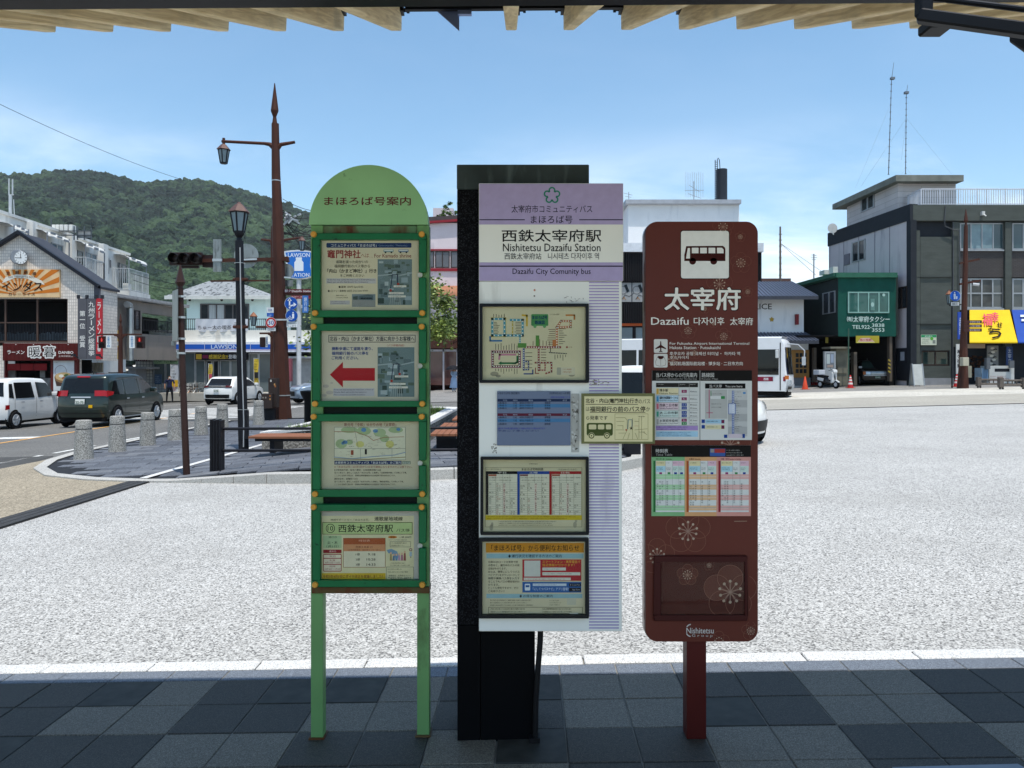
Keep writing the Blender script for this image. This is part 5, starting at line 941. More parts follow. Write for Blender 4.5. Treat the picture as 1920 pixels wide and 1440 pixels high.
b = MB().tube([P(503, 625, Y), P(507, 627, Y), P(510, 632, Y)], .05, 6).bar(P(487, 625, Y), P(506, 625, Y), .06); b.build('signal_arm', m_pole, ms)
b = MB().pbox(486.5, 632, 496, 651, Y-.15, Y+.1); b.build('pedestrian_signal', mat('signal_dark_brown', '2b1a18', .45), ms, bevel=.03)
b = MB().pbox(498, 630, 502, 651, Y-.1, Y-.08); o = b.build('plate', mat('plate_white', 'd8dad8', .45), ms); p = Print(Y-.101, .001); p.vtext('五条口', 498.5, 632, 501.5, 649, '2a4a8c', 1); p.build('lettering', None, o)
# control boxes at its foot
cb_ = thing('control_cabinet', 'brown steel signal control boxes at the foot of the tall mast', 'cabinet', (PX(504, Y-.7), Y-.7, gz(PX(504, Y-.7))))
m_box = mat('dark_brown_box', '3a302c', .5, .2, var=.15, scale=5)
b = MB().pbox(503, 709, 519, 764, Y-.75, Y-.45); b.build('tall_box', m_box, cb_, bevel=.012)
b = MB().pbox(490, 738.5, 509.5, 766, Y-.95, Y-.6); b.build('wide_box', m_box, cb_, bevel=.012)
b = MB().pbox(494, 766, 515, 802, Y-.7, Y-.55); b.build('stand', m_blk, cb_)
p = Print(Y-.751, .001)
for x, y_, c_ in ((506.6, 712, 'c9c5ba'), (515, 722, 'a8683c'), (513.5, 719, 'b98c5a')): p.rect(x, y_, x+2.6, y_+4, c_, 1)
p.Y = Y-.952
for x, y_, c_ in ((505, 741, 'a8683c'), (505, 747, 'b98c5a'), (492, 744, '8d857a'), (497, 744, '8d857a')): p.rect(x, y_, x+2.4, y_+3, c_, 1)
p.build('sticker', None, cb_)
# second mast farther up the street
Y2 = 37.; k2 = Y2/F; c2x = PX(514.5, Y2); m2 = thing('rear_mast', 'second rust brown mast half hidden behind the tall mast', 'mast', (c2x, Y2, gz(c2x)))
b = MB().tube([(c2x, Y2, gz(c2x)), P(514.5, 640, Y2), P(513.5, 440, Y2), P(513.5, 425, Y2)], [.24, .2, .15, .13], 8); b.lathe([(4*k2, PZ(425, Y2)), (2.6*k2, PZ(417, Y2)), (4.6*k2, PZ(408, Y2)), (.6*k2, PZ(382, Y2))], (PX(513.5, Y2), Y2, 0), 8); b.build('shaft', m_pole, m2)
b = MB().tube([P(518, 457, Y2), P(532, 450, Y2), P(569, 445, Y2)], [.1, .06, .05], 6).tube([P(511, 458, Y2), P(506, 451, Y2), P(490, 449, Y2)], [.1, .06, .05], 6).tube([P(516, 613, Y2), P(480, 613, Y2)], .06, 6); b.build('lamp_arm', m_pole, m2)
lantern(m2, PX(566.4, Y2), Y2, PZ(443, Y2), 27*k2, 7*k2); lantern(m2, PX(475.5, Y2), Y2, PZ(585, Y2), 26*k2, 7*k2, False, mat('orange_copper_roof', '80543c', .5, .1))
# utility pole with transformers and a tangle of lines
Yu = 47.; xu = PX(525.5, Yu); up = thing('utility_pole', 'concrete utility pole with insulators and tangled cables behind the masts', 'utility pole', (xu, Yu, gz(xu)))
b = MB().cyl((xu, Yu, gz(xu)), P(525.5, 385, Yu), .17, .11, 10); b.build('shaft', mat('concrete_pole', '8d8a85', .8), up)
b = MB()
for y_ in (398, 407, 420, 436, 452, 470): b.bar(P(520, y_, Yu), P(545, y_+2, Yu), .09)
for y_ in range(396, 500, 7):
    for x in (523, 529.5): b.lathe([(.08, 0), (.11, .06), (.06, .12)], P(x, y_, Yu-.15), 6)
b.build('crossarm', mat('dark_insulator', '33302f', .5), up)
b = MB(); rg = random.Random(2)
for i in range(16):
    a = P(530+rg.uniform(0, 8), rg.uniform(398, 440), Yu); d = P(rg.uniform(565, 620), rg.uniform(395, 480), Yu+rg.uniform(-1, 2)); m_ = (a+d)/2-Vector((0, 0, rg.uniform(.1, .5))); b.tube([a, (a+m_)/2-Vector((0, 0, .05)), m_, (m_+d)/2-Vector((0, 0, .05)), d], .022, 4)
b.build('cable_tangle', mat('black_cable', '1c1d20', .6), up)
b = MB(); rg = random.Random(8)
for i in range(14): a = P(rg.uniform(534, 562), rg.uniform(402, 414), Yu-.2); b.bar(a, a+Vector((rg.uniform(-.4, .4), rg.uniform(-.2, .2), rg.uniform(-.3, .2))), .09)
b.build('wrapped_joint', mat('pale_wrap', 'a9adb0', .5, .3), up)
# pedestrian signal pole in front of the shop
Yq = 33.5; xq = PX(226, Yq); kq = Yq/F; pq = thing('pedestrian_signal_pole', 'brown pole with two red pedestrian signals left of the convenience store', 'signal pole', (xq, Yq, gz(xq)))
b = MB().tube([(xq, Yq, gz(xq)), P(226, 660, Yq), P(226, 612, Yq)], [.12, .10, .085], 8); b.lathe([(2.6*kq, PZ(612, Yq)), (1.6*kq, PZ(606, Yq)), (2.8*kq, PZ(602, Yq)), (.5*kq, PZ(588, Yq))], (xq, Yq, 0), 8); b.build('shaft', m_pole, pq)
b = MB().bar(P(182, 627, Yq), P(266, 627, Yq), .06).tube([P(226, 640, Yq), P(221, 630, Yq), P(214, 627.5, Yq)], .05, 6).tube([P(226, 640, Yq), P(231, 630, Yq), P(238, 627.5, Yq)], .05, 6); b.build('arm', m_pole, pq)
m_red = mat('red_signal_lens', 'b5302c', .3, var=.1)
if True:
    nt_ = m_red.node_tree; bb = nt_.nodes['Principled BSDF']; bb.inputs['Emission Color'].default_value = (.9, .06, .04, 1); bb.inputs['Emission Strength'].default_value = .35
for px in (190.5, 261.5):
    b = MB().pbox(px-6.5, 630.5, px+6.5, 653, Yq-.15, Yq+.08); s_ = b.build('pedestrian_signal', mat('signal_dark_brown', '2b1a18', .45), pq, bevel=.02)
    p = Print(Yq-.152, .003); p.rect(px-4.6, 632.4, px+4.6, 641, '4a1512', .5); p.ell(px, 634.6, 1.1, 1.1, m_red, 1, 10); p.pol([(px-1.5, 636), (px+1.5, 636), (px+1.3, 640.4), (px-1.3, 640.4)], m_red, 1); p.rect(px-4.6, 643, px+4.6, 651, '14100f', .5); p.build('signal_lens', None, s_)
for px, s_ in ((203.6, '五条三丁目'), (247.4, '西鉄太宰府')):
    b = MB().pbox(px-5, 629.5, px+5, 652.5, Yq-.1, Yq-.08); o = b.build('plate', mat('plate_white', 'd8dad8', .45), pq); p = Print(Yq-.101, .001); p.vtext(s_, px-2.4, 631, px+2.4, 651, '2f7fb0', 1, .02); p.build('lettering', None, o)
# ribbed rail post and rails
c = G(408, 889); Y = c.y; rp_ = thing('pipe_railing', 'black two rail barrier with ribbed square post on the island', 'railing', (c.x, Y, gi(c.x)))
b = MB(); hw = .088; zt = PZ(786, Y)
for i in range(4): x0 = c.x-hw+i*.046; b.box(x0, x0+.034, Y-.09-.004*i, Y+.07, gi(c.x), zt-.012*(i % 2))
b.box(c.x-hw+.01, c.x+hw-.01, Y-.075, Y+.06, gi(c.x), zt-.02); b.build('ribbed_post', m_blk, rp_, bevel=.003, seg=1)
for py in (804, 845): b = MB().cyl(P(416, py, Y), (PX(1170, Y), Y, PZ(py-3, Y)), .022, n=10); b.build('rail', m_blk, rp_, smooth=40)
b = MB().box(PX(1168, Y), PX(1200, Y), Y-.08, Y+.08, gi(2), zt); b.build('ribbed_post', m_blk, rp_, bevel=.003, seg=1)
# planter with stone wall, grass and benches
pl = thing('planter', 'raised stone planter with white coping, grass and a small tree', 'planter', (-3, 17, gi(-3)))
PLO = [(-4.83, 14.8), (-1.6, 14.8), (-1.45, 20.5), (-2.6, 21.5), (-4.0, 21.0)]
def ring_boxes(poly, d0, d1, z0, z1, step, nm, m, gap=.012, bev=.01):
    A_ = inset(poly, d0); B_ = inset(poly, d1); n = len(poly)
    for i in range(n):
        a, c_, d, e = Vector(A_[i]), Vector(A_[(i+1) % n]), Vector(B_[(i+1) % n]), Vector(B_[i]); k_ = max(1, round((c_-a).length/step))
        for j in range(k_):
            t0, t1 = j/k_, (j+1)/k_; g_ = gap/(c_-a).length; q = [a.lerp(c_, t0+g_/2), a.lerp(c_, t1-g_/2), e.lerp(d, t1-g_/2), e.lerp(d, t0+g_/2)]
            b = MB(); b.hexa([(p_.x, p_.y, gi(p_.x)+z0) for p_ in q]+[(p_.x, p_.y, gi(p_.x)+z1) for p_ in q]); b.build(nm, m, pl, bevel=bev, seg=1)
m_pst = speckle('rough_planter_stone', [(0, '4f4b45'), (.5, '77726a'), (1, 'a19c92')], 40, .9, .6, .25)
ring_boxes(PLO, 0, .22, 0, .20, .42, 'wall_stone', m_pst); ring_boxes(PLO, .01, .21, .20, .315, .30, 'wall_stone', m_pst, .015, .02); ring_boxes(PLO, -.04, .3, .317, .385, .75, 'coping_stone', m_granite, .008, .008)
PI = inset(PLO, .22); b = MB().poly([(x, y, gi(x)+.345) for x, y in PI]); soil = b.build('soil', mat('soil_brown', '4a3d2c', .95, var=.3, scale=9), pl)
b = MB(); rg = random.Random(6); b.use(mat('grass_blade_green', '5f7a34', .7, var=.35, scale=3))
for i in range(4200):
    x, y = rg.uniform(-4.7, -1.5), rg.uniform(14.9, 21.3)
    if not inside(x, y, PI): continue
    h = rg.uniform(.04, .13)*(1+.5*math.sin(x*5)); a = rg.uniform(0, 6.3); z = gi(x)+.345; dx, dy = .008*math.cos(a), .008*math.sin(a); lx, ly = rg.uniform(-.05, .05), rg.uniform(-.05, .05); b.poly([(x-dx, y-dy, z), (x+dx, y+dy, z), (x+lx, y+ly, z+h)])
tag(b.build('grass', None, pl), None, None, kind='stuff')
m_slat = mat('reddish_deck_wood', '85573f', .65, var=.15, scale=5, stretch=(1, 8, 8), bump=.1, bscale=30)
def bench(x0, x1, y0, y1, zt, n, along_x, label):
    o = thing('bench', label, 'bench', ((x0+x1)/2, (y0+y1)/2, gi((x0+x1)/2)), 0, 'wooden benches round the planter'); g_ = gi((x0+x1)/2)
    for i in range(n):
        b = MB()
        if along_x: w_ = (y1-y0)/n; b.box(x0, x1, y0+i*w_+.004, y0+(i+1)*w_-.004, g_+zt-.04, g_+zt)
        else: w_ = (x1-x0)/n; b.box(x0+i*w_+.004, x0+(i+1)*w_-.004, y0, y1, g_+zt-.04, g_+zt)
        b.build('slat', m_slat, o, bevel=.003, seg=1)
    b = MB().box(x0+.1, x1-.1, y0+.05, y1-.05, g_+zt-.09, g_+zt-.041); b.build('frame', m_blk, o)
    for fx in (.2, .8):
        b = MB()
        if along_x: xx = x0+(x1-x0)*fx; b.box(xx-.04, xx+.04, y0+.1, y1-.06, g_, g_+zt-.091)
        else: yy = y0+(y1-y0)*fx; b.box(x0+.06, x1-.06, yy-.04, yy+.04, g_, g_+zt-.091)
        b.build('leg', m_blk, o)
bench(-4.62, -2.7, 13.45, 14.15, .30, 5, True, 'low bench with reddish wooden slats left of the green sign')
bench(-1.38, -.84, 12.9, 15.6, .30, 5, False, 'reddish wooden bench seen between green sign and black pillar, nearer one')
bench(-1.3, -.76, 16.6, 19.6, .30, 5, False, 'reddish wooden bench farther back behind the planter, seen right of the green sign')
# black litter bin beside the planter
Yb = 19.; xb_ = PX(578, Yb); b = MB().lathe([(.10, PZ(800, Yb)), (.10, PZ(752, Yb)), (.19, PZ(738, Yb)), (.20, PZ(733, Yb)), (.05, PZ(731.5, Yb))], (xb_, Yb, 0), 14)
tag(b.build('litter_bin', mat('matt_black', '0c0c0e', .5), smooth=40), 'black flared pedestal bin standing in the planter left of the green sign', 'bin')
# overhead wires
def wire(name, label, pts, r, sag=.6):
    b = MB(); P_ = [Vector(q) for q in pts]; L_ = []
    for i in range(13): t = i/12; q = P_[0].lerp(P_[1], t); q.z -= sag*4*t*(1-t); L_.append(q)
    b.tube(L_, r, 4); return tag(b.build(name, mat('black_cable', '1c1d20', .6)), label, 'cable', 'overhead cables')
wire('overhead_cable', 'long thin cable crossing the sky from the upper left edge', (P(-40, 176, 40), P(345, 338, 62)), .015, .3)
wire('overhead_cable', 'thin cable against the sky right of the tall mast', (P(530, 373, 47), P(600, 396, 60)), .02, .2)
wire('overhead_cable', 'upper of two thin cables in front of the mountain forest', (P(245, 512, 60), P(420, 536, 70)), .02, .4)
wire('overhead_cable', 'lower of two thin cables in front of the mountain forest', (P(250, 525, 60), P(355, 540, 70)), .02, .3)

# ================================================================ BUILDINGS, helpers
def gridmat(name, col, joint, w_, h_, rough=.6, mortar=.02, off=.5, var=.12):
    m, t, b, NN, LL = nodemat(name); b.inputs['Roughness'].default_value = rough
    g = NN('ShaderNodeNewGeometry'); s_ = NN('ShaderNodeSeparateXYZ'); LL(g.outputs['Position'], s_.inputs[0]); a = NN('ShaderNodeMath'); a.operation = 'ADD'; LL(s_.outputs[0], a.inputs[0]); LL(s_.outputs[1], a.inputs[1])
    c = NN('ShaderNodeCombineXYZ'); LL(a.outputs[0], c.inputs[0]); LL(s_.outputs[2], c.inputs[1])
    k = NN('ShaderNodeTexBrick'); LL(c.outputs[0], k.inputs['Vector']); k.offset = off; c0 = lin(col)
    k.inputs['Color1'].default_value = tuple(x*(1-var) for x in c0[:3])+(1,); k.inputs['Color2'].default_value = tuple(min(1, x*(1+var)) for x in c0[:3])+(1,); k.inputs['Mortar'].default_value = lin(joint)
    k.inputs['Scale'].default_value = 1; k.inputs['Mortar Size'].default_value = mortar; k.inputs['Brick Width'].default_value = w_; k.inputs['Row Height'].default_value = h_
    n = NN('ShaderNodeTexNoise'); n.inputs['Scale'].default_value = .6; n.inputs['Detail'].default_value = 6; LL(g.outputs['Position'], n.inputs['Vector'])
    q = NN('ShaderNodeMapRange'); q.inputs['From Min'].default_value = .3; q.inputs['From Max'].default_value = .7; q.inputs['To Min'].default_value = .86; q.inputs['To Max'].default_value = 1.08; LL(n.outputs['Fac'], q.inputs[0])
    x = NN('ShaderNodeMix'); x.data_type = 'RGBA'; x.blend_type = 'MULTIPLY'; x.inputs[0].default_value = 1; LL(k.outputs[0], x.inputs[6]); cc = NN('ShaderNodeCombineColor'); [LL(q.outputs[0], cc.inputs[i]) for i in range(3)]; LL(cc.outputs[0], x.inputs[7]); LL(x.outputs[2], b.inputs['Base Color'])
    bp = NN('ShaderNodeBump'); bp.inputs['Strength'].default_value = .4; bp.inputs['Distance'].default_value = .01; bp.invert = True; LL(k.outputs['Fac'], bp.inputs['Height']); LL(bp.outputs[0], b.inputs['Normal']); return m
def plaster(name, col, rough=.8, var=.08, streak='6d6a64', amt=(.55, .85), bump=.15):
    return mat(name, col, rough, var=var, scale=1.2, bump=bump, bscale=18, dirt=(streak, 1.1, amt[0], amt[1], (1.6, 1.6, .35)))
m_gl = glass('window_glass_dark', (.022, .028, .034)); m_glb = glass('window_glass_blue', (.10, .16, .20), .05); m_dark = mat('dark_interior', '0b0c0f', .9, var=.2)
m_wfr = mat('window_frame_silver', '9a9d9f', .4, .4); m_bfr = mat('window_frame_brown', '3a2f2b', .5, .2)
class Slant:
    def __init__(s, pa, Ya, pb, Yb):
        s.A = Vector((PX(pa, Ya), Ya)); B = Vector((PX(pb, Yb), Yb)); s.d = B-s.A; n = Vector((s.d.y, -s.d.x)).normalized(); s.n = n if n.dot(-s.A) > 0 else -n
    def xy(s, px, off=0): u = (px-CX)/F; t = (u*s.A.y-s.A.x)/(s.d.x-u*s.d.y); return s.A+s.d*t+s.n*off
    def pt(s, px, py, off=0): q = s.xy(px); z = PZ(py, q.y); return (q.x+s.n.x*off, q.y+s.n.y*off, z)
    def box(s, mb, px0, pyt, px1, pyb, o0, o1, ref=None):      # rows are read at column ref (default px0)
        Yr = s.xy(ref if ref is not None else px0).y; zt, zb = PZ(pyt, Yr), PZ(pyb, Yr); p = []
        for z in (zb, zt):
            for px, o in ((px0, o0), (px1, o0), (px1, o1), (px0, o1)): q = s.xy(px)+s.n*o; p.append((q.x, q.y, z))
        return mb.hexa(p)
def window(parent, px0, py0, px1, py1, Y, nx=2, ny=1, fr=None, gl=None, fw=.06, S=None, name='window', curtain=None):
    fr = fr or m_wfr; gl = gl or m_gl; b = MB(); k = Y/F; w_ = fw/k; Q = S
    def bx(mb, a0, b0, a1, b1, o0, o1):
        if Q: Q.box(mb, a0, b0, a1, b1, o1, o0, px0)
        else: mb.pbox(a0, b0, a1, b1, Y-o1, Y-o0)
    for i in range(nx+1): x = px0+(px1-px0)*i/nx; a = max(px0, x-w_/2) if 0 < i < nx else (px0 if i == 0 else px1-w_); bx(b, a, py0, a+w_, py1, 0, .05)
    for j in range(ny+1): y = py0+(py1-py0)*j/ny; a = y-w_/2 if 0 < j < ny else (py0 if j == 0 else py1-w_); bx(b, px0, a, px1, a+w_, 0, .048)
    o = b.build(name, fr, parent)
    for i in range(nx):
        for j in range(ny):
            b = MB(); bx(b, px0+(px1-px0)*i/nx+w_/2, py0+(py1-py0)*j/ny+w_/2, px0+(px1-px0)*(i+1)/nx-w_/2, py0+(py1-py0)*(j+1)/ny-w_/2, .002, .014 if (i+j) % 2 else .02)
            b.build('pane', (curtain if curtain and i in (1, 2) else gl), o)
    return o
def railing(parent, pts, z0, z1, m, step=.14, r=.012, name='railing'):
    b = MB(); P_ = [Vector(p) for p in pts]
    for a, c in zip(P_[:-1], P_[1:]):
        n = max(2, int((c-a).length/step)); b.bar((a.x, a.y, z1), (c.x, c.y, z1), .05); b.bar((a.x, a.y, z0+.08), (c.x, c.y, z0+.08), .04)
        for i in range(n+1): q = a.lerp(c, i/n); b.bar((q.x, q.y, z0), (q.x, q.y, z1), r*2 if i % 8 else .05)
    return b.build(name, m, parent)

# ---------------------------------------------------------------- gabled ramen building
Y = 40.; k = Y/F; gb = thing('gabled_shop_building', 'gabled building with pale tiles, clock and ramen shop below', 'building', (PX(60, Y), Y+1, gz(PX(60, Y))))
m_tl = gridmat('pale_lilac_wall_tile', 'e0d6ca', 'b5aca3', .11, .16, .5, .012, 0)
b = MB(); zb = gz(PX(40, Y))-.2
def pf(pts, y0, y1): b.prism([(PX(a, Y), PZ(c, Y)) for a, c in pts], y0, y1)
pf([(-120, 537), (38, 437), (185, 536), (185, 560), (-120, 560)], Y, Y+.3)             # gable over the opening
b.box(PX(127, Y), PX(185, Y), Y, Y+.3, PZ(643, Y), PZ(560, Y)); b.box(PX(-120, Y), PX(-70, Y), Y, Y+.3, PZ(643, Y), PZ(560, Y))
b.box(PX(-120, Y), PX(8, Y), Y, Y+.3, zb, PZ(643, Y)); b.box(PX(-120, Y), PX(185, Y), Y, Y+.3, PZ(648, Y), PZ(643, Y))
b.box(PX(185, Y)-.3, PX(185, Y), Y+.3, Y+1.9, PZ(676, Y), PZ(537, Y)); b.box(PX(141, Y), PX(147, Y), Y, Y+.3, zb, PZ(648, Y))
b.build('wall', m_tl, gb)
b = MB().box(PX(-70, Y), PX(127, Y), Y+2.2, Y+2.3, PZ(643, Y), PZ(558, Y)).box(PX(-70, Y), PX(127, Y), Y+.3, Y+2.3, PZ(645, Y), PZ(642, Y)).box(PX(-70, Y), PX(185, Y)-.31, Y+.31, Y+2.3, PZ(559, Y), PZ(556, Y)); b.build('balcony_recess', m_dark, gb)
b = MB()
for x in (8, 68, 125.5): b.bar((PX(x, Y), Y+.12, PZ(642, Y)), (PX(x, Y), Y+.12, PZ(560.5, Y)), .08)
b.bar(P(-70, 605, Y+.1), P(127, 605, Y+.1), .06); b.bar(P(-70, 641, Y+.05), P(127, 641, Y+.05), .1); b.build('balcony_frame', mat('brown_aluminium', '56443c', .45, .3), gb)
b = MB()
for i in range(64): x = -60+i*2.9; b.bar(P(x, 640, Y+.16), P(x, 606, Y+.16), .025)
b.build('balusters', mat('dark_baluster', '1d1f24', .5), gb)
b = MB(); rg = random.Random(4)
for i in range(60): x = -55+i*3.0; b.box(PX(x, Y), PX(x+2.4, Y), Y+.5, Y+.56, PZ(637, Y), PZ(rg.uniform(621, 626), Y))
b.build('stacked_blinds', mat('grey_blue_slats', '50606a', .7, var=.3), gb)
m_trim = mat('black_roof_trim', '1b1d24', .5)
b = MB(); b.prism([(PX(a, Y), PZ(c, Y)) for a, c in ((38, 433), (188, 534), (188, 541), (38, 440), (-124, 541), (-124, 534))], Y-.25, Y+.02); b.build('gable_trim', m_trim, gb)
b = MB(); ap = (PX(38, Y), PZ(436, Y)); 
for ex, ez in ((PX(188, Y), PZ(537, Y)), (PX(-124, Y), PZ(537, Y))): b.hexa([(ap[0], Y-.2, ap[1]-.12), (ex, Y-.2, ez-.12), (ex, Y+2, ez-.12), (ap[0], Y+2, ap[1]-.12), (ap[0], Y-.2, ap[1]), (ex, Y-.2, ez), (ex, Y+2, ez), (ap[0], Y+2, ap[1])])
b.build('roof', mat('dark_slate_roof', '3c3f47', .7), gb)
b = MB().pbox(176, 536, 187, 560, Y-.04, Y+.06); b.build('corner_post', mat('grey_corner', '54545c', .6), gb)
cl = MB().lathe([(13.4*k, 0), (13.4*k, -.28), (12.2*k, -.30)], P(39, 483, Y), 28, axis='y'); clo = cl.build('clock', mat('clock_rim', '8f9296', .4, .4), gb)
p = Print(Y-.302, .004); p.ell(39, 483, 11.9, 11.9, 'dfe1df', .5, 30)
for h in range(12): a = R(30*h); p.line([(39+9*math.sin(a), 483-9*math.cos(a)), (39+10.8*math.sin(a), 483-10.8*math.cos(a))], .9, '24262c', 1.5)
p.line([(39, 484), (38.6, 476)], 1.2, '15161a', 2); p.line([(40, 483.4), (30.6, 483.4)], 1, '15161a', 2); p.build('clock_face', None, clo)
# sunburst billboard
b = MB().pbox(-30, 505, 111.5, 557.5, Y-.12, Y-.01); bb = tag(b.build('billboard', mat('billboard_cream', 'd9b98c', .6)), 'orange and cream sunburst curry billboard under the clock', 'billboard')
p = Print(Y-.121, .004); cx, cy = 36, 553
for i in range(13):
    a0, a1 = R(4+i*13.6), R(10.8+i*13.6); pts = [(cx+7*math.cos(a0), cy-7*math.sin(a0))]
    def edge(a): 
        t = min([abs((111-cx)/math.cos(a)) if math.cos(a) > 1e-3 else 9e9, abs((cx+29)/math.cos(a)) if math.cos(a) < -1e-3 else 9e9, abs((cy-505.6)/math.sin(a)) if math.sin(a) > 1e-3 else 9e9]); return (cx+t*math.cos(a), cy-t*math.sin(a))
    e0, e1 = edge(a0), edge(a1); pts += [e0]
    if abs(e0[1]-505.6) > .5 and abs(e1[1]-505.6) < .5: pts.append((111, 505.6))
    if abs(e0[1]-505.6) < .5 and abs(e1[1]-505.6) > .5: pts.append((-29, 505.6))
    p.pol(pts+[e1, (cx+7*math.cos(a1), cy-7*math.sin(a1))], 'c7732a', 1)
p.pol([(4, 531), (10, 520), (30, 514.6), (55, 515.6), (78, 526), (84, 534), (70, 531), (50, 522), (28, 521), (14, 527)], 'ddd7c8', 2); p.text('RAW CURRY OF THE INDUS', 16, 517.4, 66, 521.6, '5a4a3c', 3)
for ch, x, y in (('登', 12, 509), ('録', 29, 507.6), ('商', 45, 507.6), ('標', 61, 510)): p.text(ch, x, y, x+7, y+6.4, '4a2a1c', 3, .03)
p.text('インダス', 4, 528, 80, 546, '2c1712', 3, .02); p.text('カレーライス', 16, 548.4, 66, 554.4, '3a2018', 3, .01); p.rows(26, 522.4, 52, 527, 2, '6a3a24', 3, 4)
p.build('billboard_print', None, bb)
# shop front: red fascia, entrance, poster
m_red_f = mat('oxblood_corrugated', '5a1e1c', .55, var=.1)
b = MB()
b.pbox(5, 643.5, 145, 676, Y-.25, Y-.02)
for i in range(56): x = 5.3+i*2.5; b.pbox(x, 644, x+1.3, 675.6, Y-.28, Y-.25)
fa = b.build('shop_fascia', m_red_f, gb)
p = Print(Y-.285, .004); p.text('ラーメン', 14, 657, 46, 664, 'dcd6cf', 2, .04)
for ch, x0, x1 in (('暖', 53, 77), ('暮', 81, 104)): p.text(ch, x0, 649, x1, 671, 'ded9d2', 1.5, .09); p.text(ch, x0+1, 650, x1-1, 670, '1c1415', 2.5, .0)
p.text('DANBO', 110, 658.4, 137.5, 663.4, 'dcd6cf', 2, .04); p.text('太宰府駅前店', 110, 666, 137, 669.6, 'c9b8b0', 2, .01)
for x in (30, 63, 95, 128): p.ell(x, 646, 1.2, .7, 'dad8d2', 3, 8)
p.build('lettering', None, fa)
b = MB().pbox(8, 676, 10.5, 735, Y-.1, Y+.1).pbox(95, 676, 99, 780, Y-.12, Y+.1).pbox(139, 676, 145, 780, Y-.12, Y+.1); b.build('door_posts', m_red_f, gb)
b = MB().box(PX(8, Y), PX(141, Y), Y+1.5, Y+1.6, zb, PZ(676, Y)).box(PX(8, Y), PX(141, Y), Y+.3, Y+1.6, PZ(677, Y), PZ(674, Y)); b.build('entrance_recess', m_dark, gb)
b = MB()
for i in range(3): b.pbox(13.5+i*25, 682, 37.5+i*25, 694.5, Y-.05, Y-.03)
p = b.build('noren_curtain', mat('noren_red', '74181a', .8), gb)
b = MB().pbox(15, 694, 28, 720, Y+.3, Y+.4).pbox(75, 694, 84, 708, Y+.2, Y+.24).pbox(75, 709, 97, 735, Y+.2, Y+.4); b.build('entrance_posters', mat('grey_poster', '6b6a68', .6, var=.4, scale=4), gb)
po = MB().pbox(100, 675.5, 139, 733, Y-.1, Y-.04); po = tag(po.build('menu_poster', mat('poster_white', 'c9cbcb', .6)), 'white ramen bowl poster beside the dark shop entrance', 'poster')
p = Print(Y-.101, .004); p.ring(114, 696, 10.4, 11, '6d2f2a', 1, 28); p.ell(120, 708, 18, 10, '8a6a4a', 1, 28); p.ell(120, 706, 16, 8, 'c7a878', 2, 28); p.ell(115, 705, 4.6, 3, 'd9d5c6', 3, 14); p.ell(125, 704, 5, 3, '4a5a30', 3, 12); p.ell(121, 709, 5, 2.6, '9a5a3a', 3, 12); p.pol([(102, 708), (138, 708), (134, 724), (106, 724)], '4a3a34', .6); p.rows(102, 678, 112, 681, 1, '4a4a48', 2, 3); p.build('poster_print', None, po)
# vertical banners at the corner
YB_ = Y-.5
for x0, x1, col, cols, lb in ((146, 162, '55555a', (('第一位　受賞', 149.5, 582, 159.5, 652),), 'left half of the dark grey vertical ramen award banner'), (162.6, 179.4, '55555a', (('九州ラーメン総選挙', 166, 565, 177, 668),), 'right half of the dark grey vertical ramen award banner'), (180, 191.5, 'b23038', (('ラーメン暖暮', 182.6, 566, 189, 660),), 'narrow red vertical ramen banner right of the grey ones')):
    b = MB().pbox(x0, 559.5, x1, 673.5, YB_, YB_+.08); o = tag(b.build('vertical_banner', mat('banner_'+col, col, .7, var=.06)), lb, 'banner', 'vertical banners on the corner'); p = Print(YB_-.002, .003)
    for s_, a0, b0, a1, b1 in cols: p.vtext(s_.replace('　', ' '), a0, b0, a1, b1, 'dcd9d2', 1, .02)
    p.build('lettering', None, o)
b = MB()
for x in (146, 162, 180, 191): b.bar((PX(x, YB_), YB_+.05, PZ(553, YB_)), (PX(x, YB_), YB_+.05, PZ(560, YB_)), .12)
for x in (146, 192): b.bar((PX(x, YB_), YB_, PZ(671, YB_)), (PX(x, YB_)+.05, YB_-.5, PZ(666, YB_)), .05); b.box(PX(x, YB_), PX(x, YB_)+.16, YB_-.62, YB_-.45, PZ(668, YB_), PZ(664, YB_))
b.build('banner_brackets', mat('dark_bracket', '2c2d31', .5), gb)
# ---------------------------------------------------------------- receding two-storey annex
S = Slant(190, 42., 345, 50.5); an = thing('annex_building', 'low grey brown building with corrugated roof receding behind the banners', 'building', (S.xy(260).x, S.xy(260).y+3, -.6))
m_an = plaster('grey_brown_siding', '857d75', .8); b = MB(); S.box(b, 186, 553, 266, 673, -.25, 0); S.box(b, 266, 556, 346, 577, -.25, 0, 190); S.box(b, 266, 620, 350, 673, -.25, 0, 190); b.build('wall', m_an, an)
b = MB(); S.box(b, 145, 676, 265, 800, -3.5, -3.3, 190); S.box(b, 266, 577, 350, 620, -2.2, -2.0, 190); S.box(b, 266, 622, 350, 626, -2.2, -.25, 190); S.box(b, 262, 577, 266.5, 622, -2.2, -.25, 190); b.build('dark_passage', m_dark, an)
b = MB(); n_ = 60
for i in range(n_): q0 = 190+i*157/n_; S.box(b, q0, 547.5, q0+157/n_*.55, 552.5, -1.5, .35, 190)
S.box(b, 188, 549.5, 347, 554, -4.5, .3, 190); b.build('corrugated_roof', mat('pale_corrugated', 'a7a9ab', .5, .4), an)
window(an, 202, 574, 219.5, 615, 42.5, 2, 1, m_bfr, m_gl, .05, S); window(an, 243, 580, 262, 618, 45, 2, 1, m_bfr, m_gl, .05, S)
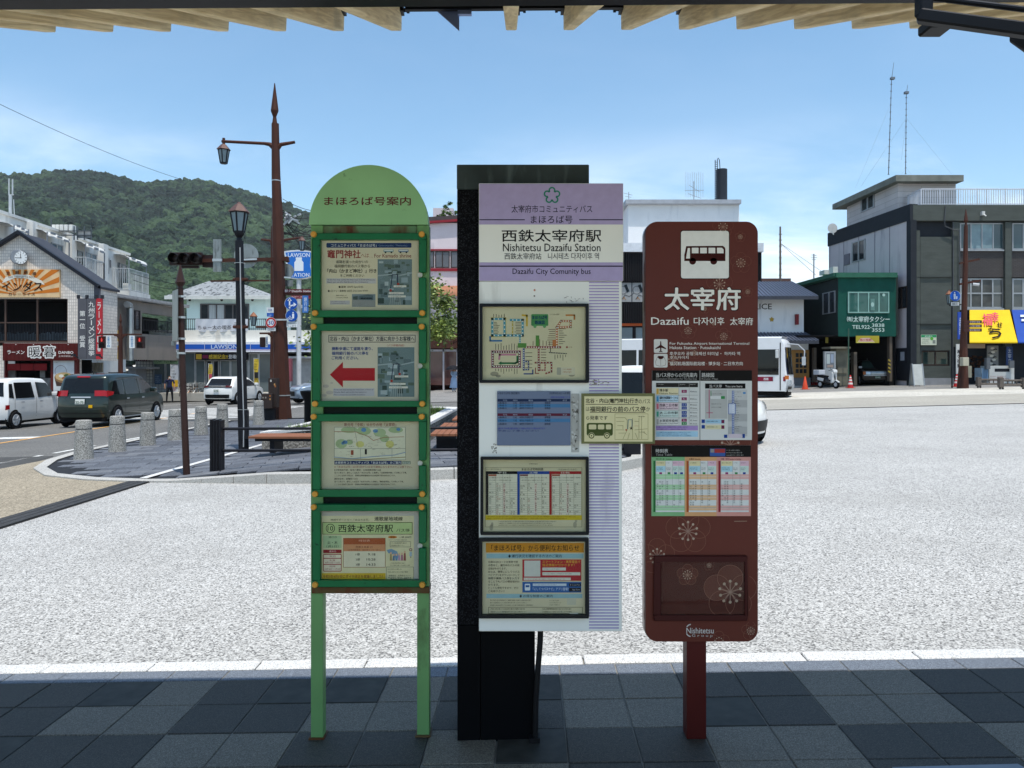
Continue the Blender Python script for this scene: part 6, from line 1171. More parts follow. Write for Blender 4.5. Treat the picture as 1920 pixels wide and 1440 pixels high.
b = MB(); S.box(b, 203, 618, 221, 673, 0, .06); o = b.build('yellow_sign', mat('yellow_board', 'd0a52a', .6), an); p = Print(44, .02, lambda px, py, o_: S.pt(px, py, .062+o_)); p.pol([(205, 652), (212, 645), (219, 652), (218, 662), (212, 668), (206, 662)], '8a3a24', 1); p.pol([(207, 654), (212, 649), (217, 654), (216, 661), (212, 665), (208, 661)], 'd2a878', 2); p.rect(209, 640, 219, 648, 'd8d4c8', 1); p.text('-10', 210, 641.5, 218, 646.5, '33302c', 2); p.rect(208, 624, 219, 634, 'c07a2c', 1); p.build('sign_print', None, o)
q = S.xy(233, .35); b = MB().tube([(q.x, q.y, PZ(676, q.y)), (q.x, q.y, PZ(578, q.y)), (q.x, q.y-.05, PZ(573, q.y)), (q.x+.08, q.y-.5, PZ(572, q.y))], [.19]*4, 12); b.build('exhaust_duct', mat('galvanised_duct', 'a3a8aa', .3, .8, var=.15), an, smooth=40)
b = MB(); q = S.xy(199, .15); b.tube([(q.x, q.y, PZ(672, q.y)), (q.x, q.y, PZ(553, q.y))], .07, 8); b.build('downpipe', mat('black_pipe', '222327', .5), an); b = MB()
for x in (150, 156, 162, 168): b.pbox(x+20, 680, x+24, 698, 43.2, 43.3)
b.build('passage_signs', mat('pale_panel', 'a59f90', .7), an)
railing(an, [(S.xy(268, .02).x, S.xy(268, .02).y, 0), (S.xy(349, .02).x, S.xy(349, .02).y, 0)], PZ(622, 46.5), PZ(600, 46.5), mat('dark_rail', '26272b', .5), .16)
# ---------------------------------------------------------------- white apartment block behind
S2 = Slant(-40, 45.5, 250, 66.); ap_ = thing('apartment_block', 'white apartment block with awnings and balconies behind the gabled roof', 'building', (S2.xy(120).x, S2.xy(120).y+4, -.7))
m_ap = plaster('white_render', 'dedcd6', .8, .05, '8d8c88', (.5, .9)); b = MB(); S2.box(b, -40, 397-14, 236, 700, -9, 0, -40); b.build('wall', m_ap, ap_)
Yr = 45.5; zt = PZ(383, Yr)
b = MB(); S2.box(b, -42, 381, 242, 387, -9.2, .12, -40); b.build('parapet', plaster('parapet_white', 'd0d0cc', .8), ap_)
b = MB()
for x in (30, 61, 125, 143, 189, 206, 222): 
    Yx = S2.xy(x).y; zz = zt-1.3; q = S2.xy(x, .05); b.cyl((q.x, q.y, zz-.3), (q.x, q.y, zz+.3), .07, n=6)
b.build('drain_spouts', mat('grey_spout', '6b6e72', .5), ap_)
b = MB()
for x in (47, 122, 182): S2.box(b, x, 416+(x-47)*.30, x+9, 700, 0, .5, x)
b.build('pier', m_ap, ap_)
for x0, y0, x1, y1 in ((0, 447, 22, 470), (66, 447, 84, 480), (95, 454, 117.5, 492), (128, 464, 156, 520), (161, 472, 181, 502), (188, 480, 204, 509), (220, 492, 238, 540)): window(ap_, x0, y0, x1, y1, S2.xy(x0).y, 2, 1, m_wfr, m_glb if x0 in (95, 161, 188) else m_gl, .07, S2)
for x0, y0, x1 in ((-12, 415, 17), (53, 428, 97), (128, 450, 166), (213, 476, 248)):
    Ya = S2.xy(x0).y; b = MB(); rows_ = []
    for t in range(5): a = R(90*t/4); o_ = 1.25*math.sin(a); dz = .45*(math.cos(a)-1); rows_.append([(S2.xy(px, .02+o_).x, S2.xy(px, .02+o_).y, PZ(y0, Ya)+dz) for px in (x0, (x0+x1)/2, x1)])
    b.grid(rows_); b.grid([[Vector(p_)-Vector((0, 0, .05)) for p_ in r_] for r_ in rows_])
    o = b.build('awning', mat('awning_white', 'd3d3cf', .5), ap_); c_ = MB()
    for i in range(3): S2.box(c_, x0+(x1-x0)*(.1+.3*i), y0+5+3*i, x0+(x1-x0)*(.3+.3*i), y0+9+3*i, 1.28, 1.33, x0)
    for px in (x0+.5, x1-.5): q = S2.xy(px, 1.2); c_.bar((q.x, q.y, PZ(y0+6, Ya)), (q.x, q.y, PZ(y0+6, Ya)-2.3), .06)
    c_.build('awning_strut', mat('strut_grey', '7b8087', .4), o)
for x0, y0, x1, y1 in ((128, 482, 166, 532), (212, 503, 253, 548)):
    Ya = S2.xy(x0).y; b = MB(); S2.box(b, x0, y1-4, x1, y1+14, 0, 1.3, x0); o = b.build('balcony', m_ap, ap_); z1 = PZ(y0, Ya); z0_ = PZ(y1-4, Ya); pts = [S2.xy(x0, .05), S2.xy(x0, 1.25), S2.xy(x1-3, 1.25), S2.xy(x1-3, .05)]
    railing(o, [(q.x, q.y, 0) for q in pts], z0_, z1, mat('white_rail', 'c4c7c8', .5), .16); b = MB(); S2.box(b, x0+4, y1-18, x0+11, y1-6, .6, 1.0, x0); b.build('air_conditioner', mat('ac_white', 'cfcfc9', .5), o, bevel=.03)
b = MB(); Yq = 54
for x in (97, 104, 111.5, 120, 129): b.pbox(x, 421, x+6.4, 434, Yq, Yq+.5)
b.build('rooftop_unit', mat('ac_white', 'cfcfc9', .5), ap_, bevel=.03); b = MB()
for x in (95, 139, 145, 158, 171): b.bar(P(x, 450, Yq), P(x, 424 if x != 171 else 428, Yq), .06)
for y_ in (433, 441): b.bar(P(93, y_, Yq), P(172, y_, Yq), .06)
b.bar(P(96, 425, Yq), P(96, 408, Yq), .05); b.build('rooftop_frame', mat('rack_steel', '565b60', .5, .4), ap_)
b = MB().pbox(145, 434, 171, 446, Yq+.1, Yq+.2); b.build('rooftop_panel', mat('panel_grey', '8b9194', .5), ap_)
b = MB().cyl(P(19.5, 405, 50), P(19.5, 365, 50), .1, n=8).cyl(P(17, 365, 50), P(17, 335, 50), .05, n=6).cyl(P(23.5, 366, 50), P(23.5, 336, 50), .05, n=6).bar(P(16, 365, 50), P(26, 365, 50), .05).cyl(P(27, 405, 50), P(25.5, 374, 50), .03, n=6); b.build('rooftop_antenna', mat('antenna_grey', 'b5b9bb', .4, .3), ap_)
b = MB().lathe([(.02, .1), (.22, .06), (.3, 0)], (PX(201, 42), 42, PZ(541, 42)), 14, axis='y').bar(P(196, 545, 42.05), P(201, 550, 42.05), .05); tag(b.build('satellite_dish', mat('dish_white', 'c9cbcb', .4)), 'small white satellite dish at the right end of the gabled roof', 'satellite dish')
# ---------------------------------------------------------------- convenience store with pale blue house above
Y = 50.; k = Y/F; cs = thing('convenience_store', 'single storey convenience store with blue and white fascia', 'shop', (PX(430, Y), Y+4, gz(PX(430, Y))))
xl, xr = 250, 640; zg = gz(PX(430, Y)); b = MB().pbox(xl, 619, xr, 641, Y, Y+9); b.build('parapet', plaster('cream_parapet', 'e2dfd4', .7, .04, '9b968a', (.55, .9)), cs)
for i in range(9):
    x0 = xl+5+i*43; b = MB().pbox(x0, 641.2, x0+42.4, 660, Y-.45, Y+.3); o = b.build('fascia_panel', mat('fascia_white', 'dfe2ea', .4, var=.04), cs); p = Print(Y-.452, .004); p.rect(x0+.2, 645.6, x0+42.2, 654.6, '2b5cb8', 1); p.rect(x0+.2, 655.2, x0+42.2, 656.6, 'b9a0c0', 1); p.build('fascia_stripe', None, o)
p = Print(Y-.46, .004); p.text('LAWSON', 396, 646.4, 445, 654, 'c9d6e8', 2, .02); p.build('store_lettering', None, cs)
b = MB().pbox(254, 660, 286, 748, Y, Y+.3); b.build('tile_column', gridmat('white_glazed_tile', 'b9b9b4', '77777a', .2, .2, .35, .02, 0), cs)
b = MB().pbox(286, 720, 366, 748, Y, Y+.3).pbox(405, 728, 430, 748, Y, Y+.3); b.build('tile_plinth', gridmat('white_glazed_tile2', 'b0b0ac', '77777a', .2, .2, .35, .02, 0), cs)
b = MB().pbox(286, 661, 640, 748, Y+2.5, Y+2.6).pbox(286, 745, 640, 749, Y+.3, Y+2.5).pbox(286, 660, 640, 663, Y+.2, Y+2.5).box(PX(610, Y), PX(612, Y), Y, Y+2.5, zg, PZ(660, Y)); b.build('store_interior', mat('store_interior_grey', '5d6468', .8, var=.4, scale=1.5), cs)
for i, (x0, y0, x1, y1) in enumerate(((287, 660.5, 310, 720), (310, 660.5, 336, 720), (336, 660.5, 366, 727), (366, 675, 385, 742), (412, 675, 432, 742), (432, 675, 466, 738), (466, 662, 485, 738), (485, 662, 540, 738))):
    window(cs, x0, y0, x1, y1, Y+.05, 1, 1, m_wfr, glass('shop_glass', (.10, .125, .13), .05, .3), .07, name='shop_window')
for x0, x1 in ((386, 398), (398.6, 411)): window(cs, x0, 675, x1, 742, Y+.15, 1, 1, m_wfr, m_gl, .08, name='sliding_door')
b = MB()
rg = random.Random(5)
for i in range(20): x = rg.choice((rg.uniform(290, 330), rg.uniform(340, 380), rg.uniform(415, 460))); y_ = rg.uniform(688, 722); b.pbox(x, y_, x+rg.uniform(3, 9), y_+rg.uniform(3, 9), Y+1.2, Y+1.5)
tag(b.build('shelf_goods', mat('mixed_goods', '7a6a55', .7, var=.6, scale=2.5), cs), None, None, kind='stuff')
def board(parent, x0, y0, x1, y1, Yb, col, name, fn=None, th=.05):
    o = MB().pbox(x0, y0, x1, y1, Yb, Yb+th).build(name, mat('board_'+col, col, .6, var=.06), parent)
    if fn: p = Print(Yb-.002, .003); fn(p); p.build('lettering', None, o)
    return o
board(cs, 254.5, 662, 275.5, 677, Y-.25, '4c1f2c', 'bank_sign', lambda p: (p.text('銀行', 258, 664, 272, 669, 'd3c4c8', 1, .01), p.text('ATM', 257, 670.6, 273, 676, 'd3c4c8', 1, .02)))
board(cs, 288, 663, 315, 671, Y-.05, '93b28c', 'green_notice', lambda p: p.text('大宰府限定の', 290, 664.4, 312, 669.6, '2b4a34', 1, .01))
board(cs, 288, 671.4, 333, 682, Y-.06, '93b28c', 'green_notice', lambda p: p.text('くだもの・やさい 販売中!!', 290, 673.4, 331, 680, '2b4a34', 1, .02))
board(cs, 366, 662.6, 463, 675, Y-.3, '1d1a22', 'banner_sign', lambda p: (p.rect(367.5, 664, 378, 673.6, 'c9a23c', 1), p.rect(379.6, 665.6, 390.6, 672, '7a2a48', 1), p.text('感謝記念!!', 391.6, 664.6, 427, 673, 'd2b13c', 1, .03), p.text('登場!', 428.6, 665, 444, 672.6, 'd8d4d0', 1, .03), p.rows(446, 665, 461, 673, 2, 'b9a23c', 1, 4)))
board(cs, 354, 683, 380, 691, Y+.2, 'a89a5c', 'door_notice', lambda p: p.rows(355, 684, 378, 690, 2, '4c4428', 1, 7)); board(cs, 290, 702, 303, 721, Y+.0, '4a5f7a', 'window_poster', lambda p: p.rows(291, 704, 302, 718, 4, 'a9b9c9', 1, 8))
b = MB().pbox(541, 668, 600, 672, Y-.6, Y).pbox(543, 671, 546, 742, Y-.3, Y).pbox(560, 671, 562, 742, Y-.1, Y).pbox(546, 671, 600, 728, Y-.02, Y+.1); b.build('side_shutter', mat('grey_shutter', '9c9ea0', .5, .2), cs)
for i in range(9): b = MB().pbox(546.5, 673+i*6, 600, 678+i*6, Y-.06, Y-.021); b.build('shutter_slat', mat('grey_shutter', '9c9ea0', .5, .2), cs)
b = MB().pbox(240, 690, 254, 748, Y-1.5, Y).pbox(236, 687.5, 275, 692, Y-1.8, Y); tag(b.build('outdoor_locker', mat('locker_grey', '9c9fa6', .5, .3), bevel=.02, seg=1), 'pale grey metal shed beside the store, behind the signal pole', 'shed')
b = MB().pbox(255, 737, 640, 752, Y-2.2, Y+.3); struct(b.build('shop_kerb', plaster('kerb_concrete', 'a8a49a', .85)))
# house above
Yh = 53.; hs = thing('pale_blue_house', 'pale blue upper house with weathered hip roof above the store', 'house', (PX(420, Yh), Yh+3, PZ(619, 50)))
m_bl = plaster('pale_blue_board', 'c3dcdd', .6, .04, '88b0b4', (.6, .95)); b = MB().pbox(350, 553, 498, 622, Yh, Yh+6); b.build('wall', m_bl, hs)
z0, z1 = PZ(555, Yh-.8), PZ(527, Yh+3); xa, xb_ = PX(310, Yh-.8), PX(508, Yh-.8); ya, yb_ = Yh-.8, Yh+6.8; ra, rb_ = P(392, 528, Yh+3).x, P(440, 528, Yh+3).x; ym = Yh+3
b = MB(); b.add([(xa, ya, z0), (xb_, ya, z0), (xb_, yb_, z0), (xa, yb_, z0), (ra, ym, z1), (rb_, ym, z1)], [(0, 1, 5, 4), (1, 2, 5), (2, 3, 4, 5), (3, 0, 4), (3, 2, 1, 0)]); rf = b.build('roof', mat('weathered_grey_roof', '9a9ea0', .8, var=.10, scale=2, dirt=('5d6164', 2.2, .52, .62, (2.5, 1, 1))), hs)
n_ = 16
for i in range(1, 13):
    t = i/13; x0, x1 = xa+(ra-xa)*t, xb_+(rb_-xb_)*t; zz = z0+(z1-z0)*t; yy = ya+(ym-ya)*t; MB().bar((x0, yy-.02, zz), (x1, yy-.02, zz), .05, .03).build('roof_course', mat('weathered_grey_roof', 'a7abad'), rf)
b = MB().box(xa-.05, xb_+.05, ya-.06, ya, z0-.22, z0+.02).box(xb_, xb_+.06, ya, yb_, z0-.22, z0+.02); b.build('gutter', mat('cream_gutter', 'c9cbc6', .5), hs)
b = MB()
for x in (356, 416, 473.5): b.lathe([(.09, 0), (.09, -.06)], P(x, 562.5, Yh), 10, axis='y')
b.build('vent', mat('vent_black', '1a1b1d', .5), hs)
window(hs, 375, 569.5, 467, 612, Yh, 6, 1, mat('bronze_frame', '5b5a5c', .4, .4), m_gl, .09, curtain=mat('white_curtain', '9fa9b0', .8, var=.25, scale=3, stretch=(8, 1, .1)))
railing(cs, [(PX(346, Y+.1), Y+.1, 0), (PX(505, Y+.1), Y+.1, 0)], PZ(619, Y), PZ(598, Y), mat('black_rail', '1c1e22', .5), .13, .012)
b = MB(); rows_ = []
for j in range(5):
    rows_.append([Vector(P(367+i*4.08, 598+j*5.7, Y))+Vector((0, -.06*math.sin(i*1.3+j)*.7-.02, -.05*math.sin(math.pi*i/8)**2*(j/4))) for i in range(25)])
b.grid(rows_); bn = tag(b.build('cafe_banner', mat('banner_cloth', 'c9cdd3', .8, var=.05), smooth=60), 'white cloth cafe banner hung on the black balcony railing', 'banner')
p = Print(Y-.14, .003); p.text('ちゅー太の喫茶', 371, 610, 434, 618, '2c2f38', 1, .01); p.text('テン', 438, 605, 462, 616, '2c2f38', 1, .01); p.build('lettering', None, bn)
# pole sign of the store
Yl = 45.; kl = Yl/F; ls = thing('store_pole_sign', 'blue shield shaped store sign with white milk can on white pole', 'sign', (PX(560.5, Yl), Yl, gz(PX(560.5, Yl))))
b = MB().cyl((PX(560.5, Yl), Yl, gz(PX(560.5, Yl))), P(560.5, 522, Yl), 4.4*kl, n=14); b.build('pole', mat('pole_white', 'c4c6c6', .5), ls, smooth=40)
sh = [(533, 472), (545, 470.5), (560, 469.5), (575, 470.5), (588, 472), (584, 484), (583, 496), (585, 508), (588, 518), (575, 522), (560, 523.5), (545, 522), (533, 518), (536, 508), (538, 496), (537, 484)]
b = MB().prism([(PX(x, Yl), PZ(y_, Yl)) for x, y_ in sh], Yl-.2, Yl+.2); o = b.build('shield', mat('shield_white', 'cfd4da', .4), ls)
p = Print(Yl-.202, .006); p.pol([(560.5+(x-560.5)*.92, 496.5+(y_-496.5)*.93) for x, y_ in sh], '2f6fc0', 1); p.text('LAWSON', 540, 474.5, 581, 482, 'd6dee8', 2, .03); p.text('STATION', 541, 512, 580, 519, 'd6dee8', 2, .03)
p.pol([(552, 508), (552, 492), (555, 488), (555, 485), (566, 485), (566, 488), (569, 492), (569, 508)], 'dfe3e6', 2); p.rr(554.6, 482.6, 566.4, 486, 1, 'dfe3e6', 2.4); p.build('shield_print', None, o)
board(ls, 546, 553, 585, 560, Yl-.3, '7a2430', 'red_plate', lambda p: p.rows(547, 554, 584, 559, 1, 'd2c4c0', 1, 4)); board(ls, 567, 554, 578, 586, Yl-.32, '3a6fb0', 'blue_plate', lambda p: p.vtext('銀行前', 570, 557, 575.5, 584, 'd6dee8', 1))
# nobori flags, red post box like sign
def nobori(x0, y0, x1, y1, Yn, c0, c1, label, seed):
    o = thing('advertising_flag', label, 'flag', (PX(x0, Yn), Yn, gz(PX(x0, Yn)))); b = MB().cyl((PX(x0, Yn), Yn, gz(PX(x0, Yn))), P(x0, y0-2, Yn), .018, n=6).bar(P(x0, y0-1, Yn), P(x1, y0-1, Yn), .02); b.build('flag_pole', mat('pole_white', 'c4c6c6', .5), o)
    rows_ = [[Vector(P(x0+(x1-x0)*i/4+.4*math.sin(j*.9), y0+(y1-y0)*j/8, Yn))+Vector((0, .05*math.sin(i*1.1+j*.8+seed), 0)) for i in range(5)] for j in range(9)]; b = MB().use(mat('flag_'+c0, c0, .8)).grid(rows_); f_ = b.build('flag_cloth', None, o, smooth=60)
    p = Print(Yn-.07, .003); p.rect(x0+1, y0+(y1-y0)*.55, x1-.5, y0+(y1-y0)*.8, c1, .5); p.rows(x0+1, y0+2, x1-1, y0+(y1-y0)*.5, 4, '33302c', 1, seed); p.rows(x0+1, y0+(y1-y0)*.82, x1-1, y1-2, 2, 'a03030', 1, seed+1); p.build('flag_print', None, f_)
nobori(320, 685, 334, 735, 48.5, 'b9bcc0', 'c8a02c', 'white advertising flag beside the standing man at the store', 1); nobori(391, 683, 398, 716, 48.6, 'c9b04a', 'b04a5a', 'narrow yellow and pink flag in front of the store doors', 2); nobori(476, 673, 484.5, 718, 47.5, 'cdb13c', '2a2a2a', 'yellow flag beside the tall mast at the store', 3)
rs = thing('red_sign', 'faded red vertical sign panel right of the tall mast', 'sign', (PX(541, 44.2), 44.2, gz(PX(541, 44.2)))); b = MB().pbox(536.5, 672, 545, 715, 44, 44.4); b.build('sign_board', mat('faded_red', '8a4a52', .6, var=.2), rs)
b = MB().cyl((PX(541, 44.2), 44.2, gz(PX(541, 44.2))), P(541, 715, 44.2), .12, n=8); b.build('post', mat('pole_white', 'c4c6c6', .5), rs)
# parked bicycles
def bicycle(px, Yb, hd, col, label):
    x = PX(px, Yb); o = thing('bicycle', label, 'bicycle', (x, Yb, gz(x)+.13), hd); mk_ = mat('bike_'+col, col, .4, .3); tyre = mat('tyre_black', '141416', .8)
    for fx in (-.52, .52):
        b = MB(); n = 20; b.tube([(fx+.32*math.cos(2*math.pi*i/n), 0, .33+.32*math.sin(2*math.pi*i/n)) for i in range(n+1)], .018, 5); w_ = b.build('wheel', tyre, o, local=True)
        b = MB()
        for i in range(8): a = math.pi*i/8; b.bar((fx-.3*math.cos(a), 0, .33-.3*math.sin(a)), (fx+.3*math.cos(a), 0, .33+.3*math.sin(a)), .006)
        b.build('spokes', m_clamp, w_, local=True)
    b = MB()
    for a, c_ in (((-.52, 0, .33), (-.1, 0, .3)), ((-.1, 0, .3), (-.2, 0, .78)), ((-.52, 0, .33), (-.18, 0, .66)), ((-.1, 0, .3), (.38, 0, .62)), ((-.18, 0, .6), (.36, 0, .75)), ((.52, 0, .33), (.34, 0, .92)), ((.34, 0, .92), (.36, 0, .98))): b.cyl(a, c_, .018, n=6)
    b.build('frame', mk_, o, local=True); b = MB().tube([(.22, -.26, .98), (.36, -.16, 1.0), (.36, .16, 1.0), (.22, .26, .98)], .014, 6); b.build('handlebar', m_clamp, o, local=True); b = MB().box(-.32, -.08, -.07, .07, .78, .83); b.build('saddle', tyre, o, local=True, bevel=.02)
    b = MB()
    for z_ in (.72, .82, .92):
        for c_ in (((.45, -.15), (.75, -.15)), ((.75, -.15), (.75, .15)), ((.75, .15), (.45, .15)), ((.45, .15), (.45, -.15))): b.bar((*c_[0], z_), (*c_[1], z_), .015)
    for xx, yy in ((.45, -.15), (.75, -.15), (.75, .15), (.45, .15)): b.bar((xx, yy, .72), (xx, yy, .94), .015)
    b.build('basket', m_clamp, o, local=True)
bicycle(353, 48.6, R(75), '2a2c30', 'dark parked bicycle right behind the thin brown pole at the store'); bicycle(362, 48.4, R(70), '7a5a44', 'brown parked bicycle standing nearest the store doors'); bicycle(372, 48.7, R(72), '8c9094', 'silver parked bicycle at the right end of the bicycles')

# ================================================================ BUILDINGS SEEN BETWEEN AND RIGHT OF THE SIGNS
# pale shop house with red bands between green sign and pillar
Y = 60.; k = Y/F; pk = thing('red_banded_building', 'pale pink building with dark red bands and roof plants', 'building', (PX(850, Y), Y+4, gz(PX(850, Y))))
m_pk = plaster('pale_pink_render', 'd6c9cb', .8, .04, '968c92', (.6, .95)); m_rb = mat('crimson_band', '8c2630', .6)
zb = gz(PX(830, Y))-.3
b = MB().box(PX(690, Y), PX(1010, Y), Y, Y+8, PZ(640, Y), PZ(418, Y)); b.build('wall', m_pk, pk)
b = MB().hexa([(PX(690, Y), Y-.3, PZ(428, Y)), (PX(1010, Y), Y-.3, PZ(405, Y)), (PX(1010, Y), Y, PZ(405, Y)), (PX(690, Y), Y, PZ(428, Y)), (PX(690, Y), Y-.3, PZ(424, Y)), (PX(1010, Y), Y-.3, PZ(401, Y)), (PX(1010, Y), Y, PZ(401, Y)), (PX(690, Y), Y, PZ(424, Y))]).pbox(690, 503, 1010, 508, Y-.12, Y).pbox(690, 467, 1010, 470, Y-.1, Y); b.build('red_band', m_rb, pk)
b = MB().hexa([(PX(690, Y), Y-.2, PZ(424, Y)), (PX(1010, Y), Y-.2, PZ(401, Y)), (PX(1010, Y), Y+8, PZ(401, Y)), (PX(690, Y), Y+8, PZ(424, Y)), (PX(690, Y), Y-.2, PZ(414, Y)), (PX(1010, Y), Y-.2, PZ(396, Y)), (PX(1010, Y), Y+8, PZ(396, Y)), (PX(690, Y), Y+8, PZ(414, Y))]); b.build('roof_kerb', mat('dark_roof_kerb', '4c4444', .7), pk)
b = MB().pbox(812, 390, 850, 414, Y+3, Y+6); b.build('rooftop_box', m_pk, pk)
for x0 in range(700, 1000, 29): window(pk, x0, 471, x0+27, 502, Y, 2, 1, m_bfr, glass('grey_curtain_glass', (.10, .10, .11), .15), .07)
b = MB().box(PX(690, Y), PX(1010, Y), Y+2, Y+2.1, zb, PZ(640, Y)); b.build('shop_recess', mat('brick_red_interior', '3d1a18', .8, var=.3, scale=1.5), pk)
b = MB(); rows_ = []
for j in range(7):
    a = R(90*j/6); rows_.append([(PX(x, Y), Y-1.6*math.sin(a), PZ(536, Y)-.95*(1-math.cos(a))) for x in (806, 835, 870)])
b.grid(rows_); b.build('canopy', mat('terracotta_canopy', '9c6a50', .7), pk, smooth=40)
board(pk, 806, 625, 870, 653, Y-.5, '6a4030', 'shop_sign', lambda p: p.text('pie', 850, 637, 868, 645, '2a1814', 1, .02))
b = MB()
for i in range(12): x = 700+i*26; b.pbox(x, 653, x+3, 745, Y-.2, Y)
b.pbox(690, 655, 1010, 659, Y-.2, Y); b.build('shopfront_frame', mat('white_shop_frame', 'b5aeb0', .5), pk)
for i in range(11): x = 703+i*26; b = MB().pbox(x, 659, x+23, 722, Y-.08, Y-.05); b.build('pane', glass('shop_glass_red', (.10, .045, .04), .05), pk)
# dark modern restaurant block behind the brown sign
Y = 55.; dk_ = thing('dark_louvred_building', 'dark building with black louvres, mural panel and white rooftop box', 'building', (PX(1290, Y), Y+5, gz(PX(1290, Y))))
zb = gz(PX(1290, Y))-.3; m_lv = mat('black_louvre', '1a1719', .5, var=.15)
b = MB().box(PX(1120, Y), PX(1428, Y), Y, Y+9, zb, PZ(472, Y)); b.build('wall', mat('black_wall', '16161a', .6), dk_)
b = MB().pbox(1118, 455.5, 1432, 472, Y-.5, Y+9); b.build('white_eave', mat('white_metal_eave', 'd9dbde', .4, .2), dk_)
for y0, y1 in ((474, 528), (568, 606)):
    b = MB()
    for i in range(80): x = 1120+i*3.85; b.pbox(x, y0, x+2.1, y1, Y-.3, Y-.001)
    b.build('louvre_screen', m_lv, dk_)
b = MB().pbox(1120, 530, 1428, 566, Y-.12, Y-.001); o = b.build('mural_panel', mat('mural_grey', '9a9a98', .6), dk_); p = Print(Y-.125, .006)
for x in range(1132, 1420, 26):
    p.rect(x, 530, x+1.6, 566, '2a2f3a', 1); p.pol([(x-14, 535), (x-9, 533), (x-4, 546), (x-8, 549)], '2c3438', 1.5); p.ring(x+10, 544, 7, 7.8, '3a3c40', 1.5, 20); p.line([(x-18, 561), (x-12, 553), (x-4, 556), (x+4, 550)], 1, '3a3c40', 1.6); p.line([(x-16, 562), (x-14, 557), (x-11, 562)], 1, 'a8743c', 1.7)
p.build('mural_print', None, o)
b = MB().pbox(1120, 606, 1428, 611, Y-.2, Y-.001); b.build('orange_band', mat('orange_strip', 'b5562a', .6), dk_)
for i in range(9): x = 1122+i*34; window(dk_, x, 612, x+32, 690, Y, 1, 1, m_lv, m_glb, .08)
b = MB().pbox(1178, 381, 1386, 456, Y+2, Y+8); b.build('rooftop_box', plaster('white_box', 'dfe0e0', .7, .04, 'b9bcc0', (.6, .95)), dk_); b = MB().pbox(1173, 374, 1390, 381.5, Y+1.6, Y+8.4); b.build('rooftop_eave', mat('grey_eave', 'a3a7ad', .5), dk_)
b = MB().cyl(P(1353, 376, Y+3), P(1353, 318, Y+3), .42, n=16).cyl(P(1345, 376, Y+2.6), P(1345, 300, Y+2.6), .03, n=5).cyl(P(1341, 376, Y+2.6), P(1341, 300, Y+2.6), .03, n=5)
for i in range(18): b.bar(P(1340, 304+i*4, Y+2.6), P(1346, 304+i*4, Y+2.6), .03)
b.tube([P(1345, 300, Y+2.6), P(1346.5, 296, Y+2.6), P(1349, 300, Y+2.6), P(1350, 318, Y+2.8)], .03, 5); b.build('rooftop_tank', mat('dark_tank', '2c3038', .5), dk_)
b = MB().cyl(P(1301, 374, Y+3), P(1301, 340, Y+3), .04, n=6)
for i in range(9): b.bar(P(1286+i*4, 370, Y+3), P(1286+i*4, 322+(i % 3), Y+3), .02)
b.bar(P(1284, 357, Y+3), P(1320, 357, Y+3), .03); b.bar(P(1292, 347, Y+3), P(1312, 360, Y+3), .03).bar(P(1290, 363, Y+3), P(1315, 372, Y+3), .03); b.build('antenna', mat('antenna_steel', 'a3a8ac', .4, .4), dk_)
b = MB().cyl(P(1179, 382, Y+2), P(1179, 360, Y+2), .03, n=6).bar(P(1170, 362, Y+2), P(1186, 366, Y+2), .03).bar(P(1172, 368, Y+2), P(1184, 370, Y+2), .03); b.build('antenna', mat('antenna_steel', 'a3a8ac'), dk_)
b = MB().pbox(1400, 522, 1483, 560, 62, 66); tag(b.build('brick_building', gridmat('brown_brick', '6a4a42', '4a3a36', .4, .15)), 'brown brick building top behind the police box roof', 'building')
# ---------------------------------------------------------------- police box
Y = 45.; k = Y/F; pb = thing('police_box', 'white police box with two tiled roofs right of the brown sign', 'building', (PX(1440, Y), Y+3, gz(PX(1440, Y))))
b = MB().pbox(1330, 556, 1507, 630, Y, Y+5).box(PX(1330, Y), PX(1516, Y), Y+.02, Y+5, gz(PX(1440, Y)), PZ(630, Y)); b.build('wall', plaster('white_wall_panel', 'd9dcdf', .6, .04, '9aa2ac', (.6, .95)), pb)
m_rt = mat('blue_grey_metal_roof', '5a6272', .4, .3, var=.1)
def ribroof(parent, x0, x1, xr0, xr1, ye, yr, Ye, Yr, nm):
    a, b_, c_, d = P(x0, ye, Ye), P(x1, ye, Ye), P(xr1, yr, Yr), P(xr0, yr, Yr); mb = MB(); th = Vector((0, 0, -.16)); mb.hexa([a+th, b_+th, c_+th, d+th, a, b_, c_, d]); bx = Vector((b_.x+(b_.x-c_.x)*0, 2*Yr-Ye, a.z)); ax = Vector((a.x, 2*Yr-Ye, a.z)); mb.add([d, c_, bx, ax], [(0, 1, 2, 3)]); mb.add([b_, bx, c_], [(0, 1, 2)]); o = mb.build(nm, m_rt, parent)
    n = 30
    for i in range(n+1):
        t = i/n; p0 = a.lerp(b_, t); p1 = d.lerp(c_, t); MB().bar(p0+Vector((0, -.02, .03)), p1+Vector((0, 0, .03)), .07, .05).build('roof_rib', m_rt, o)
    MB().bar(a+Vector((0, -.05, -.08)), b_+Vector((0, -.05, -.08)), .12, .18).build('gutter', mat('dark_gutter', '3a3d45', .5), o)
ribroof(pb, 1320, 1533, 1320, 1484, 556, 529, Y-1.2, Y+2.5, 'upper_roof'); ribroof(pb, 1320, 1534, 1320, 1508, 639, 624, Y-1.6, Y, 'lower_roof')
p = Print(Y-.005, .004); p.text('POLICE', 1393, 569.4, 1447, 580, '23262e', 1, .02)
p.pol([(1447+ (5.2 if i % 2 == 0 else 3.2)*math.sin(R(36*i)), 599-(5.2 if i % 2 == 0 else 3.2)*math.cos(R(36*i))) for i in range(10)], 'a98c3c', 1); p.build('lettering', None, pb)
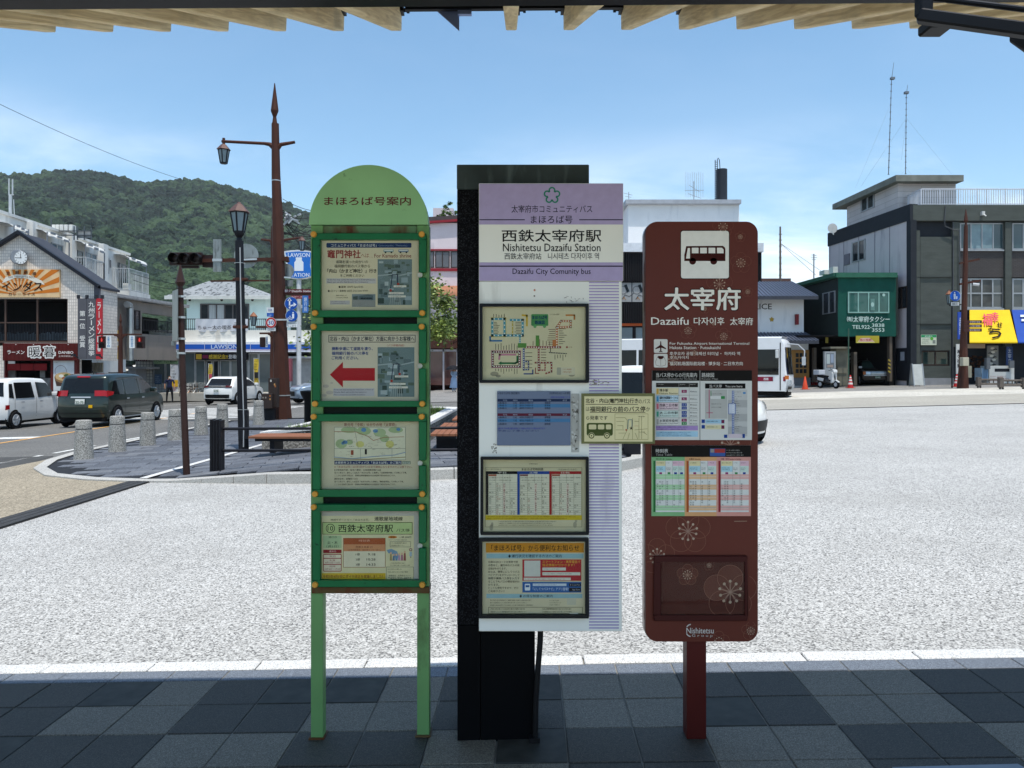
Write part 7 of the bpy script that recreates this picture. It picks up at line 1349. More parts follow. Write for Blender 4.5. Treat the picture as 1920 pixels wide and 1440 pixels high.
b = MB().pbox(1493, 589, 1498, 608.5, Y-.25, Y-.001); b.build('red_lamp', mat('dark_red_lamp', '7a1a24', .4), pb)
b = MB().pbox(1480, 656, 1517, 708, Y-.12, Y+.015); o = b.build('lattice_door', mat('honey_wood', '9c7440', .6), pb)
for i in range(3):
    for j in range(4): b = MB().pbox(1492+i*7.4, 662+j*10, 1497.6+i*7.4, 669.6+j*10, Y-.13, Y-.121); b.build('pane', m_gl, o)
b = MB().pbox(1478, 708, 1520, 723, Y-.05, Y+.015); b.build('plinth', mat('stone_plinth', '74767a', .8), pb)
# ---------------------------------------------------------------- taxi office on stilts with green netting
Y = 43.6; k = Y/F; tx = thing('taxi_office', 'taxi office wrapped in dark green netting above an open garage', 'building', (PX(1620, Y), Y+4, gz(PX(1620, Y))))
SS = Slant(1571, 43.6, 1486, 50.2); m_dw = mat('dark_grey_green_wall', '2b3331', .8, var=.1); m_gn = mat('green_netting', '0f4a3f', .75, var=.15, scale=2, bump=.15, bscale=8)
b = MB().pbox(1571, 516, 1684, 629, Y, Y+7); b.build('wall', m_dw, tx); b = MB(); SS.box(b, 1571, 516, 1484, 629, -.2, 0, 1571); b.build('side_wall', m_dw, tx)
b = MB(); rows_ = [[(PX(1570+i*7.2, Y), Y-.10-.03*math.sin(i*2.1+j), PZ(519+j*14, Y)) for i in range(16)] for j in range(9)]; b.grid(rows_); b.build('green_netting', m_gn, tx, smooth=60)
b = MB().pbox(1568, 511, 1683, 520, Y-.3, Y+7); SS.box(b, 1573, 512, 1482, 519, -1, .3, 1571); b.build('roof_edge', mat('green_roof_trim', '2e5f4c', .5), tx)
window(tx, 1590, 547, 1667.5, 587, Y-.16, 4, 1, mat('mint_frame', '7da39a', .5), glass('green_glass', (.03, .10, .085)), .07); window(tx, 1543, 550, 1567, 590, 49, 2, 1, m_wfr, m_gl, .06, SS)
p = Print(Y-.24, .004); p.text('㈲', 1588, 593.4, 1599, 603, 'bcd0c8', 1, .01); p.text('太宰府タクシー', 1600, 593, 1668, 604, 'bcd0c8', 1, .02); p.text('TEL922-', 1598, 609.6, 1634, 616.6, 'bcd0c8', 1, .015); p.text('3838', 1635, 606.6, 1658, 613, 'bcd0c8', 1, .015); p.text('3553', 1635, 615.4, 1658, 622, 'bcd0c8', 1, .015); p.rect(1632, 560, 1640, 582, '5d7f78', .3); p.ell(1636, 571, 3, 4.4, '9ab8b0', .6, 14); p.ell(1657, 553, 2.8, 2.8, '9ab8b0', .6, 14); p.build('lettering', None, tx)
zb = gz(PX(1600, Y))
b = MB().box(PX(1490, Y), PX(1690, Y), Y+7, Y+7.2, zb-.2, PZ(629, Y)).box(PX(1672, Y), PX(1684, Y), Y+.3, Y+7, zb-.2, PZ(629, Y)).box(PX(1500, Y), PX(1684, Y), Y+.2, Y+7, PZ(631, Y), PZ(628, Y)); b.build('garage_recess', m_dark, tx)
for q in ((1668, 629, 1673, 715, Y, Y+.3), (1601, 660, 1607, 723, Y-.1, Y+.3), (1526, 652, 1531, 716, Y+1, Y+1.3)): MB().pbox(*q).build('column', mat('brown_column', '5b5248', .7), tx)
b = MB()
for i in range(4): b.hexa([(PX(1665, Y-.05), Y-.06, PZ(676+i*7, Y)), (PX(1669, Y), Y-.06, PZ(679+i*7, Y)), (PX(1669, Y), Y, PZ(679+i*7, Y)), (PX(1665, Y), Y, PZ(676+i*7, Y)), (PX(1665, Y), Y-.06, PZ(673+i*7, Y)), (PX(1669, Y), Y-.06, PZ(676+i*7, Y)), (PX(1669, Y), Y, PZ(676+i*7, Y)), (PX(1665, Y), Y, PZ(673+i*7, Y))])
b.build('hazard_stripe', mat('hazard_yellow', '9c8a3a', .6), tx)
board(tx, 1605, 629.5, 1648.5, 643, Y-.4, 'a3952e', 'yellow_sign', lambda p: (p.pol([(1608, 641), (1614, 634), (1630, 633.4), (1640, 641)], 'c9a89a', 1), p.text('梅ヶ枝餅', 1612, 635, 1634, 639.6, 'a83a4a', 2, .02), p.rect(1606, 641.2, 1640, 642.6, 'd2cb6a', 1)))
board(tx, 1548, 630, 1553, 643, Y+1, 'a39a4a', 'small_lantern_sign')
b = MB().pbox(1568, 652, 1590, 723, Y-.6, Y+.2).pbox(1557, 650, 1595, 653.5, Y-.9, Y+.3).pbox(1570, 686, 1588, 700, Y-.64, Y-.6); b.build('stone_counter', mat('weathered_stone_pier', '6d6a5c', .85, var=.25, scale=2), tx)
b = MB().pbox(1546, 659, 1567, 712, Y-.9, Y-.7); o = tag(b.build('notice_board', m_wfr), 'aluminium notice board with posters behind the white scooter', 'notice board'); p = Print(Y-.905, .004); p.rect(1549, 662, 1564, 690, '6d7378', .5); p.rect(1550, 664, 1556, 682, 'a9b2b0', 1); p.rect(1557.6, 664, 1563, 680, '8d98a8', 1); p.rect(1551, 684, 1562, 689, '9a8a80', 1); p.build('posters', None, o)
b = MB().cyl(P(1591, 722, Y-1), P(1591, 616, Y-1), .035, n=6); tag(b.build('green_pole', mat('green_pole_paint', '3d5a4c', .6)), 'thin dark green pole in front of the taxi office', 'pole')
b = MB().pbox(1545.5, 506, 1556, 514, 49, 49.8).pbox(1562, 500, 1571, 515, 48, 48.6); b.build('rooftop_unit', mat('ac_white', 'cfcfc9', .5), tx)
# white shop behind garage
# ---------------------------------------------------------------- dark corner building
Y = 43.; k = Y/F; cbd = thing('corner_building', 'dark grey green three storey corner building with rooftop penthouse', 'building', (PX(1800, Y), Y+5, gz(PX(1800, Y))))
SL2 = Slant(1706, 43., 1556, 52.); m_gg = mat('rough_grey_green_render', '4b504c', .85, var=.14, scale=1.3, bump=.6, bscale=9, stretch=(1, 1, 3)); m_mv = plaster('mauve_grey_panel', 'bdb5b8', .75, .04, '7f7a84', (.55, .9)); m_ng = mat('navy_charcoal', '25292f', .7, var=.12)
zb = gz(PX(1800, Y))-.3; XR = 2300
b = MB(); SL2.box(b, 1706, 413, 1679, 740, -.3, 0, 1706); SL2.box(b, 1679, 413, 1554, 632, -.3, 0, 1706); b.build('side_wall', m_mv, cbd); b = MB(); SL2.box(b, 1708, 383, 1553, 413, -.4, .05, 1706); SL2.box(b, 1709, 413, 1701, 740, -.3, .04, 1706); b.build('side_parapet', m_ng, cbd)
for x in (1582, 1610, 1640, 1668): b = MB(); SL2.box(b, x, 400, x+.7, 622, 0, .015, 1706); b.build('panel_joint', mat('joint_grey', '6f6a74', .8), cbd)
b = MB().box(PX(1708, Y), PX(XR, Y), Y+.25, Y+9, zb, PZ(413, Y)); b.build('wall', m_ng, cbd)
b = MB().pbox(1712, 384, XR, 413.5, Y-.1, Y+9); b.build('parapet', m_gg, cbd)
b = MB().pbox(1713, 432, 1725, 722, Y, Y+.25); b.build('pier', m_gg, cbd)
b = MB().pbox(1725.5, 444, 1785, 657, Y+.06, Y+.25).pbox(1725.5, 686, 1785, 709, Y+.06, Y+.25).pbox(1725.5, 657, 1728, 686, Y+.06, Y+.25).pbox(1781, 657, 1785, 686, Y+.06, Y+.25); b.build('render_panel', m_gg, cbd)
for y_ in (519, 607): b = MB().pbox(1713, y_, 1785, y_+1, Y-.012, Y+.06); b.build('panel_joint', mat('joint_dark', '303432', .8), cbd)
b = MB().pbox(1722, 709, 1788, 724, Y-.1, Y+.25); b.build('plinth', mat('grey_plinth', '84868a', .7), cbd)
for x0 in (1787.5, 1885, 1983, 2080): b = MB().pbox(x0, 416, x0+12, 650, Y, Y+.25); b.build('pilaster', m_gg, cbd)
m_bk = gridmat('dark_brown_brick', '3f3a38', '2a2726', .22, .075, .7, .012)
for x0 in (1800, 1898, 1996):
    x1 = x0+83; window(cbd, x0, 418, x1, 468, Y+.24, 4, 1, m_wfr, glass('teal_glass', (.05, .085, .095), .05), .07, curtain=mat('pale_blind', '7f959b', .6, var=.2, scale=2)); b = MB().pbox(x0-1, 470, x1+1, 520, Y+.12, Y+.25); b.build('brick_spandrel', m_bk, cbd)
    window(cbd, x0, 522, x1-1, 578, Y+.24, 4, 2, m_wfr, glass('grey_glass', (.09, .095, .095), .05), .08, curtain=mat('dark_blind', '4a4c4a', .6, var=.4, scale=2)); b = MB().pbox(x0, 468, x1, 470.5, Y+.02, Y+.25).pbox(x0, 578, x1, 581, Y+.02, Y+.25); b.build('sill', m_wfr, cbd)
window(cbd, 1727, 657.5, 1781, 685.5, Y+.2, 2, 1, m_bfr, glass('green_black_glass', (.025, .045, .04), .05), .08); window(cbd, 1598+0, 455, 1623, 493, 49.5, 2, 1, m_wfr, m_gl, .07, SL2); b = MB(); SL2.box(b, 1583, 478, 1594, 498, 0, .05); b.build('wall_vent', mat('vent_grey', '6f6b74', .6), cbd); window(cbd, 1680, 540, 1702.5, 580, 44.5, 2, 1, m_bfr, m_gl, .06, SL2)
b = MB(); SL2.box(b, 1681, 652, 1702, 714, 0, .04, 1706); o = b.build('side_door', mat('dark_door', '22242a', .5), cbd); b = MB(); SL2.box(b, 1690, 660, 1697, 676, .04, .06); b.build('door_poster', mat('poster_pale', '9aa0aa', .6), o)
board(cbd, 1727, 627.5, 1756, 647, Y-.06, 'c4c9b4', 'green_notice', lambda p: (p.rect(1727.3, 628, 1755.7, 632.6, '2f8a5a', .5), p.text('観光案内', 1734, 629, 1748, 632, 'd0ddd2', 1), p.rows(1729, 634, 1746, 645, 3, '2f5a3c', 1, 5), p.ell(1747, 635, 3, 3, '5aa83c', 1, 12), p.rect(1748.6, 637.6, 1754, 644, '7d857c', 1)))
b = MB()
for pts in ([P(1773, 386, Y-.15), P(1771, 412, Y-.15), P(1772, 424, Y-.1), P(1788, 431, Y-.1), P(1799, 432, Y-.1), P(1799.5, 470, Y-.1), P(1799, 560, Y-.1)], [P(1787, 416, Y), P(1787, 520, Y), P(1786.6, 640, Y-.02), P(1786.4, 720, Y-.05)]): b.tube(pts, .03, 5)
b.build('cable_run', mat('cable_grey', '4d5054', .6), cbd)
b = MB().pbox(1842, 396, 1847, 403, Y-.3, Y-.1).cyl(P(1844, 402, Y-.3), P(1849, 405, Y-.4), .04, n=6); b.build('flood_light', mat('lamp_white', 'c9c9c5', .4), cbd)
b = MB().pbox(1850, 668+20, XR, 724, Y+3, Y+3.2)
b.build('shop_back', m_dark, cbd)
# penthouse, railing, masts on its roof
SP = Slant(1683, 45., 1588, 51.5); m_sd = gridmat('lilac_siding', 'c0bab8', '9a9590', 3.0, .34, .7, .012)
zt = PZ(383, 43.)
b = MB().pbox(1683, 338, 1792, 392, 45, 50); b.build('penthouse_wall', m_sd, cbd); b = MB(); SP.box(b, 1684, 338, 1588, 400, -.3, 0, 1683); b.build('penthouse_side', m_sd, cbd); window(cbd, 1615, 370, 1640, 399, 49.5, 2, 1, m_wfr, m_gl, .07, SP)
a = P(1680, 328, 44.4); c_ = P(1807, 328, 44.4); d = SP.xy(1577, .6); th = .36
b = MB(); e = Vector((c_.x-2.0+ (d.x-a.x), d.y, 0)); b.hexa([(a.x, a.y, a.z-th), (c_.x, c_.y, a.z-th), (c_.x+(d.x-a.x), d.y, a.z-th), (d.x, d.y, a.z-th), (a.x, a.y, a.z), (c_.x, c_.y, a.z), (c_.x+(d.x-a.x), d.y, a.z), (d.x, d.y, a.z)]); b.build('penthouse_roof', mat('weathered_roof_fascia', '74766e', .7, var=.2, scale=2), cbd)
q0 = SP.xy(1672, 1.2); railing(cbd, [(PX(1672, 47), 47, 0), (PX(1727, 43.3), 43.3, 0), (PX(1850, 43.3), 43.3, 0), (PX(2100, 43.3), 43.3, 0)], zt, PZ(354.5, 43.3), mat('white_painted_rail', 'c9ccd2', .5), .13, .014, 'roof_railing')
b = MB()
for x0, y0, x1, yb_, tw in ((1666, 327, 1674, 145, .032), (1698, 326, 1700, 172, .03)):
    Ym = 48; b.cyl(P(x0, y0, Ym), P((x0*.3+x1*.7), yb_+5, Ym), tw, tw*.7, 6); b.cyl(P(x0*.3+x1*.7, yb_+5, Ym), P(x1+2, yb_-28 if x0 < 1680 else yb_-13, Ym), .018, .012, 5)
    for i in range(14): t = i/14; x = x0+(x1-x0)*.7*t; y_ = y0+(yb_-y0)*t; b.box(PX(x, Ym)-.045, PX(x, Ym)+.045, Ym-.03, Ym+.03, PZ(y_, Ym)-.02, PZ(y_, Ym)+.02)
    b.box(PX(x1-.6, Ym)-.12, PX(x1-.6, Ym)+.12, Ym-.1, Ym+.1, PZ(yb_+4, Ym), PZ(yb_, Ym))
b.build('radio_mast', mat('mast_steel', '6f767e', .5, .4), cbd)
b = MB()
for a, c_ in ((P(1668, 200, 48), P(1604, 352, 49)), (P(1699, 222, 48), P(1614, 350, 50)), (P(1700, 222, 48), P(1784, 326, 46)), (P(1699, 222, 48), P(1690, 300, 48)), (P(1699, 315, 48), P(1690, 327, 47)), (P(1699, 315, 48), P(1709, 327, 47))): b.bar(a, c_, .007)
b.build('guy_wires', mat('wire_grey', '8d97a2', .5), cbd)
b = MB().lathe([(.03, .25), (.25, .15), (.33, 0)], P(1561, 428, 51), 16, axis='y').bar(P(1560, 432, 51), P(1563, 440, 51), .06); tag(b.build('satellite_dish', mat('dish_white', 'c9cbcb', .4), smooth=40), 'white satellite dish on the left roof corner of the dark building', 'satellite dish')
b = MB().cyl(P(1463, 530, 60), P(1463, 425, 60), .09, .07, 8)
for i in range(8): b.box(PX(1463, 60)-.1, PX(1463, 60)+.1, 59.95, 60.05, PZ(440+i*11, 60), PZ(440+i*11, 60)+.06)
for c_ in (P(1545, 512, 58), P(1530, 516, 58)): b.bar(P(1463, 456, 60), c_, .025)
tag(b.build('slim_utility_pole', mat('pole_grey_brown', '6d655f', .7)), 'slim grey pole with guy lines rising behind the police box', 'utility pole')
b = MB().cyl(P(1526, 524, 58), P(1526, 476, 58), .05, n=6)
for y_, w_ in ((478, 5), (482, 6), (486, 4)): b.bar(P(1526-w_, y_, 58), P(1526+w_, y_+1, 58), .035)
tag(b.build('television_antenna', mat('antenna_steel', 'a3a8ac')), 'small television antenna above the dark roof beside the police box', 'antenna')
# ---------------------------------------------------------------- awnings and shop front clutter
def awning(x0, x1, xb0, xb1, y0, y1, Ya, Yb, col, label, fn=None):
    b = MB(); a, c_, d, e = P(x0, y0, Yb), P(x1, y0, Yb), P(xb1, y1, Ya), P(xb0, y1, Ya); n = 8
    rows_ = [[a.lerp(e, j/6).lerp(c_.lerp(d, j/6), i/n)-Vector((0, 0, .03*math.sin(math.pi*j/6))) for i in range(n+1)] for j in range(7)]; b.grid(rows_); b.add([c_, d, Vector((d.x, Yb, d.z)), Vector((c_.x, Yb, c_.z))], [(0, 1, 2, 3)]); b.add([e, d, d-Vector((0, 0, .07)), e-Vector((0, 0, .07))], [(0, 1, 2, 3)])
    o = tag(b.build('awning', mat('awning_'+col, col, .7, var=.05)), label, 'awning')
    if fn:
        def mp(px, py, off):
            t = (py-y0)/(y1-y0); Yy = Yb+(Ya-Yb)*t; q = P(px, py, Yy); nrm = Vector((0, -(a.z-e.z), -(Yb-Ya)*-1)).normalized(); return (q.x, q.y-.05-off, q.z+.04+off)
        p = Print(Yb, .01, mp); fn(p); p.build('lettering', None, o)
    return o
def aw(p):
    p.text('幸', 1858, 587, 1871, 606, 'c9505e', 1, .028); p.text('福', 1841, 590, 1859, 612, 'c9505e', 1.3, .028); p.text('せ', 1868, 606, 1878, 616, '1c1712', 1, .04); p.text('ろ', 1851, 614, 1861, 624, '1c1712', 1, .035); p.text('う', 1854, 618, 1876, 636, '1c1712', 1.2, .045)
awning(1818, 1893, 1818, 1908, 581, 641, 41.2, 42.95, 'd8b41c', 'yellow sloping shop awning with brush lettering', aw); awning(1897, 2010, 1909, 2040, 581, 641, 41.2, 42.95, '24489a', 'blue sloping awning at the right edge', lambda p: (p.rect(1912, 592, 1930, 596, 'c9d4e4', 1), p.rect(1914, 600, 1940, 604, 'c9d4e4', 1)))
sh_ = thing('souvenir_display', 'shop display of shelves and goods under the yellow awning', 'shop display', (PX(1860, 42), 42.4, gz(PX(1860, 42))))
rg = random.Random(21); b = MB().box(PX(1815, Y), PX(2100, Y), Y+.26, Y+.3, zb, PZ(642, Y)); b.build('dark_back', m_dark, sh_)
b = MB()
for i in range(40): x, y_ = rg.uniform(1820, 1850), rg.uniform(665, 708); b.pbox(x, y_, x+rg.uniform(2, 5), y_+rg.uniform(2, 4), Y+.1, Y+.24)
tag(b.build('shelf_goods', mat('brown_goods', '4c3020', .7, var=.6, scale=4), sh_), None, None, kind='stuff')
board(sh_, 1813, 645, 1847, 653, 42.2, 'a58f7a', 'shop_valance'); board(sh_, 1851, 648, 1872, 690, 42.5, '7a7a78', 'dragon_poster', lambda p: [p.ell(1861+6*math.sin(i), 653+i*2.4, 4, 2, ('c9c5ba', '3a3a3c', '8d8a80')[i % 3], 1+i*.05, 9) for i in range(15)])
board(sh_, 1887, 650, 1899, 685, 42.4, '2c3f6a', 'indigo_noren', lambda p: p.vtext('太宰府', 1890, 653, 1896, 682, 'b5bccb', 1))
b = MB().pbox(1855, 686, 1902, 719, 41.2, 42.0); o = b.build('display_case', mat('display_white', 'b3b5b2', .6), sh_, bevel=.02); p = Print(41.198, .003); p.rect(1865, 691, 1893, 697, '1f2126', .5); p.rows(1857, 704, 1895, 716, 3, '9a6a6a', 1, 4); p.rect(1841, 690, 1853, 712, '5f7a94', .3); p.build('case_print', None, o)
b = MB().pbox(1840, 690, 1854, 714, 41.4, 42.0); b.build('cool_box', mat('pale_blue_box', '8b9fae', .5), sh_); b = MB().pbox(1850, 671, 1857, 692, 41.0, 41.2).pbox(1893, 676, 1902, 690, 41.0, 41.1); b.build('waste_bag', mat('grey_sign', '5b5f63', .6), sh_)
# vertical boards at the corner, cones, boards, bench-like barriers
board(None, 1796, 585, 1805.5, 636, 40.5, '2a4aa0', 'blue_vertical_banner', lambda p: p.vtext('太宰府観光案内所', 1798.4, 595, 1803, 628, 'c6cfe0', 1, .02)); tag(bpy.data.objects['blue_vertical_banner'], 'blue vertical banner fixed to the right brown mast', 'banner')
board(None, 1793, 645, 1802, 701, 41.5, 'c2c2be', 'white_vertical_sign', lambda p: p.vtext('梅ヶ枝餅', 1795, 655, 1800, 690, '23242a', 1, .03)); tag(bpy.data.objects['white_vertical_sign'], 'white vertical shop sign with black lettering behind the right mast', 'sign')
def a_board(px, py, label):
    c = G(px, py); k_ = c.y/F; o = thing('sandwich_board', label, 'board', c); w_ = 9.6*k_; h = 41*k_
    b = MB()
    for s_ in (-1, 1): b.hexa([(c.x-w_, c.y+s_*.25, c.z+.06), (c.x+w_, c.y+s_*.25, c.z+.06), (c.x+w_, c.y+s_*.25+.02, c.z+.06), (c.x-w_, c.y+s_*.25+.02, c.z+.06), (c.x-w_, c.y+s_*.04, c.z+h), (c.x+w_, c.y+s_*.04, c.z+h), (c.x+w_, c.y+s_*.04+.02, c.z+h), (c.x-w_, c.y+s_*.04+.02, c.z+h)])
    b.build('panel', mat('board_dirty_white', 'b3b6b2', .6), o); b = MB()
    for s_ in (-1, 1):
        for t in (-1, 1): b.bar((c.x+t*w_, c.y+s_*.26, c.z), (c.x+t*w_, c.y+s_*.03, c.z+h+.03), .05)
    b.build('frame', m_wfr, o)
a_board(1719, 724, 'white folding sandwich board in front of the dark building')
def cone(px, py, h_px, label, stripes):
    c = G(px, py); h = h_px*c.y/F; o = thing('traffic_cone', label, 'traffic cone', c, 0, 'traffic cones along the forecourt'); b = MB().box(c.x-.19, c.x+.19, c.y-.19, c.y+.19, c.z, c.z+.03); b.build('base', mat('cone_orange', 'c8482c', .6), o)
    b = MB().lathe([(.155, c.z+.03), (.03, c.z+h), (.02, c.z+h+.01)], (c.x, c.y, 0), 16); b.build('body', mat('cone_orange' if not stripes else 'cone_red', 'c8482c' if not stripes else 'a8262a', .6), o, smooth=40)
    if stripes:
        for t0, t1 in ((.25, .4), (.52, .66), (.76, .86)): b = MB().lathe([(.157-.125*t0, c.z+.03+(h-.03)*t0), (.157-.125*t1, c.z+.03+(h-.03)*t1)], (c.x, c.y, 0), 16); b.build('white_band', mat('cone_white', 'cfcac4', .5), o, smooth=40)
cone(1509.5, 730, 24, 'plain orange traffic cone in front of the lattice door', False); cone(1594.5, 727.5, 24, 'red and white traffic cone in front of the garage column', True); cone(1794, 725, 23, 'red and white traffic cone left of the right mast base', True); cone(1524.5, 722, 20, 'shaded red traffic cone left of the scooter, nearer the lattice door', True); cone(1531, 722, 20, 'shaded red traffic cone just behind the scooter rear', True)
def barrier(px, py, label):
    c = G(px, py); o = thing('log_barrier', label, 'barrier', c, 0, 'movable log barriers'); m_ = mat('grey_log_wood', '5d5650', .85, var=.2, scale=6)
    for dx in (-.52, .52):
        b = MB().box(c.x+dx-.09, c.x+dx+.09, c.y-.1, c.y+.1, c.z+.08, c.z+.52); b.build('post', m_, o, bevel=.02)
        b = MB()
        for q in (-.06, .06): b.lathe([(.045, -.02), (.045, .02)], (c.x+dx+q, c.y-.05, c.z+.045), 10, axis='y')
        b.build('caster', mat('caster_black', '1c1c1e', .6), o)
    for z_ in (.2, .4): b = MB().cyl((c.x-.5, c.y, c.z+z_), (c.x+.5, c.y, c.z+z_), .045, n=8); b.build('rail', m_, o)
    for dx in (-.2, .0, .2): b = MB().cyl((c.x+dx, c.y, c.z+.2), (c.x+dx, c.y, c.z+.4), .03, n=6); b.build('spindle', m_, o)
barrier(1855, 727.5, 'low grey log barrier on casters, left one under the yellow awning'); barrier(1898, 730, 'low grey log barrier on casters, right one at the photo edge')
c = G(1806, 728); Y = c.y; k = Y/F; rm = thing('right_mast', 'rust brown street mast with spear tip at the right', 'mast', c)
prof = [(1805, 730, 10.5), (1806, 690, 8), (1807.5, 600, 5.2), (1810, 500, 4.6), (1811, 424, 3.4)]
b = MB().tube([P(a, y_, Y) for a, y_, r in prof], [r*k for a, y_, r in prof], 8); b.build('shaft', m_pole, rm); b = MB().lathe([(3*k, PZ(424, Y)), (1.8*k, PZ(419, Y)), (4*k, PZ(414, Y)), (.5*k, PZ(392, Y))], (PX(1811, Y), Y, 0), 8); b.build('spear_finial', m_pole, rm)
b = MB().bar(P(1799, 494, Y), P(1836, 486, Y), .09).bar(P(1799, 533, Y), P(1838, 526, Y), .1); b.build('cross_arm', m_pole, rm); b = MB().cyl(P(1824, 533, Y-.1), P(1836, 534, Y-.2), .07, n=8); b.build('camera', mat('camera_white', 'b5b8bc', .4), rm)
for i in range(3): b = MB().pbox(1807.5, 600.5+i*7.6, 1841, 606.5+i*7.6, Y-.35, Y-.28); o = b.build('direction_sign', mat('brown_sign_board', '3f2420', .5), rm); p = Print(Y-.352, .003); p.text(('太宰府天満宮', '九州国立博物館', '観光案内所')[i], 1818, 602+i*7.6, 1838, 605.4+i*7.6, 'c9bdb5', 1); p.build('lettering', None, o)
b = MB().pbox(1806, 670, 1817, 686, Y-.5, Y-.2); b.build('meter_box', mat('meter_cream', 'a8a491', .6), rm, bevel=.02); b = MB().pbox(1812, 686, 1822, 708, Y+.6, Y+.8); b.build('meter_panel', mat('meter_grey', '8a8878', .6), rm)
Yk = 38.; sp_ = thing('walkway_sign_lamp', 'small lantern on thin post with round blue pedestrian sign', 'street lamp', (PX(1786, Yk), Yk, gz(PX(1786, Yk))))
b = MB().cyl((PX(1785, Yk), Yk, gz(PX(1785, Yk))), P(1785, 576, Yk), .035, n=8).bar(P(1780, 573, Yk), P(1803, 571, Yk), .05); b.build('post', m_blk, sp_); lantern(sp_, PX(1780.5, Yk), Yk, PZ(543, Yk), 28*Yk/F, 6.6*Yk/F, False, mat('orange_copper_roof', '80543c', .5, .1))
disc_sign(sp_, 1791, 555, 10, Yk-.2, '2458b4', lambda p: (p.ell(1790, 549, 1.3, 1.3, 'd6dee8', 1, 10), p.pol([(1788, 551), (1792, 551), (1791.6, 561), (1788.4, 561)], 'd6dee8', 1), p.pol([(1792.6, 555.6), (1795, 555.6), (1794.6, 561), (1793, 561)], 'd6dee8', 1)))
board(sp_, 1784, 566.5, 1798.5, 573, Yk-.2, 'c9cccc', 'plate', lambda p: p.text('10-17', 1786, 567.8, 1797, 571.8, '23262c', 1, .01))

# ================================================================ VEHICLES
m_tyre = mat('tyre_rubber', '131315', .85, var=.15); m_rim = mat('alloy_rim', 'b5b8bb', .35, .25); m_cgl = glass('car_glass', (.008, .009, .010), .05, .28); m_trimk = mat('black_plastic_trim', '131416', .5); m_tail = mat('tail_lamp_red', '9c1418', .2, coat=.5); m_head = mat('head_lamp', 'b9c2c8', .1, .3, coat=.6); m_arch = mat('wheel_arch_black', '08080a', .9)
def crom(pts, n):
    out = []; P_ = [pts[0]]+list(pts)+[pts[-1]]
    for i in range(1, len(P_)-2):
        for j in range(n):
            t = j/n; o = []
            for d in range(2): a, b_, c_, e = (P_[i+k][d] for k in (-1, 0, 1, 2)); o.append(.5*(2*b_+(c_-a)*t+(2*a-5*b_+4*c_-e)*t*t+(3*b_-a-3*c_+e)*t**3))
            out.append(tuple(o))
    return out+[pts[-1]]
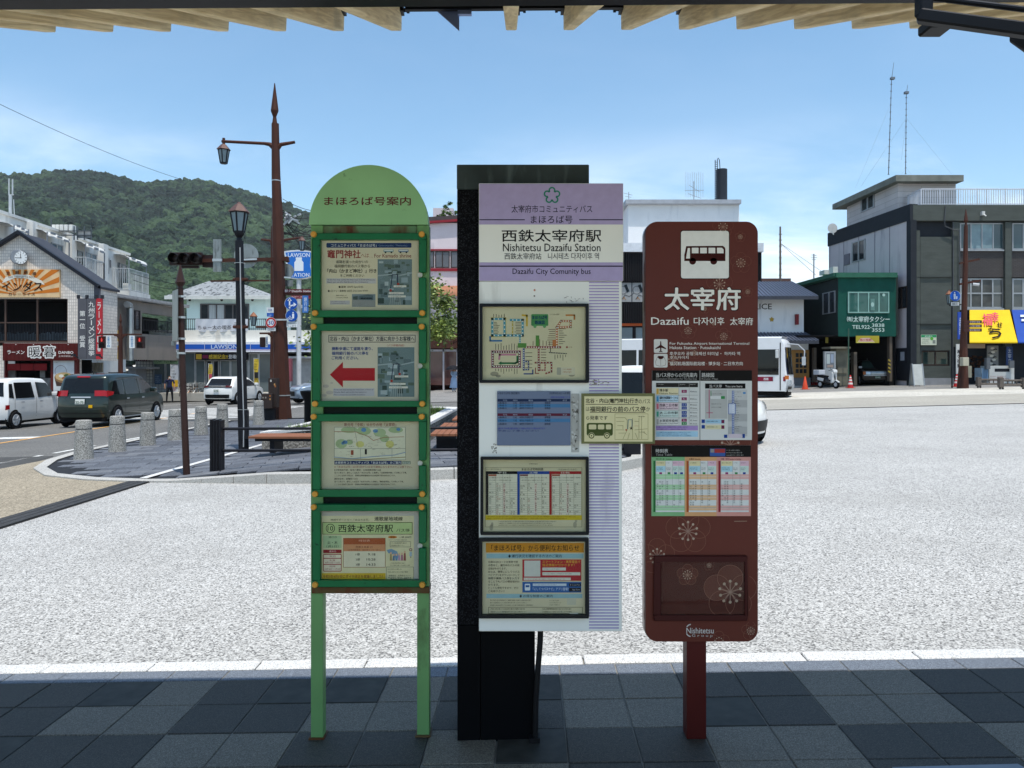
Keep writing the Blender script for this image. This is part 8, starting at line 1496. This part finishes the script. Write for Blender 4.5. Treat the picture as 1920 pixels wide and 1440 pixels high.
class Car:
    """prof: (x, z) from front bottom over the roof to rear bottom; +x is forward"""
    def __init__(s, name, label, cat, loc, hd, prof, W, belt, paint, tum=.26, sill=.24, wb=None, wr=.3, ax=None, group=None, scale=1., rnd=.16):
        s.o = thing(name, label, cat, loc, hd, group); s.o.scale = (scale,)*3; s.pr = crom(prof, 5); s.W = W/2; s.belt = belt; s.tum = tum; s.sill = sill; s.xf = max(p[0] for p in prof); s.xr = min(p[0] for p in prof); s.rnd = rnd
        n = len(s.pr); b = MB(); ss = [-1, -.97, -.9, -.7, -.35, 0, .35, .7, .9, .97, 1]
        b.grid([[s.top(i, q) for q in ss] for i in range(n)])
        for sd in (-1, 1):
            rows_ = []
            for i in range(n):
                t = s.top(i, sd); rows_.append([(t[0], s.hw(t[0], sill+(t[2]-sill)*r)*sd, sill+(t[2]-sill)*r) if r < 1 else t for r in (0, .12, .25, .4, .55, .7, .85, 1)])
            b.grid(rows_)
        s.body = b.build('body', paint, s.o, local=True, smooth=38)
        b = MB().box(s.xr+.15, s.xf-.15, -s.W*.86, s.W*.86, .16, sill+.12); b.build('underbody', m_arch, s.o, local=True)
        for x in ax:
            for sd in (-1, 1):
                y = s.W*sd; b = MB().lathe([(wr+.055, -.004*sd), (wr+.055, .004*sd), (wr*.5, .006*sd)], (x, s.hw(x, .5)*sd, wr), 26, axis='y'); b.build('wheel_arch', m_arch, s.o, local=True)
                b = MB().lathe([(wr*.66, .02*sd), (wr*.94, .03*sd), (wr, .0), (wr, -.15*sd), (wr*.9, -.19*sd)], (x, y, wr), 26, axis='y'); w_ = b.build('wheel', m_tyre, s.o, local=True, smooth=40)
                b = MB().lathe([(wr*.66, .022*sd), (wr*.62, .03*sd), (wr*.55, .004*sd)], (x, y, wr), 26, axis='y')
                for k in range(7): a = 2*math.pi*k/7; b.bar((x+wr*.1*math.cos(a), y+.02*sd, wr+wr*.1*math.sin(a)), (x+wr*.6*math.cos(a), y+.02*sd, wr+wr*.6*math.sin(a)), .05, .025)
                b.lathe([(wr*.16, .01*sd), (wr*.14, .035*sd)], (x, y, wr), 10, axis='y'); b.build('rim', m_rim, w_, local=True)
    def hw(s, x, z):
        e = max(0, (abs(x-(s.xf+s.xr)/2)-(s.xf-s.xr)/2+.75)/.75); h = s.W*(1-.07*e*e); h -= s.tum*max(0, z-s.belt); h -= .25*max(0, .42-z); return max(.1, h)
    def top(s, i, q):
        x, z = s.pr[i]; a = abs(q); f = a**3*s.rnd; mid = (s.xf+s.xr)/2; e = max(0, (abs(x-mid)-(s.xf-s.xr)/2+.8)/.8); x2 = x-(1 if x > mid else -1)*f*min(1, e)
        c = max(0, (a-.9)/.1); z2 = z-.05*c*c*(1 if z > .6 else 0); return (x2, s.hw(x2, z2)*q, z2)
    def side(s, name, pts, m, off=.008, sides=(-1, 1), parent=None, nx=4, nz=4):
        for sd in sides:
            A, B, Cc, D = [Vector(p) for p in pts]; rows_ = []
            for j in range(nz+1):
                r = []
                for i in range(nx+1): p = A.lerp(B, i/nx).lerp(D.lerp(Cc, i/nx), j/nz); r.append((p.x, (s.hw(p.x, p.y)+off)*sd, p.y))
                rows_.append(r)
            MB().grid(rows_).build(name, m, parent or s.o, local=True, smooth=60)
    def span(s, front, z0, z1):
        mid = (s.xf+s.xr)/2; n = len(s.pr); k = max(range(n), key=lambda i: s.pr[i][1]); rng = range(0, k+1) if front else range(k, n)
        return [i for i in rng if z0 <= s.pr[i][1] <= z1]
    def end(s, name, front, z0, z1, s0, s1, m, off=.01, parent=None):
        mid = (s.xf+s.xr)/2; k = max(range(len(s.pr)), key=lambda i: s.pr[i][1]); rng = list(range(0, k+1)) if front else list(range(k, len(s.pr)))[::-1]
        def at(z):
            for a, b_ in zip(rng[:-1], rng[1:]):
                za, zb_ = s.pr[a][1], s.pr[b_][1]
                if za <= z <= zb_ and zb_ > za: return a, b_, (z-za)/(zb_-za)
            return rng[0], rng[0], 0
        rows_ = []
        for j in range(6):
            z = z0+(z1-z0)*j/5; a, b_, t = at(z); r = []
            for i in range(7): q = s0+(s1-s0)*i/6; p = Vector(s.top(a, q)).lerp(Vector(s.top(b_, q)), t); p.x += off*(1 if front else -1); p.z += off*.5; r.append(p)
            rows_.append(r)
        return MB().grid(rows_).build(name, m, parent or s.o, local=True, smooth=60)
    def mirror(s, x, z, m):
        for sd in (-1, 1): MB().box(x-.09, x+.09, (s.W-.03)*sd, (s.W+.17)*sd, z, z+.15).build('mirror', m, s.o, local=True, bevel=.04)
    def seams(s, xs, z0, z1, hz):
        for x in xs: s.side('door_seam', [(x, z0), (x+.012, z0), (x+.012, z1), (x, z1)], m_trimk, .004, nx=1)
        for x in hz: s.side('door_handle', [(x, s.belt-.12), (x+.17, s.belt-.12), (x+.17, s.belt-.08), (x, s.belt-.08)], m_rim, .02, nx=1, nz=1)
def plate(c, front, z, st, col='c9cbc6', tc='2c5a48', q=.19):
    o = c.end('number_plate', front, z, z+.16, -q, q, ink(col), .03); k = -1 if not front else 1
    vs, fs, asp = textmesh(st, .02); x = (c.xf if front else c.xr)+k*.05; xs = [v.co.x for v in o.data.vertices]; x = (max(xs) if front else min(xs))+k*.006
    MB().add([(x, (u-.5)*.26*k, z+.03+v*.085) for u, v in vs], fs).build('lettering', ink(tc), o, local=True)
def paint(name, col, metal=.0): return mat('car_paint_'+name, col, .28, metal, var=.03, coat=.8)
HB = [(1.95, .26), (1.99, .5), (1.93, .74), (1.7, .86), (1.05, .98), (.35, 1.38), (.0, 1.47), (-.7, 1.5), (-1.35, 1.42), (-1.7, 1.08), (-1.93, .95), (-1.98, .62), (-1.95, .3)]
KW = [(1.66, .26), (1.70, .52), (1.66, .8), (1.5, .93), (1.0, 1.04), (.52, 1.54), (.2, 1.62), (-.8, 1.65), (-1.42, 1.61), (-1.58, 1.46), (-1.66, 1.0), (-1.70, .62), (-1.66, .3)]
MV = [(2.08, .26), (2.13, .55), (2.05, .82), (1.85, .96), (1.3, 1.12), (.55, 1.56), (.1, 1.68), (-1.0, 1.71), (-1.75, 1.66), (-1.95, 1.5), (-2.07, 1.05), (-2.13, .62), (-2.08, .3)]
# dark green minivan, heading away
x = -13.85; c = Car('minivan', 'dark green minivan with red tail lamps on the road at left', 'car', (x, 26.75, gz(x)), R(90), MV, 1.7, .98, paint('dark_green', '1d2b26', .3), .2, wr=.32, ax=(1.32, -1.42))
c.side('side_window', [(-1.8, 1.06), (-.98, 1.02), (-.98, 1.52), (-1.5, 1.48)], m_cgl); c.side('side_window', [(-.9, 1.02), (.02, 1.02), (-.05, 1.55), (-.9, 1.53)], m_cgl); c.side('side_window', [(.1, 1.02), (1.18, 1.06), (.62, 1.44), (.05, 1.54)], glass('car_glass_light', (.03, .036, .036), .05, .35))
c.end('rear_window', False, 1.08, 1.55, -.86, .86, m_cgl); c.end('windscreen', True, 1.16, 1.6, -.86, .86, m_cgl); c.end('tail_trim', False, .93, .97, -.4, .4, m_rim); c.end('bumper_line', False, .42, .44, -.95, .95, m_trimk)
for q in (-1, 1): c.end('tail_lamp', False, .98, 1.16, .55*q, .99*q, m_tail, .02); c.end('head_lamp', True, .78, .92, .55*q, .95*q, m_head)
c.side('tail_lamp', [(-2.02, .98), (-1.72, 1.02), (-1.62, 1.12), (-2.0, 1.17)], m_tail, .02); c.end('brake_light', False, 1.58, 1.62, -.3, .3, m_tail, .02); plate(c, False, .72, '22-75'); c.end('sticker', False, .6, .7, -.5, -.35, ink('d0a21c'), .02); c.side('side_skirt', [(-1.1, .25), (1.0, .25), (1.0, .29), (-1.1, .29)], m_rim, .02); c.mirror(.95, 1.05, paint('dark_green', '1d2b26')); c.seams((-.93, .06, 1.12), .34, 1.02, (-.85, .2)); MB().cyl((-1.3, .0, 1.69), (-1.42, 0, 1.8), .015, n=6).build('roof_antenna', m_trimk, c.o, local=True)
# white kei wagon in front of it
x = -16.95; pw = paint('white', 'e4e4e0'); c = Car('kei_wagon', 'white boxy small wagon at the left edge beside the green minivan', 'car', (x, 26.3, gz(x)), R(90), KW, 1.48, .95, pw, .16, wr=.28, ax=(1.2, -1.22))
c.side('side_window', [(-1.5, 1.02), (-1.28, .98), (-1.28, 1.46), (-1.42, 1.46)], m_cgl); c.side('side_window', [(-1.2, .98), (-.22, .98), (-.3, 1.5), (-1.2, 1.5)], m_cgl); c.side('side_window', [(-.02, .98), (1.0, 1.02), (.52, 1.46), (-.08, 1.5)], m_cgl)
c.end('rear_window', False, 1.05, 1.5, -.85, .85, m_cgl); c.end('windscreen', True, 1.08, 1.56, -.86, .86, m_cgl); c.side('tail_lamp', [(-1.69, .62), (-1.5, .64), (-1.5, .78), (-1.68, .78)], m_tail, .02); c.mirror(.85, 1.0, pw); c.seams((-1.24, -.12, 1.02), .34, .98, (-.95, .05)); plate(c, False, .55, '41-08', 'c9b23c', '22262a')
# white hatchback farther up
x = -15.6; c = Car('hatchback', 'white hatchback with black rear bumper in front of the store', 'car', (x, 43.2, gz(x)), R(82), HB, 1.7, .92, pw, .3, wr=.31, ax=(1.27, -1.25))
c.side('side_window', [(-1.15, .98), (-.35, .96), (-.35, 1.34), (-.85, 1.32)], m_cgl); c.side('side_window', [(-.27, .96), (.95, .98), (.25, 1.32), (-.27, 1.36)], m_cgl); c.end('rear_window', False, 1.0, 1.38, -.84, .84, m_cgl); c.end('windscreen', True, 1.02, 1.4, -.86, .86, m_cgl); c.end('bumper_insert', False, .32, .52, -.86, .86, m_trimk, .03); c.end('tail_bar', False, .9, .98, -.97, .97, m_trimk, .015)
for q in (-1, 1): c.end('tail_lamp', False, .9, 1.0, .62*q, .98*q, mat('tail_lamp_dark', '4a1214', .2), .03)
plate(c, False, .66, '55-90'); c.mirror(.75, .98, pw); c.seams((-.3, .85), .34, .96, (-.2,))
# silver blue car cut off by the green sign
x = PX(612, 40.5); c = Car('silver_blue_car', 'silver blue car half hidden behind the green sign', 'car', (x, 40.8, gz(x)), R(215), HB, 1.74, .92, paint('silver_blue', '8fa0b2', .5), .3, wr=.31, ax=(1.27, -1.25)); c.end('windscreen', True, 1.02, 1.4, -.86, .86, m_cgl); c.side('side_window', [(-1.15, .98), (.95, .98), (.25, 1.33), (-.85, 1.32)], m_cgl)
for q in (-1, 1): c.end('head_lamp', True, .68, .82, .55*q, .95*q, m_head, .02)
c.end('grille', True, .36, .6, -.6, .6, m_trimk, .02)
# white car behind the brown sign
x = PX(1283, 14.8); c = Car('white_compact_car', 'white compact car mostly hidden behind the brown sign', 'car', (x, 14.9, gz(x)), R(-38), KW, 1.5, .95, pw, .2, wr=.28, ax=(1.2, -1.22), scale=.9); c.side('side_window', [(-1.2, .98), (-.22, .98), (-.3, 1.5), (-1.2, 1.5)], m_cgl); c.side('side_window', [(-.1, .98), (1.0, 1.02), (.52, 1.46), (-.12, 1.5)], m_cgl); c.end('windscreen', True, 1.08, 1.56, -.86, .86, m_cgl); c.end('rear_window', False, 1.05, 1.5, -.85, .85, m_cgl); c.end('bumper_insert', True, .3, .52, -.98, .98, m_trimk, .02)
for q in (-1, 1): c.end('head_lamp', True, .72, .9, .6*q, .98*q, m_head, .02); c.end('tail_lamp', False, .6, 1.0, .85*q, .98*q, m_tail, .02)
c.mirror(.85, 1.0, pw)
# black taxi in the garage
SE = [(2.3, .3), (2.34, .5), (2.31, .78), (2.2, .86), (1.1, .95), (.5, 1.36), (.1, 1.46), (-.7, 1.5), (-1.2, 1.42), (-1.7, 1.02), (-2.25, .95), (-2.33, .7), (-2.3, .3)]
x = PX(1637, 46.5); c = Car('taxi', 'black sedan taxi parked nose out in the shaded garage', 'car', (x, 46.6, gz(x)), R(-108), SE, 1.7, .92, paint('black', '0d0f10'), .3, wr=.31, ax=(1.45, -1.4), rnd=.06); c.end('windscreen', True, 1.0, 1.4, -.86, .86, glass('taxi_screen', (.05, .09, .08), .03, .7)); c.side('side_window', [(-1.3, .98), (1.0, .98), (.3, 1.34), (-.95, 1.34)], m_cgl); c.end('grille', True, .6, .78, -.45, .45, mat('chrome_grille', '8c8c8a', .25, .8), .03); c.end('chrome_bumper', True, .52, .56, -.9, .9, m_rim, .05)
for q in (-1, 1): c.end('head_lamp', True, .6, .77, .48*q, .78*q, m_head, .03); c.end('indicator', True, .6, .77, .8*q, .97*q, mat('amber_lens', 'b5642a', .3), .03); MB().box(1.5, 1.58, (c.W-.1)*q, (c.W+.08)*q, .98, 1.1).build('fender_mirror', m_rim, c.o, local=True, bevel=.02)
plate(c, True, .38, '33-82', '3f5f4c', 'c9cfc9'); MB().box(-.15, .1, -.3, .3, 1.47, 1.6).build('roof_sign', mat('roof_sign_teal', '9db5ae', .4), c.o, local=True, bevel=.04)
# white van glimpsed under the taxi office
x = PX(1540, 58); c = Car('white_van', 'white van glimpsed in the sun behind the scooter', 'car', (x, 58, gz(x)), R(-70), KW, 1.5, .95, pw, .16, wr=.28, ax=(1.2, -1.22), scale=1.1); c.end('windscreen', True, 1.08, 1.56, -.86, .86, m_cgl); c.side('side_window', [(-1.2, .98), (1.0, 1.02), (.52, 1.46), (-1.2, 1.5)], m_cgl)
# city bus
BU = [(4.42, .34), (4.48, .55), (4.47, 1.0), (4.42, 1.3), (4.36, 2.1), (4.3, 2.45), (4.05, 2.62), (3.5, 2.66), (-4.0, 2.66), (-4.4, 2.6), (-4.5, 2.3), (-4.5, .9), (-4.46, .4)]
xb_ = PX(1483, 33.4)-4.48; m_bus = mat('bus_silver_white', 'd0d2d5', .35, var=.03, coat=.4)
c = Car('city_bus', 'silver white city bus with a maroon stripe behind the brown sign', 'bus', (7.99, 34.8, gz(8)), R(-24), BU, 2.3, 1.2, m_bus, .03, .36, wr=.46, ax=(1.9, -2.6), rnd=.22)
for x0 in (-4.2, -3.1, -2.0, -.9, .2, 1.3): c.side('side_window', [(x0, 1.2), (x0+1.0, 1.2), (x0+1.0, 2.15), (x0, 2.15)], m_cgl, .01)
c.side('driver_window', [(2.55, 1.05), (3.98, 1.05), (3.98, 2.12), (2.55, 2.12)], m_cgl, .01); c.side('maroon_stripe', [(-4.42, .78), (4.25, .78), (4.25, .97), (-4.42, .97)], mat('maroon_stripe', '7a1a34', .4), .008, nx=12); c.side('door_seam', [(4.02, .4), (4.06, .4), (4.06, 2.4), (4.02, 2.4)], m_trimk, .012, nx=1)
c.end('windscreen', True, 1.05, 2.2, -.92, .92, m_cgl, .02); c.end('bumper', True, .36, .62, -.98, .98, mat('bus_bumper_grey', '9a9da0', .5), .03)
for q in (-1, 1): c.end('head_lamp', True, .64, .8, .6*q, .95*q, m_head, .03); c.side('indicator', [(4.22, .86), (4.38, .86), (4.38, 1.02), (4.22, 1.02)], mat('amber_lens', 'b5642a', .3), .03, (q,)); c.end('fog_lamp', True, .42, .54, .6*q, .92*q, m_trimk, .04)
MB().tube([(4.3, -1.12, 2.35), (4.75, -1.25, 2.3), (5.0, -1.25, 2.05), (4.98, -1.25, 1.7)], .025, 6).box(4.9, 5.04, -1.35, -1.15, 1.45, 1.8).build('mirror_arm', m_rim, c.o, local=True); MB().box(3.86, 3.98, -1.33, -1.18, 1.75, 2.1).build('side_mirror', mat('mirror_white', 'c4c6c6', .4), c.o, local=True, bevel=.03)
p = Print(1, .001, lambda a, b_, o: (a/100, -1.18-o, b_/100)); p.text('西鉄', 338, 93, 358, 82, 'd0cfd2', 1, .02); p.add([], []); p.build('lettering', None, c.o, local=True)
# scooter with delivery box
gp = Vector((PX(1553, 41.8), 41.8, gz(PX(1553, 41.8)))); sc_ = thing('scooter', 'white scooter with delivery box parked before the taxi office', 'scooter', gp, R(-68)); sc_.scale = (.9,)*3; ms_ = paint('scooter_white', 'cfd0ce'); L = dict(local=True)
for x in (-.62, .62):
    b = MB().lathe([(.12, -.05), (.22, -.055), (.25, -.03), (.25, .03), (.22, .055), (.12, .05)], (x, 0, .25), 20, axis='y'); w_ = b.build('wheel', m_tyre, sc_, smooth=40, **L); MB().lathe([(.13, -.052), (.13, .052)], (x, 0, .25), 14, axis='y').build('rim', m_rim, w_, **L)
MB().prism([(.35, .3), (.5, .35), (.52, .95), (.44, 1.0), (.36, .7)], -.19, .19).build('front_shield', ms_, sc_, bevel=.05, **L); MB().prism([(-.75, .45), (-.15, .32), (.38, .26), (.38, .34), (-.05, .42), (-.15, .68), (-.78, .72)], -.16, .16).build('rear_body', mat('scooter_dark', '16171a', .4), sc_, bevel=.04, **L)
MB().prism([(-.7, .5), (-.25, .42), (-.2, .6), (-.72, .68)], -.175, .175).build('side_panel', ms_, sc_, bevel=.02, **L); MB().prism([(-.7, .72), (-.1, .68), (-.05, .76), (-.3, .8), (-.7, .8)], -.14, .14).build('saddle', mat('saddle_black', '101012', .7), sc_, bevel=.03, **L); MB().box(-.98, -.5, -.24, .24, .82, 1.12).build('delivery_box', mat('delivery_white', 'b9bcc0', .5), sc_, bevel=.03, **L)
MB().prism([(.42, .92), (.6, .95), (.58, 1.12), (.46, 1.16)], -.15, .15).build('headlamp_cowl', ms_, sc_, bevel=.04, **L); MB().tube([(.36, -.34, 1.08), (.46, -.2, 1.12), (.46, .2, 1.12), (.36, .34, 1.08)], .018, 6).cyl((.46, -.22, 1.12), (.44, -.3, 1.3), .01, n=5).cyl((.46, .22, 1.12), (.44, .3, 1.3), .01, n=5).build('handlebar', m_trimk, sc_, **L); MB().prism([(.42, .42), (.62, .53), (.86, .4), (.84, .36), (.62, .48), (.46, .36)], -.07, .07).build('front_mudguard', ms_, sc_, **L); MB().cyl((.48, 0, .9), (.62, 0, .25), .035, n=8).build('fork', m_trimk, sc_, **L)
# maroon kiosk box between the two boards
b = MB().pbox(1160, 693, 1194, 750, 21, 21.6).pbox(1158, 689, 1196, 694, 20.95, 21.65); tag(b.build('maroon_cabinet', mat('maroon_paint', '4a2026', .5, var=.1), bevel=.03), 'dark maroon cabinet between the lilac board and the brown sign', 'cabinet')

# ================================================================ PEOPLE
def person(label, px, py, hpx, hd, cols, pose, acc=None):
    gp = G(px, py); Y = gp.y; o = thing('person', label, 'person', (gp.x, Y, gp.z), hd); S_ = hpx*Y/F/1.72
    o.scale = (S_,)*3; sk, top, bot, hair, shoe = cols; J = pose; names = list(J); bm = bmesh.new()
    me = bpy.data.meshes.new('body'); idx = {n: i for i, n in enumerate(names)}; E = [('pel', 'abd'), ('abd', 'che'), ('che', 'nec'), ('nec', 'hea'), ('hea', 'cro')]
    for s_ in 'lr': E += [('che', 'sh'+s_), ('sh'+s_, 'el'+s_), ('el'+s_, 'wr'+s_), ('wr'+s_, 'ha'+s_), ('pel', 'hi'+s_), ('hi'+s_, 'kn'+s_), ('kn'+s_, 'an'+s_), ('an'+s_, 'to'+s_)]
    me.from_pydata([J[n][0] for n in names], [(idx[a], idx[b_]) for a, b_ in E], []); ob = bpy.data.objects.new('body', me); C.objects.link(ob)
    md = ob.modifiers.new('skin', 'SKIN')
    for i, n in enumerate(names): v = me.skin_vertices[0].data[i]; v.radius = J[n][1]; v.use_root = n == 'pel'
    ob.modifiers.new('sub', 'SUBSURF').levels = 2; bpy.context.view_layer.update()
    m2_ = bpy.data.meshes.new_from_object(ob.evaluated_get(bpy.context.evaluated_depsgraph_get())); bpy.data.objects.remove(ob)
    ms2 = [mat('skin', sk, .6), mat('cloth_'+top, top, .85, var=.12, scale=9), mat('cloth_'+bot, bot, .85, var=.12, scale=9), mat('hair_'+hair, hair, .6), mat('shoe_'+shoe, shoe, .6)]
    for m in ms2: m2_.materials.append(m)
    for f in m2_.polygons:
        z = f.center.z; ax = abs(f.center.x); k = 0
        if z < .10: k = 4
        elif z < .95 and ax < .28 and (ax < .2 or z < .7): k = 2
        elif z < 1.45 and not (ax > .24 and z < 1.18): k = 1
        if z > 1.62 or (z > 1.5 and f.center.y > .045): k = 3
        f.material_index = k
    m2_.polygons.foreach_set('use_smooth', [True]*len(m2_.polygons)); q = bpy.data.objects.new('body', m2_); C.objects.link(q); q.parent = o
    if acc: acc(o)
    return o
def stand(sp=.12, arm=((.27, -.02, 1.18), (.27, -.08, .95)), arm2=None):
    J = {'pel': ((0, 0, .95), (.15, .11)), 'abd': ((0, 0, 1.1), (.14, .1)), 'che': ((0, 0, 1.32), (.165, .11)), 'nec': ((0, 0, 1.46), (.06, .06)), 'hea': ((0, -.02, 1.57), (.078, .092)), 'cro': ((0, -.01, 1.67), (.07, .08))}
    for s_, m in (('l', -1), ('r', 1)):
        a = arm if m == 1 or arm2 is None else arm2
        J['sh'+s_] = ((.2*m, 0, 1.4), (.065, .065)); J['el'+s_] = ((a[0][0]*m, a[0][1], a[0][2]), (.05, .05)); J['wr'+s_] = ((a[1][0]*m, a[1][1], a[1][2]), (.036, .03)); J['ha'+s_] = ((a[1][0]*m, a[1][1]-.02, a[1][2]-.12), (.04, .022))
        J['hi'+s_] = ((.1*m, 0, .88), (.095, .095)); J['kn'+s_] = ((sp*m, -.02, .5), (.065, .065)); J['an'+s_] = ((sp*1.1*m, .02, .09), (.045, .045)); J['to'+s_] = ((sp*1.2*m, -.13, .045), (.045, .035))
    return J
def mask_(o): MB().box(-.055, .055, -.125, -.1, 1.50, 1.56).build('face_mask', mat('mask_white', 'c9ccd0', .8), o, local=True, bevel=.015)
def face(o):
    b = MB()
    for s_ in (-1, 1): b.box(s_*.03-.012, s_*.03+.012, -.118, -.1, 1.58, 1.592)
    b.build('eyes', mat('eye_dark', '1a1412', .4), o, local=True); MB().prism([(-.105, 1.575), (-.128, 1.54), (-.105, 1.535)], -.012, .012, 'x').build('nose', mat('skin', 'b08264'), o, local=True)
person('man in navy shirt and dark trousers with white mask outside the store', 318, 755, 52, R(25), ('a87c60', '1c2440', '15171d', '17120f', '121214'), stand(.15), lambda o: (mask_(o), face(o)))
person('person in blue top and pale cap partly hidden by the tall mast', 505, 741, 46, R(-30), ('a87c60', '2a3a5c', '22304a', '17120f', '2a2a2c'), stand(.09, ((.24, -.12, 1.2), (.12, -.26, 1.12))), lambda o: (face(o), MB().lathe([(.10, 1.62), (.105, 1.66), (.06, 1.73)], (0, -.01, 0), 14).box(-.07, .07, -.2, -.08, 1.63, 1.645).build('cap', mat('cap_pale', 'b9bcc0', .8), o, local=True, smooth=40)))
def brolly(o):
    b = MB(); rows_ = []
    for j in range(6): a = R(75*j/5); rows_.append([(-.1+.55*math.sin(a)*math.cos(2*math.pi*i/16), -.15+.55*math.sin(a)*math.sin(2*math.pi*i/16), 1.45+.42*math.cos(a)) for i in range(17)])
    b.grid(rows_); u = b.build('umbrella_canopy', mat('umbrella_black', '14151b', .8), o, local=True); MB().cyl((-.1, -.15, 1.05), (-.1, -.15, 1.9), .012, n=6).build('umbrella_shaft', m_trimk, o, local=True)
    MB().lathe([(.19, 1.0), (.24, .6), (.30, .3)], (0, 0, 0), 16).build('dress', mat('dress_pale_blue', '9fb4cc', .85), o, local=True, smooth=40)
person('woman in pale blue dress under a black umbrella left of the pillar', 851, 735, 46, R(20), ('b08264', '9fb4cc', '9fb4cc', '17120f', '2a2a2c'), stand(.07, ((.2, -.16, 1.16), (.1, -.2, 1.18))), brolly)
person('dark clothed person at the ramen shop entrance behind the cars', 101, 762, 48, R(160), ('a87c60', '3a3226', '22201e', '17120f', '121214'), stand(.1), face)

# ================================================================ TREES AND POTTED PLANTS
def leafy(parent, c, rx, ry, rz_, n, size, m, seed, nm='crown', clumps=34):
    rg = random.Random(seed); b = MB().use(m); cl_ = []
    for i in range(clumps):
        while True:
            q = Vector((rg.uniform(-1, 1), rg.uniform(-1, 1), rg.uniform(-1, 1)))
            if .25 < q.length < 1: break
        cl_.append((Vector((c[0]+q.x*rx, c[1]+q.y*ry, c[2]+q.z*rz_)), rg.uniform(.16, .34)))
    for i in range(n):
        p0, r = rg.choice(cl_); d = Vector((rg.gauss(0, 1), rg.gauss(0, 1), rg.gauss(0, .8))); p_ = p0+d*r*.55*max(rx, ry)/1.4
        u = Vector((rg.uniform(-1, 1), rg.uniform(-1, 1), rg.uniform(-.6, .4))).normalized(); t = u.cross(Vector((rg.uniform(-1, 1), rg.uniform(-1, 1), rg.uniform(-1, 1)))).normalized(); s_ = size*rg.uniform(.6, 1.2)
        b.poly([p_, p_+u*s_*.5+t*s_*.3, p_+u*s_, p_+u*s_*.5-t*s_*.3])
    return b.build(nm, None, parent), cl_
def leafmat(name, a, c_):
    m, t, b, NN, LL = nodemat(name); b.inputs['Roughness'].default_value = .55; g = NN('ShaderNodeNewGeometry'); n = NN('ShaderNodeTexNoise'); n.inputs['Scale'].default_value = 3.2; n.inputs['Detail'].default_value = 3; LL(g.outputs['Position'], n.inputs['Vector']); r = NN('ShaderNodeValToRGB'); r.color_ramp.elements[0].position = .35; r.color_ramp.elements[1].position = .68; r.color_ramp.elements[0].color = lin(a); r.color_ramp.elements[1].color = lin(c_); LL(n.outputs['Fac'], r.inputs[0]); LL(r.outputs[0], b.inputs['Base Color']); b.inputs['Subsurface Weight'].default_value = 0; return m
m_leaf = leafmat('tree_leaves', '3c4f1e', '8a9a48'); m_bark = mat('bark_brown', '4a3c30', .9, var=.25, scale=6, bump=.4, bscale=20)
def tree(label, x, y, z0, zc, rx, rz_, n, size, seed, m=None):
    o = thing('tree', label, 'tree', (x, y, z0)); cr, cl_ = leafy(o, (x, y, zc), rx, rx, rz_, n, size, m or m_leaf, seed); b = MB(); b.tube([(x, y, z0), (x+.05, y, z0+(zc-z0)*.5), (x, y, zc)], [.11, .08, .05], 8)
    for p0, r in cl_[::2]: b.tube([(x+.02, y, z0+(zc-z0)*.6), Vector((x, y, zc)).lerp(p0, .5), p0], [.05, .03, .012], 5)
    b.build('trunk', m_bark, o, smooth=50); return o
Yt = 18.5; tree('leafy young tree in the planter behind the green sign', PX(706, Yt), Yt, gi(-3)+.33, PZ(598, Yt), 1.78, 1.12, 14000, .105, 5)
Yt = 58; rp0 = (PX(832, 58.5), 58.5)
for i, (px, py, r) in enumerate(((820, 408, .55), (843, 396, .75), (866, 392, .6))):
    o = thing('rooftop_plant', ('left potted shrub on the roof of the pale pink building', 'middle potted shrub on the roof of the pale pink building', 'right potted shrub on the pale pink roof beside the pillar')[i], 'plant', (PX(px, 61), 61, PZ(412, 61))); leafy(o, (PX(px, 61), 61, PZ(py, 61)), r, r, r*.9, 700, .16, leafmat('shrub_leaf%d' % i, '33491f', '6f8a3c'), i+3, 'foliage', 9); MB().lathe([(.25, PZ(420, 61)), (.32, PZ(410, 61))], (PX(px, 61), 61, 0), 10).build('pot', mat('terracotta', '7a5244', .8), o)
o = thing('garden_tree', 'sunlit green tree seen through the garage behind the scooter', 'tree', (PX(1545, 66), 66, gz(24))); leafy(o, (PX(1545, 66), 66, 3.4), 2.6, 1.5, 1.4, 2600, .3, leafmat('garden_leaf', '3a521f', '86a044'), 9, 'crown', 16); MB().cyl((PX(1545, 66), 66, gz(24)), (PX(1545, 66), 66, 3), .15, n=8).build('trunk', m_bark, o)
o = thing('climbing_plant', 'pale dry climbing plant beside the garage column', 'plant', (PX(1597, 45), 45, gz(19))); leafy(o, (PX(1597, 45), 45, PZ(672, 45)), .35, .3, .7, 420, .1, leafmat('dry_leaf', '4a4a40', '8a8f84'), 12, 'foliage', 10)
